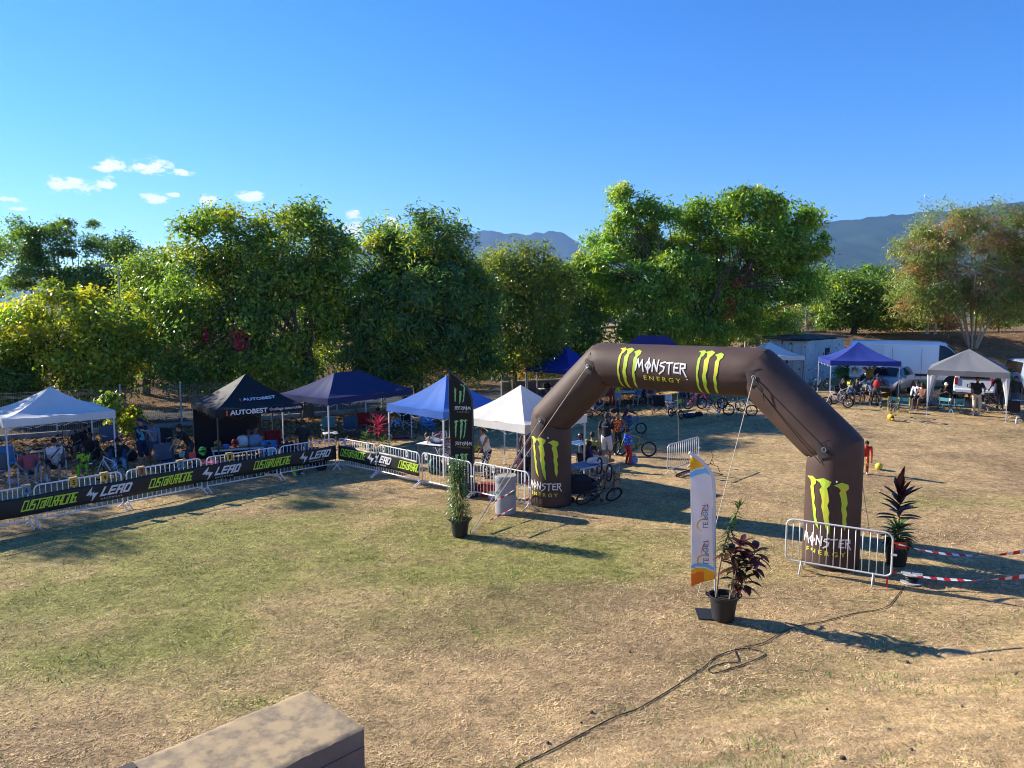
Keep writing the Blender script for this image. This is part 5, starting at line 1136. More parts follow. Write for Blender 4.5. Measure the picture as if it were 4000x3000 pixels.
for i, (e, n_) in enumerate((((.20,-.05,1.02), 16), ((.48,0,1.05), 16), ((.30,.12,1.35), 14), ((.10,-.12,1.28), 13), ((.52,-.1,1.33), 13), ((.34,-.14,.80), 10), ((.22,.1,.72), 7))):
    e = Vector(e); mb = MB(); mb.tube([(.10,.02*i-.05,.36), (.12+e.x*.3,e.y*.4,.36+(e.z-.36)*.55), e], [.014,.011,.007], 6); part('stem', mb, stemm, t_, True)
    leaves(t_, ring_specs(R, e.z-.12, e.z+.04, n_, .27, .115, (-.4,.9), .02, .35, .2, e.x, e.y), lred if i % 3 else mat('leaf_red_green', (.05,.05,.018), .3, .3, 6, trans=.2, tint=((.14,.03,.025), 4, .48, .1)))
# right pot: dark cordyline above green bedding
q = GH(3500, 2205); t_ = thing('potted_plant', 'dark red leaved cordyline over green leaves in a black pot behind the front barrier', 'plant', (q.x, q.y, q.z), .1, 'potted plants around the arch'); pot(t_, .25, .19, .48)
mb = MB(); mb.tube([(0,0,.3),(.02,0,.9),(.0,0,1.62)], [.018,.016,.01], 7); part('stem', mb, stemm, t_, True)
leaves(t_, ring_specs(R, 1.0, 1.45, 24, .50, .12, (.15,.75), .02, .12, .25)+ring_specs(R, 1.45, 1.65, 9, .46, .15, (.75,1.4), .02, .06, .2), lblk)
leaves(t_, ring_specs(R, .5, .85, 90, .30, .07, (-.1,1.0), .05, .45, .2), lg, 'leaves', True); leaves(t_, ring_specs(R, .48, .7, 40, .30, .065, (-.3,.5), .10, .5, .2), ldk, 'leaves', True)
mb = MB(); mb.box((-.10,-.29,.52), (.26,.012,.16)); part('pot_label', mb, mat('red_card', (.5,.04,.05), .5), t_)
# red cordyline behind the barrier corner
q = GH(1478, 1815); t_ = thing('garden_plant', 'crimson leaved cordyline growing over green shrubs behind the barriers', 'plant', (q.x, q.y, q.z), 0); pot(t_, .2, .16, .36)
mb = MB(); mb.tube([(.05,0,.2),(.03,0,.9),(.02,0,1.35)], [.016,.014,.01], 6); part('stem', mb, stemm, t_, True)
leaves(t_, ring_specs(R, 1.15, 1.5, 28, .50, .10, (.0,1.25), .02, .3, .2, .02), lpink)
for cx, cz, m_ in ((-.35,.55,lg),(-.25,.85,ldk),(.3,.5,lgy),(.15,.75,lgy),(-.45,.95,lg),(.35,.8,lg)): leaves(t_, ring_specs(R, cz-.25, cz+.2, 40, .20, .05, (-.4,1.0), .05, .3, .2, cx), m_, 'leaves', True)
# barrel
q = GH(1975, 2008); barm = mat('barrel_paint', (.29,.30,.325), .45, .06, 5, spec=.4, tint=((.24,.25,.265), 2.5, .55, .2)); t_ = thing('steel_barrel', 'light grey drum with green lettering beside the left arch leg', 'barrel', (q.x, q.y+.1, 0), 0)
mb = MB(); h = 1.06; r = .285; mb.lathe([(r*.94,0),(r,.02),(r,.05)]+[(r*(1.018 if abs(z-.30) < .02 or abs(z-.62) < .02 else 1), z) for z in np.linspace(.08,h-.2,22)]+[(r*1.0,h-.18),(r*1.05,h-.16),(r*1.05,h-.02),(r*1.02,h),(r*.97,h),(r*.95,h-.02)], 36); part('drum', mb, barm, t_, True)
mb = MB(); mb.lathe([(.001,h-.012),(r*.93,h-.014)], 30, cap=False); part('lid', mb, mat('dusty_lid', (.34,.28,.19), .8, .2, 6), t_)
gg = mat('green_print', (.02,.25,.07), .5)
for txt, a0, wd in (('elle', .62, .26), ('er', -.86, .14)):
    letter('lettering', xf(fit(text_poly(txt, 1, .02, .25), wd, wd*.42), 0, 0, rot=.06), (lambda x, y, a0=a0: (lambda a: (Vector((math.sin(a)*r, -math.cos(a)*r, .62+y)), Vector((math.sin(a), -math.cos(a), 0))))(a0+x/r)), gg, t_, .04, .012)
# cable and reel
cab = mat('black_cable', (.012,.011,.011), .6, .1, 30)
def smooth_path(P, n_=6):
    out = []
    for i in range(len(P)-1):
        p0, p1, p2, p3 = P[max(0,i-1)], P[i], P[i+1], P[min(len(P)-1,i+2)]
        for k in range(n_): t = k/n_; out.append(.5*((2*p1)+(-p0+p2)*t+(2*p0-5*p1+4*p2-p3)*t*t+(-p0+3*p1-3*p2+p3)*t**3))
    return out+[P[-1]]
cp = [(3535,2290),(3490,2345),(3470,2368),(3420,2385),(3340,2400),(3220,2430),(3130,2445),(3060,2470),(2980,2515),(2900,2535),(2870,2545),(2885,2590),(2840,2595),(2770,2615),(2790,2635),(2890,2605),(2975,2570),(2985,2555),(2930,2540),(2870,2545),(2800,2570),(2750,2610),(2650,2680),(2560,2735),(2480,2780),(2400,2810),(2300,2860),(2220,2900),(2130,2945),(2040,2990),(1990,3020)]
cp3 = [GH(*p_) for p_ in cp]
for k, v in enumerate(cp3): v.z = float(GZ0(v.x, v.y))+.014
path = smooth_path(cp3)
for v in path: v.z = max(v.z, float(GZ0(v.x, v.y))+.012)
mb = MB(); mb.tube(path, .0072, 6); tag(part('power_cable', mb, cab, None, True), 'black power cable snaking over the dry grass with a loose loop', 'cable')
q = GH(3560, 2278); t_ = thing('cable_reel', 'grey slotted cable reel lying flat beside the front barrier', 'cable reel', (q.x, q.y, q.z), .3); rm = mat('reel_plastic', (.30,.31,.33), .5, .1, 20)
for z in (.02, .20):
    mb = MB(); 
    for k in range(9): x = -.16+.04*k; w2 = math.sqrt(max(.002, .19**2-x*x)); mb.box((x, 0, z), (.024, 2*w2, .02))
    mb.tube([(.19*math.cos(a), .19*math.sin(a), z) for a in [k*.3491 for k in range(18)]], .014, 6, closed=True); o = part('flange', mb, rm, t_); o['kind'] = 'stuff'
mb = MB(); mb.lathe([(.07,.02),(.07,.2)], 16); part('hub', mb, plastic, t_); mb = MB()
for k in range(4): mb.tube([((.10)*math.cos(a+.2*k), (.10)*math.sin(a), .05+.035*k) for a in [j*.4488 for j in range(14)]], .012, 5, closed=True)
part('wound_cable', mb, cab, t_, True)['kind'] = 'stuff'
mb = MB(); mb.tube([(-.02,0,.2),(-.02,0,.34),(.10,.02,.34)], .012, 6); part('crank', mb, plastic, t_)
# red and white tape
tr_ = mat('tape_red', (.62,.02,.03), .4, .05, 20, trans=.15); tw_ = mat('tape_white', (.8,.78,.78), .4, .04, 20, trans=.15)
def tape(label, a, b, sag, n_=26, wdt=.075, group='red and white tapes', tw=1.4):
    a, b = Vector(a), Vector(b); d = (b-a); mb = MB(); V = []
    for i in range(n_*2+1):
        f = i/(n_*2); c = a.lerp(b, f)-Vector((0,0,sag*4*f*(1-f))); ang = tw*math.sin(f*5)+.6; s = Vector((d.y,-d.x,0)).normalized(); u = Vector((0,0,1))*math.cos(ang)+s*math.sin(ang); V.append((c+u*wdt/2, c-u*wdt/2))
    for i in range(n_*2):
        mb.mi = (i//2) % 2; mb.add([V[i][0], V[i+1][0], V[i+1][1], V[i][1]], [(0,1,2,3)])
    return tag(part('barrier_tape', mb, [tr_, tw_], None), label, 'tape', group)
bR = GH(3440, 2292); b2 = Vector((bR.x+.17, bR.y-.02, 0))
e1 = GZ(4080, 2160, .75); e2 = GZ(4080, 2265, .35)
tape('upper red and white tape leading from the front barrier top', b2+Vector((0,0,.93)), e1+Vector((.6,.2,.2)), .30); tape('lower red and white tape leading from the front barrier foot', b2+Vector((0,0,.33)), e2+Vector((.6,.2,.18)), .22)
mb = MB(); mb.add([b2+Vector((-.09,-.03,.26)), b2+Vector((-.05,-.03,.26)), b2+Vector((-.07,-.05,.0)), b2+Vector((-.10,-.05,.02))], [(0,1,2,3)]); tag(part('barrier_tape', mb, tr_, None), 'short tape end dangling from the foot of the front barrier', 'tape', 'red and white tapes')
rr4 = RR[3][1]
tape('upper tape strung from the bare barrier past the grey barrel', rr4+Vector((-.02,-.04,.86)), peg+Vector((.32,.16,.62)), .02, 14, .05); tape('lower tape strung from the bare barrier below the grey barrel rim', rr4+Vector((0,-.04,.36)), peg+Vector((.18,.08,.18)), .03, 14, .05)
mb = MB(); mb.box((peg.x,peg.y,.03), (.02,.02,.16)); tag(part('ground_peg', mb, post_m, None), 'steel peg holding the arch ropes beside the bamboo like pot', 'peg')
# ================================================================== PEOPLE
SK = {'fair': (.42,.25,.18), 'tan': (.27,.145,.09), 'brown': (.13,.068,.042)}
def skin(k): return mat('skin_'+k, SK[k], .55, .08, 25, spec=.35)
def cloth(name, c, **k): return mat('cloth_'+name, c, .85, k.pop('var', .14), k.pop('scale', 14), bump=.25, bscale=40, **k)
def ik(a, b, l1, l2, pole):
    d = b-a; D = min(d.length, (l1+l2)*.998); u = d.normalized(); k = (l1*l1-l2*l2+D*D)/(2*D); hh = math.sqrt(max(0, l1*l1-k*k)); p = pole-u*pole.dot(u); p = p.normalized() if p.length > 1e-6 else u.orthogonal(); return a+u*k+p*hh, a+u*D
NFIG = [0]
def person(label, loc, rz, top, bottom, sk='fair', h=1.74, pelvis=None, lean=0.0, hands=None, feet=None, head=(0, 0), hair=(.03,.02,.015), hair_style='short', cap=None, sleeves='short', legs='shorts', shoes=(.5,.5,.5), glasses=False, fat=1.0, side=0.0, poles=None, helmet=None, group=None):
    """front is local -y.  pelvis/hands/feet in metres for a 1.74 m figure, scaled by h"""
    s = h/1.74; NFIG[0] += 1
    P = Vector(pelvis or (0, 0, .93)); f = Vector((0,-1,0)); rt = Vector((-1,0,0)); up0 = Vector((0,0,1))     # rt = the person's right (-x seen from the front is viewer's left)
    up = Vector((math.sin(side), -math.sin(lean), math.cos(lean)*math.cos(side))).normalized(); fw = Vector((0,-math.cos(lean),-math.sin(lean)))
    C = P+up*.40; Nk = P+up*.53; hy, hp = head; hdir = Vector((math.sin(hy)*math.cos(hp), -math.cos(hy)*math.cos(hp), -math.sin(hp)))
    hu = (up*.6+up0*.7+Vector((0,-1,0))*.25*math.sin(hp)).normalized(); Hc = Nk+hu*.155+fw*.02
    X = Vector((1,0,0)); shp = [C+up*.085+X*.19*k*fat**.3 for k in (-1, 1)]; hip = [P+X*.095*k-up*.03 for k in (-1, 1)]
    hands = hands or [None, None]; feet = feet or [None, None]
    prim = []          # (kind, a, b, ra, rb, region, squash)
    def cap_(a, b, ra, rb, reg): prim.append((a, b, ra, rb, reg))
    wr = []
    for i, k in enumerate((-1, 1)):
        tgt = Vector(hands[i]) if hands[i] else shp[i]+Vector((k*.07, -.05, -.52))
        pl = Vector(poles[i]) if poles and poles[i] else Vector((k*.7, .8, -.3)); el, wt = ik(shp[i], tgt, .285, .255, pl)
        cap_(shp[i], el, .052*fat**.5, .041, 'uarm'); cap_(el, wt, .041, .027, 'farm')
        if sleeves != 'none': cap_(shp[i], shp[i].lerp(el, .62), .064*fat**.5, .060, 'slv')
        if sleeves == 'long': cap_(shp[i].lerp(el, .5), el, .057, .052, 'slv'); cap_(el, wt.lerp(el, .12), .052, .040, 'slv')
        wr.append((el, wt))
        ft = Vector(feet[i]) if feet[i] else Vector((k*.11, P.y-.02, .075)); kn, an = ik(hip[i], ft, .435, .425, Vector((k*.15,-1,.2)))
        cap_(hip[i], kn, .086*fat**.5, .056, 'thigh'); cap_(kn, kn.lerp(an, .45), .055, .054, 'shin'); cap_(kn.lerp(an, .4), an, .053, .037, 'shin')
        if legs == 'long': cap_(hip[i], kn, .098*fat**.5, .074, 'trs'); cap_(kn, an, .074, .062, 'trs')
        elif legs == 'shorts': cap_(hip[i], hip[i].lerp(kn, .92), .10*fat**.5, .086, 'trs')
        elif legs == 'short': cap_(hip[i], hip[i].lerp(kn, .48), .098*fat**.5, .092, 'trs')
        fd = Vector((k*.18,-1,0)).normalized(); cap_(an+Vector((0,0,-.03))-fd*.03, an+Vector((0,0,-.045))+fd*.14, .040, .032, 'shoe')
    # torso as a stack of wide ellipses
    def tor(c, rx, ry): return c, rx*fat, ry*fat
    rings = [tor(P-up*.10, .13, .10), tor(P, .175, .125), tor(P+up*.12, .155, .11), tor(P+up*.22, .15, .105), tor(P+up*.36, .175, .12), tor(P+up*.46, .165, .105), tor(P+up*.51, .09, .075)]
    mb = MB(); n_ = 14; V = []
    for c, rx, ry in rings:
        for j in range(n_): a = 2*math.pi*j/n_; V.append(c+X*rx*math.cos(a)-fw*ry*math.sin(a))
    mb.add(V, [(i*n_+j, i*n_+(j+1) % n_, (i+1)*n_+(j+1) % n_, (i+1)*n_+j) for i in range(len(rings)-1) for j in range(n_)]+[tuple(reversed(range(n_))), tuple((len(rings)-1)*n_+j for j in range(n_))])
    if fat > 1.1: mb.ell(P+up*.16+fw*.07, (.17*fat,.12*fat,.17), 12, 8)
    cap_(Nk-up*.05, Hc-hu*.06, .056, .052, 'neck')
    def capsule(a, b, ra, rb):
        d = (b-a); ln = d.length; d = d.normalized() if ln > 1e-6 else Vector((0,0,1)); pts = []; rs = []
        for t in (-90,-50,-15): pts.append(a+d*ra*math.sin(rad(t))*.999); rs.append(max(.002, ra*math.cos(rad(t))))
        for t in (15,50,90): pts.append(b+d*rb*math.sin(rad(t))*.999); rs.append(max(.002, rb*math.cos(rad(t))))
        mb.tube(pts, rs, 9)
    for a, b, ra, rb, reg in prim: capsule(a, b, ra, rb)
    # head: cranium, jaw, nose, ears
    sx = hdir.cross(hu).normalized(); hu2 = sx.cross(hdir).normalized(); HM = Matrix((sx, -hdir, hu2)).transposed()
    mb.ell(Hc+hu2*.015, (.076,.097,.108), 14, 10, HM); mb.ell(Hc-hu2*.055+hdir*.03, (.055,.062,.062), 12, 8, HM); mb.ell(Hc-hu2*.015+hdir*.098, (.014,.02,.024), 8, 6, HM)
    for k in (-1, 1): mb.ell(Hc+sx*k*.078-hu2*.01, (.012,.022,.032), 8, 6, HM)
    for el, wt in wr:
        hd_ = (wt-el).normalized(); capsule(wt, wt+hd_*.07, .028, .030)
    me0 = mb.mesh('tmp', skin(sk)); ob = bpy.data.objects.new('tmp', me0); COL.objects.link(ob)
    md = ob.modifiers.new('r', 'REMESH'); md.mode = 'VOXEL'; md.voxel_size = .021; md2 = ob.modifiers.new('s', 'SMOOTH'); md2.factor = .4; md2.iterations = 2
    dg = bpy.context.evaluated_depsgraph_get(); dg.update(); me = bpy.data.meshes.new_from_object(ob.evaluated_get(dg)); bpy.data.objects.remove(ob); bpy.data.meshes.remove(me0)
    me.materials.clear()
    for m_ in (skin(sk), top, bottom, mat('shoe_%d_%d_%d' % tuple(int(c*99) for c in shoes), shoes, .7, .15, 20)): me.materials.append(m_)
    n_ = len(me.polygons); ctr = np.empty(n_*3); me.polygons.foreach_get('center', ctr); ctr = ctr.reshape(-1, 3)
    best = np.full(n_, 1e9); idx = np.zeros(n_, int)
    def seg(a, b, ra, rb, m_):
        nonlocal best, idx
        a, b = np.array(a), np.array(b); d = b-a; L2 = max(1e-9, d @ d); t = np.clip(((ctr-a) @ d)/L2, 0, 1); ds = np.linalg.norm(ctr-(a+t[:, None]*d), axis=1)-(ra+(rb-ra)*t); k = ds < best; best = np.where(k, ds, best); idx = np.where(k, m_, idx)
    RM = {'uarm': 0, 'farm': 0, 'slv': 1, 'thigh': 0, 'shin': 0, 'trs': 2, 'shoe': 3, 'neck': 0}
    for a, b, ra, rb, reg in prim: seg(a, b, ra, rb, RM[reg])
    seg(Hc-hu2*.05, Hc+hu2*.03, .08, .095, 0)
    for el, wt in wr: seg(wt, wt+(wt-el).normalized()*.07, .03, .03, 0)
    seg(P+up*.10, P+up*.44, .14*fat, .15*fat, 1); seg(P-up*.05-X*.06, P-up*.05+X*.06, .125*fat, .125*fat, 2)
    me.polygons.foreach_set('material_index', idx.astype(np.int32)); me.polygons.foreach_set('use_smooth', np.ones(n_, bool))
    # fingers: appended to the same body mesh
    fm = MB()
    for i, (el, wt) in enumerate(wr):
        hd_ = (wt-el).normalized(); pn = hd_.cross(Vector((0,0,1))); pn = pn.normalized() if pn.length > .1 else Vector((1,0,0)); pa = pn.cross(hd_).normalized(); k = -1 if i == 0 else 1; base = wt+hd_*.075
        for j, ln in enumerate((.072,.080,.076,.060)):
            o = base+pn*(j-1.5)*.017; fm.tube([o-hd_*.02, o+hd_*ln*.45-pa*.006, o+hd_*ln*.8-pa*.022, o+hd_*ln*.9-pa*.036], [.0095,.009,.008,.005], 6)
        o = wt+hd_*.025+pn*.030*(-k); fm.tube([o, o+hd_*.03+pn*.018*(-k), o+hd_*.058+pn*.022*(-k)-pa*.01], [.011,.010,.006], 6)
    bm = bmesh.new(); bm.from_mesh(me); vs = [bm.verts.new(v) for v in fm.v]
    for q in fm.f: fc = bm.faces.new([vs[j] for j in q]); fc.material_index = 0; fc.smooth = True
    bm.to_mesh(me); bm.free()
    t_ = thing('person', label, 'person', loc, rz, group); t_.scale = (s, s, s)
    link('body', me, t_)
    # face details, hair, headgear
    for k in (-1, 1): mb = MB(); mb.ell(Hc+sx*k*.031+hu2*.008+hdir*.086, (.011,.008,.007), 8, 5, HM); part('eye', mb, mat('eye_dark', (.015,.012,.01), .3), t_, True)
    mb = MB(); mb.ell(Hc-hu2*.062+hdir*.087, (.022,.008,.007), 8, 5, HM); part('mouth', mb, mat('lip_'+sk, tuple(c*v for c, v in zip(SK[sk], (.75,.5,.5))), .5), t_, True)
    hm_ = mat('hair_%d_%d' % (int(hair[0]*200), int(hair[2]*200)), hair, .6, .3, 40, bump=.4, bscale=80)
    if hair_style:
        mb = MB(); V = []; F = []; n1, n2 = 16, 9; dn = {'short': -.02, 'long': -.05, 'bun': -.03, 'pony': -.03}[hair_style]
        for i in range(n2+1):
            th = math.pi/2*(1-i/n2*1.32)
            for j in range(n1):
                a = 2*math.pi*j/n1; x, y, z = math.cos(th)*math.cos(a), math.cos(th)*math.sin(a), math.sin(th); fr_ = -y                # y<0 is the face side
                lim = .25+.0 if fr_ > .45 else -1
                if z < lim: z = lim; kk = .99
                V.append(Hc+HM @ Vector((x*.087, y*.106+.006, max(z, lim)*.118+.020+ (dn if z < 0 else 0)*0)))
        F = [(i*n1+j, i*n1+(j+1) % n1, (i+1)*n1+(j+1) % n1, (i+1)*n1+j) for i in range(n2) for j in range(n1)]; mb.add(V, F)
        if hair_style == 'long':
            mb.tube([Hc-hdir*.06+hu2*.02, Hc-hdir*.10-hu2*.10, Hc-hdir*.12-hu2*.24, Hc-hdir*.10-hu2*.36], [.07,.085,.075,.03], 10)
        if hair_style == 'bun': mb.ell(Hc-hdir*.12+hu2*.03, (.05,.05,.05), 10, 7)
        if hair_style == 'pony': mb.tube([Hc-hdir*.09+hu2*.03, Hc-hdir*.16, Hc-hdir*.17-hu2*.14, Hc-hdir*.14-hu2*.22], [.03,.045,.04,.012], 8)
        part('hair', mb, hm_, t_, 'all')
    if cap:
        mb = MB(); V = []; n1 = 16
        for i in range(7):
            th = rad(90-i*15)
            for j in range(n1): a = 2*math.pi*j/n1; V.append(Hc+HM @ Vector((math.cos(th)*math.cos(a)*.093, math.cos(th)*math.sin(a)*.112, math.sin(th)*.115+.035)))
        mb.add(V, [(i*n1+j, i*n1+(j+1) % n1, (i+1)*n1+(j+1) % n1, (i+1)*n1+j) for i in range(6) for j in range(n1)])
        q = part('cap', mb, cap, t_, 'all'); mb = MB(); mb.slab(lambda u, v: (Hc+HM @ Vector(((u-.5)*.15*(1-.25*v), -.095-.085*v*(1-1.4*(u-.5)**2), .045-.025*v)), hu2), 6, 4, .006); part('visor', mb, cap, q)
    if helmet:
        mb = MB(); mb.ell(Hc+hu2*.01-hdir*.005, (.125,.15,.145), 16, 10, HM); mb.ell(Hc-hu2*.09+hdir*.10, (.07,.07,.055), 12, 8, HM); q = part('helmet', mb, helmet, t_, 'all'); mb = MB(); mb.slab(lambda u, v: (Hc+HM @ Vector(((u-.5)*.2, -.10-.11*v, .10+.02*v)), hu2), 4, 3, .008); part('visor', mb, helmet, q)
    if glasses:
        mb = MB()
        for k in (-1, 1): mb.ell(Hc+sx*k*.034+hu2*.010+hdir*.094, (.028,.006,.020), 10, 6, HM)
        mb.bar(Hc-sx*.07+hu2*.018+hdir*.085, Hc+sx*.07+hu2*.018+hdir*.085, .008); part('sunglasses', mb, mat('sunglass', (.01,.01,.01), .15, spec=.8), t_)
    return t_
BLK = cloth('black', (.016,.016,.018)); CHAR = cloth('charcoal', (.035,.036,.04)); NAVY = cloth('navy', (.012,.02,.06)); WHT = cloth('white', (.66,.66,.68)); PINK = cloth('pink', (.42,.09,.10)); GREYB = cloth('grey_blue', (.17,.20,.27)); DEN = cloth('denim', (.05,.085,.16)); LDEN = cloth('light_denim', (.20,.30,.42)); BEI = cloth('beige', (.50,.42,.30)); REDC = cloth('red', (.42,.025,.025)); PUR = cloth('purple', (.11,.035,.16)); YEL = cloth('mustard', (.38,.32,.07)); OLV = cloth('olive', (.17,.16,.03)); LGR = cloth('light_grey', (.42,.42,.44)); ROSE = cloth('rose', (.40,.18,.20))
MOTO = mat('cloth_lime_jersey', (.02,.025,.035), .8, .1, 10, tint=((.42,.62,.02), 7, .50, .03)); MOTP = mat('cloth_lime_trousers', (.30,.55,.02), .8, .1, 10, tint=((.03,.04,.06), 6, .52, .04))
JER = mat('cloth_navy_cyan_jersey', (.012,.018,.04), .8, .1, 10, tint=((.08,.42,.60), 4.5, .56, .03)); REDJ = mat('cloth_red_yellow_jersey', (.40,.02,.02), .8, .1, 10, tint=((.55,.45,.02), 16, .54, .04)); BLUJ = mat('cloth_blue_jersey', (.03,.09,.55), .8, .1, 10, tint=((.25,.5,.8), 14, .55, .05)); WAVE = mat('cloth_black_white_waves', (.012,.012,.012), .8, .05, 10); RWJ = mat('cloth_red_white_jersey', (.02,.02,.04), .8, .1, 10, tint=((.48,.03,.04), 7, .49, .03))
# printed trousers: white bands winding over black
nW = WAVE.node_tree; wv = nW.nodes.new('ShaderNodeTexWave'); wv.inputs['Scale'].default_value = 5; wv.inputs['Distortion'].default_value = 14; wv.inputs['Detail'].default_value = 1; wv.inputs['Detail Scale'].default_value = 1.4
tcW = nW.nodes.new('ShaderNodeTexCoord'); nW.links.new(tcW.outputs['Object'], wv.inputs['Vector']); rW = nW.nodes.new('ShaderNodeMapRange'); rW.inputs['From Min'].default_value = .68; rW.inputs['From Max'].default_value = .76; nW.links.new(wv.outputs['Fac'], rW.inputs['Value'])
mW = nW.nodes.new('ShaderNodeMix'); mW.data_type = 'RGBA'; mW.inputs['A'].default_value = (.012,.012,.012,1); mW.inputs['B'].default_value = (.7,.7,.7,1); nW.links.new(rW.outputs[0], mW.inputs['Factor']); nW.links.new(mW.outputs['Result'], nW.nodes['Principled BSDF'].inputs['Base Color'])
def yaw_to(px, extra=0): return -math.atan((px-2000)/FPX)+extra      # face the camera, then turn
SEAT = dict(pelvis=(0,.0,.50), feet=[(-.13,-.46,.075),(.13,-.46,.075)], legs='shorts')
LAP = [(-.14,-.34,.60),(.14,-.34,.60)]

# ================================================================== CHAIRS, TABLES, BIKES, BAGS
chair_leg = mat('chair_leg_steel', (.10,.10,.11), .45, .1, 20, metal=.4)
def camp_chair(label, loc, rz, fab, leg=None, group=None, s=1.0, name='camping_chair'):
    """folding armchair, front is -y"""
    leg = leg or chair_leg; t_ = thing(name, label, 'chair', loc, rz, group); t_.scale = (s, s, s)
    def parts_():
        out = []; mb = MB(); mb.slab(lambda u, v: (Vector(((u-.5)*.52, -.22+.46*v, .42-.07*math.sin(math.pi*u)*(1-.3*v)-.03*v)), Vector((0,0,1))), 8, 6, .008); out.append(('seat', mb.mesh('seat', fab, 'all')))
        mb = MB(); mb.slab(lambda u, v: (Vector(((u-.5)*.54, .23+.12*v+.05*math.sin(math.pi*u), .38+.52*v)), Vector((0,1,.2)).normalized()), 8, 8, .008); out.append(('backrest', mb.mesh('backrest', fab, 'all')))
        for sx_ in (-1, 1):
            mb = MB(); mb.slab(lambda u, v: (Vector((sx_*(.30+.07*(u-.5)), -.22+.46*v, .62-.02*math.sin(math.pi*v))), Vector((0,0,1))), 3, 5, .008); out.append(('armrest', mb.mesh('armrest', fab)))
            for y0, y1 in ((-.26,.24),(.24,-.26)): mb = MB(); mb.tube([(sx_*.30,y0,.0),(sx_*.28,y1,.44)], .011, 6); out.append(('leg', mb.mesh('leg', leg)))
            mb = MB(); mb.tube([(sx_*.29,.25,.30),(sx_*.29,.36,.92)], .011, 6); out.append(('back_post', mb.mesh('back_post', leg)))
            mb = MB(); mb.tube([(sx_*.31,-.24,.0),(sx_*.31,-.24,.62)], .010, 6); out.append(('arm_post', mb.mesh('arm_post', leg)))
        for y0, y1 in ((-.25,-.25),(.25,.25)):
            mb = MB(); mb.tube([(-.30,y0,.02),(.30,y1,.42)], .010, 6); out.append(('leg', mb.mesh('leg', leg))); mb = MB(); mb.tube([(.30,y0,.02),(-.30,y1,.42)], .010, 6); out.append(('leg', mb.mesh('leg', leg)))
        return out
    for nm, me in cached(('chair', fab.name, leg.name), parts_): link(nm, me, t_)
    return t_
def stool(label, loc, rz, fab, leg, group=None):
    """low folding stool with a short back"""
    t_ = thing('folding_stool', label, 'stool', loc, rz, group)
    def parts_():
        out = []; mb = MB(); mb.slab(lambda u, v: (Vector(((u-.5)*.46, -.17+.34*v, .40-.025*math.sin(math.pi*u))), Vector((0,0,1))), 6, 4, .012); out.append(('seat', mb.mesh('seat', fab)))
        mb = MB(); mb.slab(lambda u, v: (Vector(((u-.5)*.46, .19, .56+.16*v)), Vector((0,1,0))), 6, 3, .012); out.append(('backrest', mb.mesh('backrest', fab)))
        for sx_ in (-1, 1):
            for y0, y1 in ((-.2,.2),(.2,-.2)): mb = MB(); mb.tube([(sx_*.22,y0,.0),(sx_*.22,y1,.40)]+([(sx_*.22,.2,.74)] if y1 > 0 else []), .013, 6); out.append(('leg', mb.mesh('leg', leg)))
        return out
    for nm, me in cached(('stool', fab.name, leg.name), parts_): link(nm, me, t_)
def table(label, loc, rz, w_, d_, h, topm, legm, name='folding_table'):
    t_ = thing(name, label, 'table', loc, rz); mb = MB(); mb.box((0,0,h-.02), (w_,d_,.04)); q = part('table_top', mb, topm, t_); q.modifiers.new('b', 'BEVEL').width = .008
    mb = MB(); 
    for sx_, a, b in ((0,(-w_/2,-d_/2-.004),(w_/2,-d_/2-.004)),(0,(-w_/2,d_/2+.004),(w_/2,d_/2+.004))): mb.bar((*a,h-.025), (*b,h-.025), .02, .05)
    part('edge_trim', mb, legm, q)
    for sx_ in (-1, 1):
        for sy in (-1, 1): mb = MB(); mb.tube([(sx_*(w_/2-.1), sy*(d_/2-.06), 0),(sx_*(w_/2-.06), sy*(d_/2-.08), h-.04)], .014, 6); part('leg', mb, legm, t_)
        mb = MB(); mb.tube([(sx_*(w_/2-.09),-d_/2+.07,.25),(sx_*(w_/2-.09),d_/2-.07,.25)], .010, 6); part('stretcher', mb, legm, t_)
    return t_
tyre_m = mat('bike_tyre', (.014,.014,.014), .85, .15, 30); rim_m = mat('bike_rim', (.05,.05,.055), .4, .1, 20, metal=.5); spoke_m = mat('bike_spoke', (.35,.35,.36), .3, .1, 20, metal=.9)
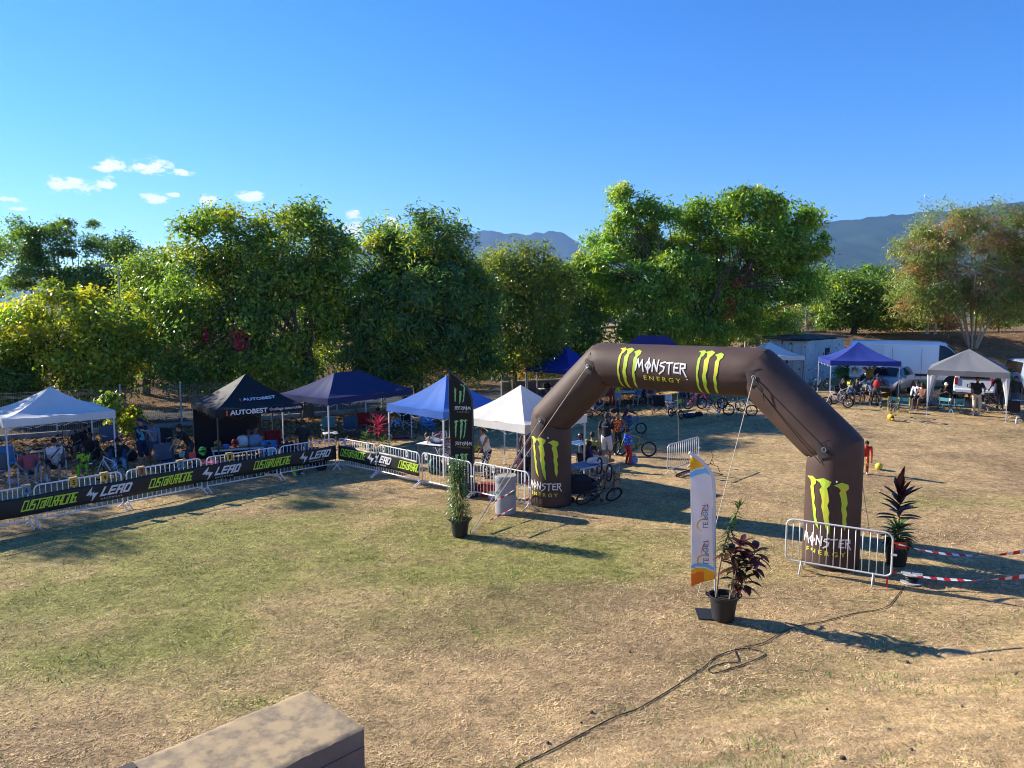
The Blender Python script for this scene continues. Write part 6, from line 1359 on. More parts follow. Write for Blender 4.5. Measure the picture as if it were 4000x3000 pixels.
def bike(label, loc, rz, fr, wr=.255, roll=0.0, upside=False, plate=None, rimc=None, group='bikes among the tents', pitch=0.0, steer=0.0):
    """BMX bike along local x, front wheel at +x, standing on z=0"""
    t_ = thing('bmx_bike', label, 'bicycle', loc, rz, group); k = wr/.255
    if upside: t_.rotation_euler = (math.pi+roll, 0, rz); t_.location = (loc[0], loc[1], loc[2]+.94*k)
    else: t_.rotation_euler = (roll, pitch, rz)
    rimc = rimc or rim_m
    def parts_():
        out = []; wb = .47*k; M = Matrix.Rotation(rad(90), 3, 'X')
        def wheel(x):
            ps = []; mb = MB(); mb.tube([(x+(wr-.024)*math.cos(a), 0, wr+(wr-.024)*math.sin(a)) for a in [i*2*math.pi/28 for i in range(28)]], .024, 7, closed=True); ps.append(('tyre', mb.mesh('tyre', tyre_m, 'all')))
            mb = MB(); mb.tube([(x+(wr-.052)*math.cos(a), 0, wr+(wr-.052)*math.sin(a)) for a in [i*2*math.pi/28 for i in range(28)]], .013, 6, closed=True); ps.append(('rim', mb.mesh('rim', rimc, 'all')))
            mb = MB()
            for i in range(18): a = i*2*math.pi/18; b = a+(.5 if i % 2 else -.5); mb.tube([(x+.025*math.cos(b), .02*(1 if i % 4 < 2 else -1), wr+.025*math.sin(b)), (x+(wr-.055)*math.cos(a), 0, wr+(wr-.055)*math.sin(a))], .0022, 3, False)
            ps.append(('spokes', mb.mesh('spokes', spoke_m)))
            mb = MB(); mb.lathe([(.012,-.055),(.024,-.03),(.024,.03),(.012,.055)], 10, (x,0,wr), M); ps.append(('wheel', mb.mesh('wheel', spoke_m, 'all'))); return ps
        for x in (-wb, wb): out.append(wheel(x))
        bb = Vector((-.07*k,0,wr+.05*k)); hd0 = Vector((.33*k,0,wr+.42*k)); hd1 = Vector((.30*k,0,wr+.53*k)); st = Vector((-.20*k,0,wr+.36*k))
        mb = MB(); mb.tube([hd0+Vector((.005,0,.02)), bb], .021, 8); mb.tube([hd1-Vector((0,0,.02)), st], .017, 8); mb.tube([st, bb], .016, 8); mb.tube([hd0-Vector((.01,0,.03)), hd1+Vector((0,0,.01))], .022, 8)
        for s_ in (-1, 1): mb.tube([bb+Vector((0,s_*.03,0)), (-wb,s_*.058,wr)], .011, 6); mb.tube([st+Vector((0,s_*.012,-.03)), (-wb,s_*.058,wr)], .010, 6)
        out.append(('frame', mb.mesh('frame', fr, 'all')))
        mb = MB()
        for s_ in (-1, 1): mb.tube([hd0+Vector((-.005,s_*.03,-.03)), (.40*k,s_*.056,wr+.2*k), (wb,s_*.058,wr)], .013, 7)
        mb.tube([hd0+Vector((0,-.04,-.035)), hd0+Vector((0,.04,-.035))], .015, 6); out.append(('fork', mb.mesh('fork', fr, 'all')))
        mb = MB(); g = hd1+Vector((-.03*k,0,.05*k)); mb.tube([hd1, g], .018, 7); top_ = g+Vector((.0,0,.20*k))
        mb.tube([g+Vector((.02,-.03,0)), top_+Vector((0,-.18*k,0)), top_+Vector((-.05,-.36*k,.02))], .011, 6); mb.tube([g+Vector((.02,.03,0)), top_+Vector((0,.18*k,0)), top_+Vector((-.05,.36*k,.02))], .011, 6); mb.tube([g+Vector((.02,-.04,0)), g+Vector((.02,.04,0))], .012, 6); mb.tube([g+Vector((.01,-.11*k,.1*k)), g+Vector((.01,.11*k,.1*k))], .009, 6)
        out.append(('handlebar', mb.mesh('handlebar', plastic, 'all')))
        mb = MB()
        for s_ in (-1, 1): mb.tube([top_+Vector((-.035,s_*.25*k,.013)), top_+Vector((-.05,s_*.365*k,.02))], .016, 7)
        out.append(('grips', None, mb))
        mb = MB(); mb.tube([st, st+Vector((-.05,0,.13))*k], .012, 6); mb.ell(st+Vector((-.06,0,.15))*k, (.13*k,.06*k,.022), 10, 6); out.append(('saddle', mb.mesh('saddle', plastic, 'all')))
        mb = MB(); mb.lathe([(.06*k,-.004),(.06*k,.004)], 18, bb+Vector((0,-.035,0)), M); mb.tube([bb+Vector((0,-.05,0)), bb+Vector((.12*k,-.055,-.11*k))], .010, 6); mb.tube([bb+Vector((0,.05,0)), bb+Vector((-.12*k,.055,.11*k))], .010, 6); mb.tube([bb+Vector((0,-.05,0)), bb+Vector((0,.05,0))], .012, 6)
        mb.box(bb+Vector((.12*k,-.10,-.11*k)), (.09*k,.09,.018)); mb.box(bb+Vector((-.12*k,.10,.11*k)), (.09*k,.09,.018)); out.append(('crank', mb.mesh('crank', plastic)))
        mb = MB(); mb.bar(bb+Vector((0,-.04,.06*k)), Vector((-wb,-.04,wr+.03*k)), .006, .012); mb.bar(bb+Vector((0,-.04,-.06*k)), Vector((-wb,-.04,wr-.03*k)), .006, .012); out.append(('chain', mb.mesh('chain', spoke_m)))
        if plate: mb = MB(); mb.slab(lambda u, v: (g+Vector((.055,(u-.5)*.2,.02+.2*v)), Vector((1,0,0))), 2, 2, .006); out.append(('number_board', mb.mesh('number_board', plate)))
        return out
    for e in cached(('bike', fr.name, round(wr,3), rimc.name, plate.name if plate else ''), parts_):
        if isinstance(e, list):
            w0 = link('wheel', e[3][1], t_)
            for nm, me in e[:3]:
                q = link(nm, me, w0)
                if nm == 'spokes': q['kind'] = 'stuff'
        elif e[0] == 'grips': continue
        else: link(e[0], e[1], t_)
    return t_
def bag(label, loc, rz, sz, m_, name='bag', strap=True, cat='bag', group=None):
    """soft bag: rounded lumpy body with a flap, pocket and two handles"""
    t_ = thing(name, label, cat, loc, rz, group); r_ = random.Random(int(loc[0]*1000)); mb = MB(); x, y, z = sz
    mb.ell((0,0,z*.47), (x*.56,y*.56,z*.53), 14, 9); V = []
    for v in mb.v:
        q = Vector((math.copysign(abs(v[0]/(x*.56))**.55, v[0])*x*.5, math.copysign(abs(v[1]/(y*.56))**.55, v[1])*y*.5, v[2])); n = float(fbm(np.array(v[0]*6+loc[0]), np.array(v[2]*6+v[1]*5), 3, 5)); V.append(tuple(Vector((q.x*(.85+.3*n), q.y*(.85+.3*n), max(.0, q.z*(.9+.2*n))))))
    mb.v = V; part('shell', mb, m_, t_, 'all')
    mb = MB(); mb.ell((0,-y*.5,z*.35), (x*.3,y*.12,z*.22), 10, 6); part('pocket', mb, m_, t_, 'all')
    if strap:
        for s_ in (-1, 1): mb = MB(); mb.tube([(-x*.2,s_*y*.25,z*.85),(-x*.15,s_*y*.3,z*1.15),(x*.15,s_*y*.3,z*1.15),(x*.2,s_*y*.25,z*.85)], .012, 6); part('handle', mb, strap_m, t_, 'all')
    return t_
def towel(label, loc, rz, w_, d_, m_, bunch=.05, drop=None, name='towel'):
    mb = MB(); s_ = loc[0]*3
    mb.slab(lambda u, v: (Vector(((u-.5)*w_, (v-.5)*d_, bunch*(.5+float(fbm(np.array(u*4+s_), np.array(v*4.), 3, 4)))+.01)), Vector((0,0,1))), 16, 12, .012)
    return tag(link(name, mb.mesh(name, m_, 'all'), None, loc, (0, 0, rz)), label, 'towel' if name == 'towel' else name.replace('_', ' '))
def helmet(label, loc, rz, m_, group='helmets and gear'):
    t_ = thing('racing_helmet', label, 'helmet', loc, rz, group); mb = MB(); mb.ell((0,0,.15), (.125,.155,.145), 16, 10); mb.ell((0,-.13,.07), (.075,.08,.06), 12, 8); part('shell', mb, m_, t_, 'all')
    mb = MB(); mb.ell((0,-.115,.16), (.095,.055,.05), 12, 8); part('eye_port', mb, plastic, t_, True); mb = MB(); mb.slab(lambda u, v: (Vector(((u-.5)*.2,-.10-.13*v,.25+.03*v)), Vector((0,0,1))), 4, 3, .008); part('peak', mb, m_, t_); return t_
def bottle(label, loc, m_, h=.24, r_=.035):
    t_ = thing('bottle', label, 'bottle', loc, 0, 'bottles'); mb = MB(); mb.lathe([(r_*.9,0),(r_,.01),(r_,h*.65),(r_*.45,h*.82),(r_*.4,h*.9)], 14); part('flask', mb, m_, t_, True); mb = MB(); mb.lathe([(r_*.48,h*.9),(r_*.48,h)], 12); part('cap', mb, print_white, t_); return t_
def crate(label, loc, rz, sz, m_, name='cardboard_box', cat='box'):
    t_ = thing(name, label, cat, loc, rz); x, y, z = sz
    for sx_, s2 in ((-1,(.012,y,z)),(1,(.012,y,z))): mb = MB(); mb.box((sx_*x/2,0,z/2), s2); part('side', mb, m_, t_)
    for sy in (-1, 1): mb = MB(); mb.box((0,sy*(y/2-.006),z/2), (x-.03,.012,z)); part('side', mb, m_, t_)
    mb = MB(); mb.box((0,0,.01), (x-.03,y-.04,.012)); part('base', mb, m_, t_)
    for sy in (-1, 1): mb = MB(); mb.bar((0,sy*y*.5,z+.005), (0,sy*y*.62,z+.04), x*.95, .008); part('flap', mb, m_, t_)
# ================================================================== WHO AND WHAT STANDS WHERE
BLUEF = cloth('chair_blue', (.03,.10,.22)); GREYF = cloth('chair_grey', (.10,.12,.16)); BLKF = cloth('chair_black', (.018,.018,.022)); REDF = cloth('chair_red', (.30,.015,.02)); SKYF = cloth('chair_sky', (.06,.25,.52)); TEALF = cloth('chair_teal', (.05,.22,.28)); CREF = cloth('chair_cream', (.55,.50,.42)); STRF = mat('cloth_striped', (.55,.5,.48), .8, .1, 10, tint=((.25,.03,.06), 9, .5, .04)); FLOF = mat('cloth_floral', (.05,.05,.06), .8, .1, 10, tint=((.45,.22,.10), 12, .52, .05))
limeleg = mat('lime_leg', (.50,.52,.04), .5, .1, 20); woodtop = mat('table_wood', (.40,.26,.13), .6, .2, 8); bluetop = mat('table_blue', (.05,.12,.28), .45, .2, 5, tint=((.25,.35,.5), 4, .6, .1)); whtop = mat('table_white', (.6,.6,.6), .5, .1, 8)
def L3(px, py, z=0): q = GH(px, py); return Vector((q.x, q.y, q.z+z))
# ---- left white tent
q = L3(118, 1893); camp_chair('dark camping chair under the woman in pink', q, yaw_to(118), GREYF, alu, 'camping chairs around the tents'); person('seated woman in a pink top with sunglasses and crossed legs', q, yaw_to(118, .1), PINK, cloth('grey_shorts', (.17,.16,.17)), 'fair', 1.62, hands=[(-.26,-.16,.66),(.22,-.2,.66)], hair=(.36,.33,.30), glasses=True, sleeves='short', **{**SEAT, 'feet': [(-.05,-.50,.075),(.10,-.56,.20)]})
q = L3(220, 1868); camp_chair('dark camping chair under the man with a shoulder strap', q, yaw_to(220), GREYF, alu, 'camping chairs around the tents'); t_ = person('seated man in a white polo shirt with a black shoulder strap', q, yaw_to(220, -.1), WHT, CHAR, 'fair', 1.76, hands=[(-.05,-.34,.62),(.10,-.36,.60)], hair=(.35,.33,.30), cap=BLK, **SEAT)
mb = MB(); mb.tube([(.16,-.10,1.0),(.02,-.155,.84),(-.16,-.11,.62)], .018, 6); part('bag_strap', mb, strap_m, t_, True); mb = MB(); mb.ell((-.20,-.10,.58), (.10,.06,.07), 10, 7); part('waist_bag', mb, BLK, t_, True)
q = L3(332, 1860); person('child in lime and black motocross kit sitting under the white tent', q, yaw_to(332, -.2), MOTO, MOTP, 'tan', 1.38, hands=LAP, sleeves='long', hair=(.02,.014,.01), **{**SEAT, 'legs': 'long'}); stool('low blue stool under the child in motocross kit', q, yaw_to(332), BLUEF, chair_leg)
q = L3(360, 1830); camp_chair('black camping chair behind the child in motocross kit', q, yaw_to(360), BLKF); person('dark clothed adult sitting behind the child in motocross kit', q, yaw_to(360, -.4), BLK, CHAR, 'brown', 1.7, hands=LAP, hair=(.02,.014,.01), **SEAT)
q = L3(338, 1792); camp_chair('black camping chair at the back of the white left tent', q, yaw_to(338), BLKF); person('man in black sitting with a hand raised to his chin', q, yaw_to(338, -.5), BLK, GREYB, 'tan', 1.76, hands=[(-.16,-.30,.64),(.02,-.22,1.10)], head=(-.5,0), hair=(.015,.01,.01), **SEAT)
q = L3(300, 1800); person('small child leaning beside the man with a hand at his chin', q, yaw_to(300, -.4), BLK, CHAR, 'tan', 1.15, hands=[(-.1,-.25,1.0),(.15,-.3,1.1)], hair=(.03,.02,.012), hair_style='long')
q = L3(462, 1850); camp_chair('blue camping chair under the man bending over his knees', q, yaw_to(462), BLUEF); person('man in black bending over a board across his knees', q, yaw_to(462, .1), BLK, LDEN, 'tan', 1.76, lean=.35, hands=[(-.34,-.34,.74),(.30,-.38,.74)], head=(0,.55), hair=(.015,.01,.01), **{**SEAT, 'legs': 'long'})
q = L3(448, 1768); camp_chair('tall grey folding lounge chair behind the bending man', q, yaw_to(448, .5), GREYF, None, 'camping chairs around the tents', 1.15); bag('black gear bag behind the bending man', L3(505, 1800), .3, (.55,.35,.4), BLKF)
q = L3(395, 1880); bike('white bike leaning on a yellow ringed wheel before the child in motocross kit', q+Vector((.25,0,0)), rad(160), mat('bike_white', (.62,.62,.66), .3, coat=.4), roll=.18, rimc=mat('bike_rim_yellow', (.55,.36,.02), .4))
bike('dark bike parked behind the seated couple', L3(215, 1800), rad(20), mat('bike_blue', (.05,.10,.25), .3, coat=.4), roll=.05); bike('black bike resting among leaves behind the seated couple', L3(270, 1790), rad(-30), mat('bike_black', (.02,.02,.022), .3, coat=.3), roll=.2)
table('low wooden table behind the seated couple', L3(165, 1815), .7, .9, .5, .5, woodtop, chair_leg); bag('pink and white shopping bag at the feet of the woman in pink', L3(52, 1893), .2, (.3,.2,.22), mat('pink_bag', (.5,.35,.36), .7, .3, 12)); bottle('clear water bottle between the seated couple', L3(185, 1890), mat('clear_plastic', (.4,.45,.5), .15, spec=.8), .3, .045)
camp_chair('grey camping chair at the edge of the second white tent', L3(-5, 1890), yaw_to(0), GREYF, alu, 'camping chairs around the tents'); camp_chair('sky blue camping chair half hidden by the white tent pole', L3(35, 1850), yaw_to(20, .3), SKYF, alu)
# ---- standing pair, chairs and the stooping man
q = L3(556, 1832); t_ = person('person in a navy and cyan jersey pointing across the field', q, yaw_to(556, .75), JER, NAVY, 'fair', 1.78, hands=[(-.10,-.60,1.34),(.06,-.42,1.10)], hair=(.34,.20,.07), hair_style='pony', cap=NAVY, glasses=True, head=(.15,0), legs='shorts', shoes=(.03,.03,.03), fat=1.05, poles=[(-.6,.2,-.5), None])
q = L3(603, 1822); person('woman in a grey hooded top and denim shorts facing the pointing person', q, yaw_to(603, -.15), GREYB, DEN, 'tan', 1.66, hands=[(-.26,-.06,.88),(.24,-.12,.84)], hair=(.06,.035,.02), hair_style='bun', glasses=False, sleeves='long', legs='short', shoes=(.3,.2,.15))
q = L3(748, 1842); person('man in black with a dark cap stooping towards the left', q, yaw_to(748, -1.35), BLK, CHAR, 'fair', 1.76, lean=.55, hands=[(-.18,-.55,.88),(.16,-.5,.84)], cap=BLK, hair=(.04,.03,.02))
camp_chair('black high back camping chair under the fence post', L3(630, 1778), yaw_to(640, -.4), BLKF, None, 'camping chairs around the tents', 1.1); camp_chair('grey and black camping chair beside the woman in denim shorts', L3(662, 1850), yaw_to(662, .4), GREYF, None, None, 1.1); bag('black holdall on the grey and black camping chair', L3(672, 1812), .2, (.7,.3,.35), BLKF)
bike('black bike with a lime helmet on its bar below the stooping man', L3(765, 1885), rad(-70), mat('bike_black', (.02,.02,.022), .3, coat=.3), roll=.05, plate=mat('red_board', (.40,.04,.05), .5)); helmet('lime green racing helmet hung on the black bike', L3(795, 1862, .72), .6, mat('helmet_lime', (.10,.62,.05), .3, .3, 8, coat=.5, tint=((.02,.02,.02), 6, .56, .04)))
bike('dark bike lying folded before the grey and black chair', L3(712, 1880), rad(30), mat('bike_black', (.02,.02,.022), .3, coat=.3), roll=.3); bag('white plastic bag in the hand of the stooping man', L3(722, 1825, .35), .2, (.34,.16,.22), WHT)
# ---- black tent
t_ = table('folding table strewn with gear under the black tent', L3(930, 1825), rad(25), 1.7, .65, .72, woodtop, alu); tp = L3(930, 1825)
for k, (dx, dy, m_, lb) in enumerate(((-.62,-.05,mat('helmet_orange', (.55,.16,.03), .4, .3, 8, tint=((.08,.2,.05), 6, .5, .05)), 'orange and green racing helmet on the gear table'),(-.1,.05,mat('helmet_red', (.5,.02,.02), .3, .2, 8), 'red racing helmet on the gear table'))): helmet(lb, tp+Vector((dx*.9, dy+dx*.42, .72)), .4*k, m_)
bag('blue gloves bag on the gear table', tp+Vector((-.32,-.2,.72)), .3, (.26,.2,.14), cloth('bright_blue', (.04,.15,.45)), strap=False); bag('white printed shopping bag on the gear table', tp+Vector((.15,.12,.72)), .1, (.42,.2,.40), mat('white_print_bag', (.55,.6,.68), .5, .1, 8, tint=((.35,.08,.05), 7, .62, .03))); bag('pale blue jacket heaped on the gear table', tp+Vector((.55,.25,.72)), .6, (.45,.25,.42), LDEN, strap=False)
q = L3(1000, 1812); q = q+qB*.7; camp_chair('black camping chair under the woman shading her eyes', q, yaw_to(1000), BLKF); person('woman in rose with long dark hair shading her eyes', q, yaw_to(1000, .1), ROSE, CHAR, 'tan', 1.66, hands=[(-.2,-.3,.62),(.10,-.20,1.18)], hair=(.02,.012,.01), hair_style='long', glasses=True, **SEAT)
q = L3(1062, 1830); camp_chair('sky blue camping chair under the girl in white', q+qB*.25, yaw_to(1062), SKYF); person('small girl in a white t-shirt sitting in a sky blue chair', q+qB*.2, yaw_to(1062, .2), WHT, BLK, 'tan', 1.2, hands=LAP, hair=(.03,.02,.015), hair_style='long', **SEAT)
camp_chair('red camping chair against the black tent back wall', L3(1068, 1790), yaw_to(1060), REDF, None, None, 1.1)
q = L3(1130, 1848); camp_chair('black camping chair under the bearded man in sunglasses', q, yaw_to(1130), BLKF); person('bearded man in black with sunglasses lounging under the black tent', q, yaw_to(1130, .6), BLK, MOTP, 'tan', 1.78, lean=-.2, hands=[(-.30,-.30,.66),(.28,-.34,.66)], hair=(.015,.01,.01), glasses=True, **{**SEAT, 'legs': 'long'})
q = L3(1188, 1835); person('person in a black printed t-shirt standing with back turned beside the black tent leg', q, yaw_to(1188, 2.9), BLK, GREYB, 'tan', 1.74, hair=(.015,.01,.01), legs='long'); person('dim figure standing behind the black tent back wall', L3(1012, 1745), yaw_to(1012, 1.2), BLK, CHAR, 'tan', 1.7, hair=(.02,.012,.01))
towel('pink blanket on the ground at the black tent', L3(845, 1815), .5, 1.0, .5, cloth('pink_blanket', (.62,.10,.22)), .1); crate('wooden crate beside the gear table', L3(880, 1845), .3, (.4,.4,.35), woodtop); bike('orange bike lying under the gear table', L3(950, 1868), rad(15), mat('bike_orange', (.5,.12,.03), .3, coat=.4), roll=.5); bike('dark bike standing below the black tent valance', L3(1010, 1852), rad(10), mat('bike_black', (.02,.02,.022), .3, coat=.3), roll=.06); helmet('black and lime helmet on the lap of the bearded man', L3(1142, 1835, .62), .5, mat('helmet_black_lime', (.02,.02,.02), .3, .2, 8, tint=((.15,.6,.1), 6, .55, .05)))
crate('dark bin bag box behind the person in the printed t-shirt', L3(1225, 1815), .2, (.4,.35,.55), BLKF, 'storage_box'); bag('black rucksack at the foot of the navy ridge tent leg', L3(1255, 1835), .3, (.4,.3,.45), BLKF)
# ---- navy ridge tent and sky blue tent
camp_chair('teal camping chair under the navy ridge tent beside its leg', L3(1285, 1715), yaw_to(1285), TEALF); camp_chair('blue camping chair between teal and red chairs under the navy tent', L3(1368, 1712), yaw_to(1368, -.1), BLUEF); camp_chair('red camping chair under the navy ridge tent beside the cordyline', L3(1420, 1695), yaw_to(1420), REDF)
towel('white towel thrown over a low stool beside the navy tent leg', L3(1292, 1738, .42), .3, .6, .4, WHT, .06); stool('low stool carrying the white towel', L3(1292, 1738), .3, BLKF, chair_leg); q = L3(1478, 1708); camp_chair('dark camping chair behind the red cordyline', q, yaw_to(1478), BLKF); person('person in a dark cap sitting behind the red cordyline', q, yaw_to(1478), CHAR, CHAR, 'brown', 1.72, hands=LAP, cap=BLK, glasses=True, **SEAT)
person('woman in a dark vest standing between the navy and sky blue tents', L3(1590, 1650), yaw_to(1590, .6), BLK, CHAR, 'tan', 1.66, hair=(.05,.02,.012), hair_style='bun', sleeves='none')
towel('pink towel spread on the grass under the sky blue tent', L3(1550, 1712), .35, 1.1, .55, cloth('pink_towel', (.55,.06,.12)), .06); bag('camouflage blue and white cool bag under the sky blue tent', L3(1552, 1672), .1, (.6,.4,.45), mat('camo_blue', (.5,.52,.58), .7, .1, 8, tint=((.04,.06,.2), 9, .5, .05)))
camp_chair('black camping chair with pale legs under the sky blue tent', L3(1595, 1675), yaw_to(1595, .3), BLKF, alu); camp_chair('bright sky blue camping chair under the sky blue tent', L3(1672, 1690), yaw_to(1672, .2), SKYF, mat('sky_leg', (.06,.25,.5), .5)); towel('patterned towel over a chair beside the bright sky blue chair', L3(1640, 1672, .45), .4, .5, .6, mat('pattern_towel', (.35,.45,.5), .8, .2, 9, tint=((.05,.2,.3), 8, .5, .1)), .12)
q = L3(1735, 1785); camp_chair('striped deck chair behind the sky blue tent leg', q, yaw_to(1735, .5), STRF, alu); table('white draped massage table behind the bare barrier', L3(1722, 1815), rad(-30), 1.7, .65, .74, whtop, chair_leg, 'massage_table'); bq = L3(1722, 1815)
person('person lying face down with bare legs on the white draped table', bq+Vector((-.1,0,.76)), rad(-120), GREYB, DEN, 'tan', 1.6, pelvis=(0,.1,.10), lean=1.45, feet=[(-.12,.86,.08),(.12,.86,.08)], hands=[(-.32,-.25,.06),(.32,-.25,.06)], legs='short', shoes=(.27,.145,.09)); towel('white sheet hanging on the massage table', bq+Vector((-.2,-.12,.75)), rad(-30), 1.0, .7, WHT, .03)
bag('green and black sports bag under the massage table', L3(1700, 1850), .2, (.5,.3,.5), mat('green_black', (.02,.03,.03), .7, .2, 8, tint=((.05,.3,.18), 7, .55, .05))); bag('blue bag beside the sky blue tent leg', L3(1748, 1845), .2, (.4,.25,.4), NAVY); bag('white shoes bag tied to the pale barrier', L3(1742, 1848, .5), .2, (.22,.14,.18), WHT)
# ---- cream tent and around the left arch leg
q = L3(1905, 1866); person('person in a white vest and black and white patterned trousers', q, yaw_to(1905, -1.1), WHT, WAVE, 'tan', 1.72, lean=.28, hands=[(-.16,-.42,.94),(.16,-.40,.92)], sleeves='none', legs='long', hair=(.02,.012,.01), fat=1.08, shoes=(.05,.05,.05))
table('dark work table before the person in patterned trousers', L3(1855, 1845), rad(-15), .9, .5, .78, plastic, chair_leg); bag('lime and black helmet bag on the dark work table', L3(1862, 1850, .78), .3, (.34,.24,.18), mat('lime_bag', (.40,.50,.03), .6, .2, 8, tint=((.02,.02,.02), 6, .52, .05)), strap=False)
q = L3(2058, 1868); person('long haired woman in denim turned away under the cream tent', q, yaw_to(2058, 2.7), cloth('brown_top', (.16,.07,.05)), LDEN, 'tan', 1.68, hair=(.16,.05,.025), hair_style='long', legs='long'); q = L3(2030, 1880); camp_chair('black camping chair under the girl beside the woman in denim', q, yaw_to(2030, -.6), BLKF, None, None, .85); person('girl with long dark hair sitting beside the woman in denim', q, yaw_to(2030, -.7), ROSE, BLK, 'tan', 1.3, hands=LAP, hair=(.05,.02,.012), hair_style='long', **SEAT)
crate('red cool box behind the bare barrier', L3(1905, 1935), -.3, (.6,.35,.3), mat('coolbox_red', (.42,.015,.02), .5, .1, 8), 'cool_box', 'cool box'); crate('white cardboard box with green print beside the grey barrel', L3(1950, 1945), -.3, (.55,.3,.2), WHT); crate('blue and black gear box behind the potted column plant', L3(1838, 1940), .3, (.4,.3,.4), NAVY, 'storage_box')
table('blue topped table beside the left arch leg', L3(2285, 1905), rad(40), 1.15, .7, .74, bluetop, alu); table('second blue topped table under the cream tent', L3(2275, 1805), rad(40), 1.0, .65, .74, bluetop, alu); helmet('black and white racing helmet on the second blue table', L3(2268, 1800, .76), .6, mat('helmet_black_white', (.02,.02,.025), .25, .2, 8, tint=((.5,.5,.55), 6, .6, .04)))
q = L3(2298, 1900); q = L3(2300, 1868); camp_chair('dark camping chair under the woman in purple', q, yaw_to(2300, 2.6), BLKF); person('seated woman in a purple vest with dark hair turned away', q, yaw_to(2300, 2.6), PUR, CHAR, 'tan', 1.66, hands=[(-.36,-.2,.72),(.30,-.42,.72)], sleeves='none', hair=(.012,.008,.008), hair_style='long', **SEAT)
q = L3(2312, 1832); camp_chair('dark camping chair under the man in mustard', q, yaw_to(2312, 2.8), BLKF); person('seated man in a mustard t-shirt turned away', q, yaw_to(2312, 2.8), YEL, CHAR, 'tan', 1.74, hands=LAP, hair=(.02,.012,.01), fat=1.1, **SEAT)
q = L3(2367, 1810); t_ = person('man in a black printed t-shirt and white shorts with back turned', q, yaw_to(2367, 2.85), BLK, WHT, 'tan', 1.82, cap=CHAR, hair=(.03,.02,.015), fat=1.08, legs='shorts'); letter('print', xf(fit(text_poly('Racing', 1, .02, .3), .22, .08), 0, 0), plane_fn((0,.155,1.30), (-1,0,0), (0,0,1)), print_white, t_, 0, .012)
q = L3(2408, 1775); person('rider in a red and yellow check jersey standing behind the man in white shorts', q, yaw_to(2408, .5), REDJ, BLK, 'tan', 1.62, hair=(.03,.02,.015), sleeves='long', legs='long', hands=[(-.3,-.25,1.0),(.3,-.3,1.0)])
q = L3(2450, 1815); person('boy in a blue and red jersey and red trousers', q, yaw_to(2450, 2.2), BLUJ, REDC, 'tan', 1.30, hair=(.02,.012,.01), sleeves='long', legs='long', shoes=(.2,.18,.12), hands=[(-.25,-.2,1.02),(.22,-.1,.9)])
q = L3(2462, 1694); bike('blue bike ridden by the child in a red and white jersey', q, rad(-6), mat('bike_blue_bright', (.03,.09,.45), .3, coat=.4)); person('child in a red and white jersey riding the blue bike', q+Vector((-.2,0,.0)), rad(90)-.05, RWJ, DEN, 'fair', 1.32, pelvis=(0,.12,.96), lean=.35, hands=[(-.36,-.52,1.22),(.36,-.52,1.22)], feet=[(-.14,-.12,.40),(.14,-.12,.62)], hair=(.25,.13,.05), sleeves='long', legs='long')
bike('black bike with a yellow chainstay behind the boy in red trousers', L3(2478, 1782), rad(170), mat('bike_black_yellow', (.35,.30,.02), .3, coat=.3), .29); q = L3(2370, 1880); camp_chair('cream camping chair with an orange band behind the blue topped table', q, yaw_to(2370, 2.5), CREF, alu); bag('orange pouch on the cream camping chair', q+Vector((.05,.05,.62)), .2, (.42,.12,.12), mat('orange_pouch', (.52,.20,.05), .6), strap=False)
bike('dark bike upside down with white fork before the blue topped table', L3(2362, 1925), rad(100), mat('bike_navy_white', (.06,.08,.14), .3, coat=.4), .27, upside=True, roll=.1); bike('blue framed bike lying beside the left arch leg', L3(2330, 1965), rad(25), mat('bike_navy', (.03,.05,.12), .3, coat=.4), .27, roll=.55); crate('wooden crate behind the upside down bike', L3(2385, 1900), .4, (.45,.35,.4), woodtop, 'wooden_crate')
q = L3(2262, 1952); wg = thing('folding_wagon', 'black folding wagon loaded with bags beside the left arch leg', 'wagon', q, .3)
mb = MB(); mb.slab(lambda u, v: (Vector(((u-.5)*.9,-.25,.25+.32*v)), Vector((0,1,0))), 4, 3, .015); mb.slab(lambda u, v: (Vector(((u-.5)*.9,.25,.25+.32*v)), Vector((0,1,0))), 4, 3, .015); mb.box((0,0,.25), (.9,.5,.02)); mb.box((-.45,0,.41), (.015,.5,.32)); mb.box((.45,0,.41), (.015,.5,.32)); o = part('tub', mb, BLKF, wg); o['kind'] = 'stuff'
for x in (-.34,.34):
    for y in (-.26,.26): mb = MB(); mb.lathe([(.03,-.025),(.09,-.03),(.095,0),(.09,.03),(.03,.025)], 16, (x,y,.095), Matrix.Rotation(rad(90),3,'X')); part('wheel', mb, tyre_m, wg, True)
mb = MB(); mb.tube([(.46,0,.3),(.75,0,.6),(.8,0,.75)], .014, 6); part('pull_handle', mb, plastic, wg); bag('black bag heaped in the folding wagon', q+Vector((-.05,0,.35)), .3, (.75,.42,.42), BLKF); bag('white jacket on the blue topped table corner', L3(2318, 1900, .72), .4, (.4,.3,.2), WHT, strap=False)
bag('blue and white bag behind the boy in red trousers', L3(2475, 1812), .3, (.3,.2,.3), mat('blue_white_bag', (.1,.2,.45), .6, .2, 8, tint=((.6,.6,.65), 6, .55, .05)))
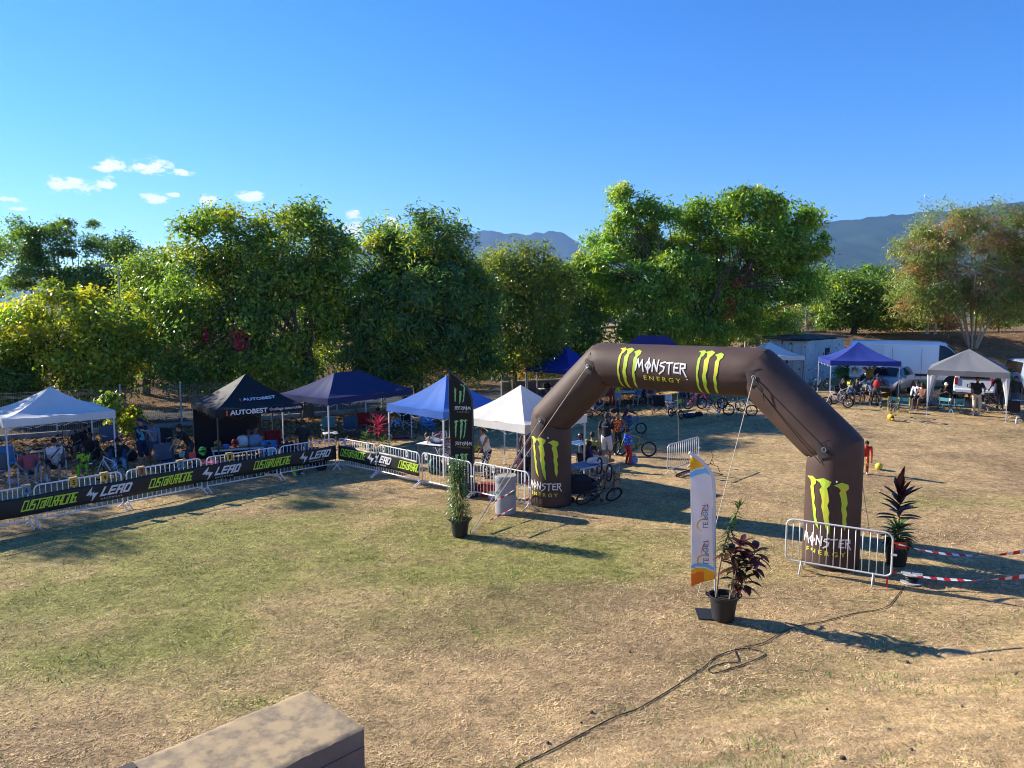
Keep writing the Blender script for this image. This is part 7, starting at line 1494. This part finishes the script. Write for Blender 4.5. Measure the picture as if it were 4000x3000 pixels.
# ---- under the arch crossbar
q = L3(2412, 1598); person('person in a lime check top and pale denim shorts under the purple tent', q, yaw_to(2412, 2.9), mat('cloth_lime_check', (.45,.50,.03), .8, .2, 14, tint=((.02,.02,.02), 18, .55, .05)), LDEN, 'tan', 1.72, hair=(.02,.012,.01)); q = L3(2388, 1590); person('person in red standing beside the person in a lime check top', q, yaw_to(2388, .5), REDC, REDC, 'tan', 1.7, legs='long', hair=(.02,.012,.01))
table('white table under the purple tent', L3(2460, 1578), .1, 1.6, .7, .74, whtop, alu)
for k, (px, py, tp_, bt, lb) in enumerate(((2495,1580,GREYB,BEI,'seated person in beige shorts at the white table'),(2540,1575,REDC,BEI,'seated person in a red top past the white table'),(2680,1578,NAVY,NAVY,'seated person in navy beside the pink bike'),(2720,1572,LGR,BEI,'seated person in light grey behind the pink bike'),(2750,1570,BLK,DEN,'seated person in black behind the dark bikes'))):
    q = L3(px, py); camp_chair('camping chair under the '+lb.replace('seated ', ''), q, yaw_to(px, .4*(k % 3)-.4), (BLKF, CREF, BLUEF, BLKF, GREYF)[k]); person(lb, q, yaw_to(px, .4*(k % 3)-.4), tp_, bt, ('fair','tan','tan','fair','brown')[k], 1.7, hands=LAP, hair=(.03,.02,.015), **SEAT)
camp_chair('black camping chair with its back to the field', L3(2578, 1618), yaw_to(2578, 2.9), BLKF, None, None, 1.15); q = L3(2618, 1612); camp_chair('cream camping chair beside the black chair under the purple tent', q, yaw_to(2618, .6), CREF, alu); towel('white hat and towel on the cream camping chair', q+Vector((-.1,0,.42)), .4, .5, .4, WHT, .12); bike('small dark bike leaning on the cream camping chair', L3(2640, 1632), rad(-65), mat('bike_black', (.02,.02,.022), .3, coat=.3), .22, plate=mat('lime_board', (.4,.5,.05), .5))
bike('pink bike standing beside the seated people', L3(2725, 1598), rad(15), mat('bike_pink', (.42,.03,.16), .3, coat=.4), .29); bike('white framed bike turned upside down on the grass', L3(2780, 1635), rad(5), mat('bike_white', (.62,.62,.66), .3, coat=.4), .27, upside=True); bike('black bike standing behind the upside down white bike', L3(2820, 1610), rad(60), mat('bike_black', (.02,.02,.022), .3, coat=.3), .29); bike('white and teal bike standing under the arch shoulder', L3(2890, 1625), rad(-15), mat('bike_teal_white', (.5,.58,.6), .3, coat=.4, tint=((.05,.3,.35), 4, .55, .1)), .28); bike('black bike standing beside the white and teal bike', L3(2850, 1605), rad(-40), mat('bike_black', (.02,.02,.022), .3, coat=.3), .29)
bag('dark blue jackets heaped on the grass before the pink bike', L3(2695, 1630), .3, (.7,.4,.2), NAVY, strap=False); bag('black bag beside the heap of jackets', L3(2730, 1625), .5, (.4,.3,.2), BLKF); bike('dark bike lying on the grass left of the purple tent', L3(2330, 1630), rad(160), mat('bike_black', (.02,.02,.022), .3, coat=.3), roll=1.2); camp_chair('black camping chair with crossed legs left of the person in red', L3(2330, 1605), yaw_to(2330, .5), BLKF, alu); bag('black pack on the shaded grass before the person in red', L3(2400, 1612), .3, (.5,.3,.25), BLKF)
bike('purple and white bike lying behind the lone barrier', L3(2680, 1850), rad(40), mat('bike_purple_white', (.45,.25,.5), .3, coat=.4, tint=((.6,.6,.2), 4, .55, .1)), .27, roll=1.05); table('small table before the graffiti wall', L3(2140, 1562), .2, 1.1, .6, .7, whtop, chair_leg); bag('black bag on the table before the graffiti wall', L3(2135, 1562, .7), .2, (.5,.35,.35), BLKF)
# ---- right: ball, violet blue tent and gazebo
q = L3(3376, 1850); person('child in red bending to touch the yellow ball', q, yaw_to(3392, -.1), REDC, REDJ, 'tan', 1.30, lean=.75, hands=[(-.1,-.35,.5),(.34,-.42,.26)], cap=BLK, sleeves='long', legs='long', hair=(.02,.012,.01), side=.15)
q = L3(3432, 1836); bt = thing('football', 'yellow and black football on the dry grass', 'ball', (q.x, q.y, q.z), 0); mb = MB(); mb.ell((0,0,.125), (.125,.125,.125), 18, 12); part('skin', mb, mat('ball_yellow', (.60,.55,.06), .5, .1, 8, tint=((.02,.02,.02), 7, .60, .03)), bt, 'all')
table('long table under the violet blue tent', L3(3365, 1560), .1, 1.8, .6, .70, whtop, alu); tq = L3(3365, 1560); bottle('tall red capped bottle on the long table', tq+Vector((-.6,0,.70)), mat('bottle_brown', (.16,.08,.05), .3), .28); crate('steel pot on the long table', tq+Vector((-.05,0,.70)), 0, (.16,.16,.2), mat('pot_steel', (.45,.45,.46), .3, metal=.8), 'cooking_pot', 'pot'); helmet('white racing helmet on the long table', tq+Vector((.35,0,.70)), .5, mat('helmet_white', (.6,.6,.62), .3, .1, 8, tint=((.02,.02,.02), 6, .6, .03)))
person('man in a yellow t-shirt with arms raised under the violet blue tent', L3(3392, 1548), yaw_to(3392, 2.7), OLV, CHAR, 'tan', 1.76, hands=[(-.12,-.16,1.55),(.22,-.22,1.50)], hair=(.02,.012,.01), fat=1.15, legs='long')
q = L3(3432, 1590); bike('bike ridden by the person with a red backpack', q, rad(-95)-.2, mat('bike_black', (.02,.02,.022), .3, coat=.3), .27); t_ = person('rider with a red backpack and dark hat sitting on a bike', q+Vector((0,.25,0)), yaw_to(3432, 3.0), CHAR, CHAR, 'tan', 1.66, pelvis=(0,.05,.88), lean=.2, hands=[(-.34,-.45,1.05),(.34,-.45,1.05)], feet=[(-.22,-.05,.075),(.26,.05,.075)], cap=BLK, hair=(.02,.012,.01), sleeves='long', legs='long', shoes=(.6,.6,.6)); mb = MB(); mb.ell((0,.16,1.17), (.16,.11,.22), 12, 8); part('backpack', mb, REDC, t_, 'all')
for k, (px, py, lb, tp_) in enumerate(((3290,1572,'seated person in black beside the violet blue tent leg',BLK),(3345,1572,'seated person in dark clothes before the long table',CHAR),(3400,1568,'seated person in a grey top before the long table',GREYB))):
    q = L3(px, py); camp_chair('camping chair under the '+lb.replace('seated ', ''), q, yaw_to(px, .6-.5*k), (BLKF, SKYF, BLUEF)[k], None, None, .9); person(lb, q, yaw_to(px, .6-.5*k), tp_, CHAR, 'tan', 1.62, hands=LAP, hair=(.02,.012,.01), hair_style='long', **SEAT)
bike('white and pink bike with a blue number board at the violet tent leg', L3(3270, 1592), rad(160), mat('bike_white_pink', (.6,.5,.55), .3, coat=.4, tint=((.4,.05,.15), 5, .58, .1)), .26, plate=mat('blue_board', (.05,.15,.45), .5)); bike('pale bike with a yellow number board behind the white and pink bike', L3(3290, 1578), rad(20), mat('bike_white', (.62,.62,.66), .3, coat=.4), .27, plate=mat('yellow_board', (.6,.5,.02), .5)); bike('dark blue bike propped high against the container', L3(3205, 1530), rad(20), mat('bike_blue', (.05,.10,.25), .3, coat=.4), .30, pitch=-.3)
stool('left of the paired teal folding stools with lime legs', L3(3488, 1608), yaw_to(3488, 3.1), TEALF, limeleg, 'teal folding stools'); stool('right of the paired teal folding stools with lime legs', L3(3532, 1612), yaw_to(3532, 3.1), TEALF, limeleg, 'teal folding stools'); bike('bike turned upside down behind the teal stools', L3(3488, 1634), rad(80), mat('bike_black', (.02,.02,.022), .3, coat=.3), .26, upside=True); helmet('yellow and black helmet on the grass before the teal stools', L3(3478, 1642), .3, mat('helmet_yellow', (.65,.42,.02), .3, .1, 8, tint=((.02,.02,.02), 6, .58, .03)))
q = L3(3580, 1590); camp_chair('dark camping chair under the person in white shirt and black tie', q, yaw_to(3580), BLKF); t_ = person('seated person in a white shirt with black tie and cap', q, yaw_to(3580, -.4), WHT, BLK, 'tan', 1.7, hands=LAP, cap=BLK, hair=(.02,.012,.01), sleeves='long', **SEAT); mb = MB(); mb.box((0,-.135,.80), (.05,.02,.3)); part('tie', mb, BLK, t_)
q = L3(3600, 1600); camp_chair('dark camping chair under the person stretching bare legs', q, yaw_to(3600), BLKF); person('seated person in brown stretching bare legs under the violet tent edge', q, yaw_to(3600, -.7), cloth('brown_top', (.16,.07,.05)), CHAR, 'brown', 1.72, hands=LAP, hair=(.02,.012,.01), **SEAT); q = L3(3690, 1598); camp_chair('dark camping chair under the person with crossed arms', q, yaw_to(3690), BLKF); person('seated person in a dark hooded top under the gazebo edge', q, yaw_to(3690, .2), BLK, WHT, 'tan', 1.7, hands=[(-.1,-.25,.85),(.1,-.25,.82)], cap=WHT, sleeves='long', hair=(.02,.012,.01), **SEAT)
stool('teal folding stool with blue legs left in the gazebo', L3(3695, 1612), yaw_to(3695, 2.6), TEALF, mat('blue_leg', (.08,.25,.38), .5)); stool('teal folding stool with blue legs right of its twin in the gazebo', L3(3735, 1616), yaw_to(3735, -2.6), TEALF, mat('blue_leg', (.08,.25,.38), .5)); bag('light blue plastic bag beside the gazebo leg', L3(3648, 1585), .2, (.35,.25,.35), LDEN)
q = L3(3810, 1622); person('man in a black t-shirt and beige trousers standing in the gazebo', q, yaw_to(3810, .35), BLK, BEI, 'tan', 1.80, hands=[(-.24,-.1,.86),(.16,-.40,1.16)], hair=(.015,.01,.01), fat=1.12, legs='long', shoes=(.65,.65,.65)); table('dark folding table in the gazebo', L3(3745, 1590), .3, 1.0, .6, .70, plastic, chair_leg)
camp_chair('floral camping chair behind the man in beige trousers', L3(3880, 1612), yaw_to(3880, .4), FLOF); person('person in dark grey leaning forward behind the right gazebo curtain', L3(3905, 1600), yaw_to(3905, -.5), CHAR, CHAR, 'tan', 1.74, lean=.3, hands=[(-.3,-.4,1.0),(.3,-.4,1.0)], hair=(.02,.012,.01), legs='long'); camp_chair('black camping chair with a white cloth past the gazebo leg', L3(3968, 1640), yaw_to(3968, 2.7), BLKF); towel('white cloth over the black camping chair past the gazebo leg', L3(3968, 1640, .78), .3, .4, .3, WHT, .1); person('person in dark clothes standing past the right gazebo leg', L3(3962, 1612), yaw_to(3962, -.4), CHAR, DEN, 'tan', 1.74, hair=(.02,.012,.01), legs='long'); bottle('clear bottle on the grass past the gazebo leg', L3(3970, 1655), mat('clear_plastic', (.4,.45,.5), .15, spec=.8), .3, .05)
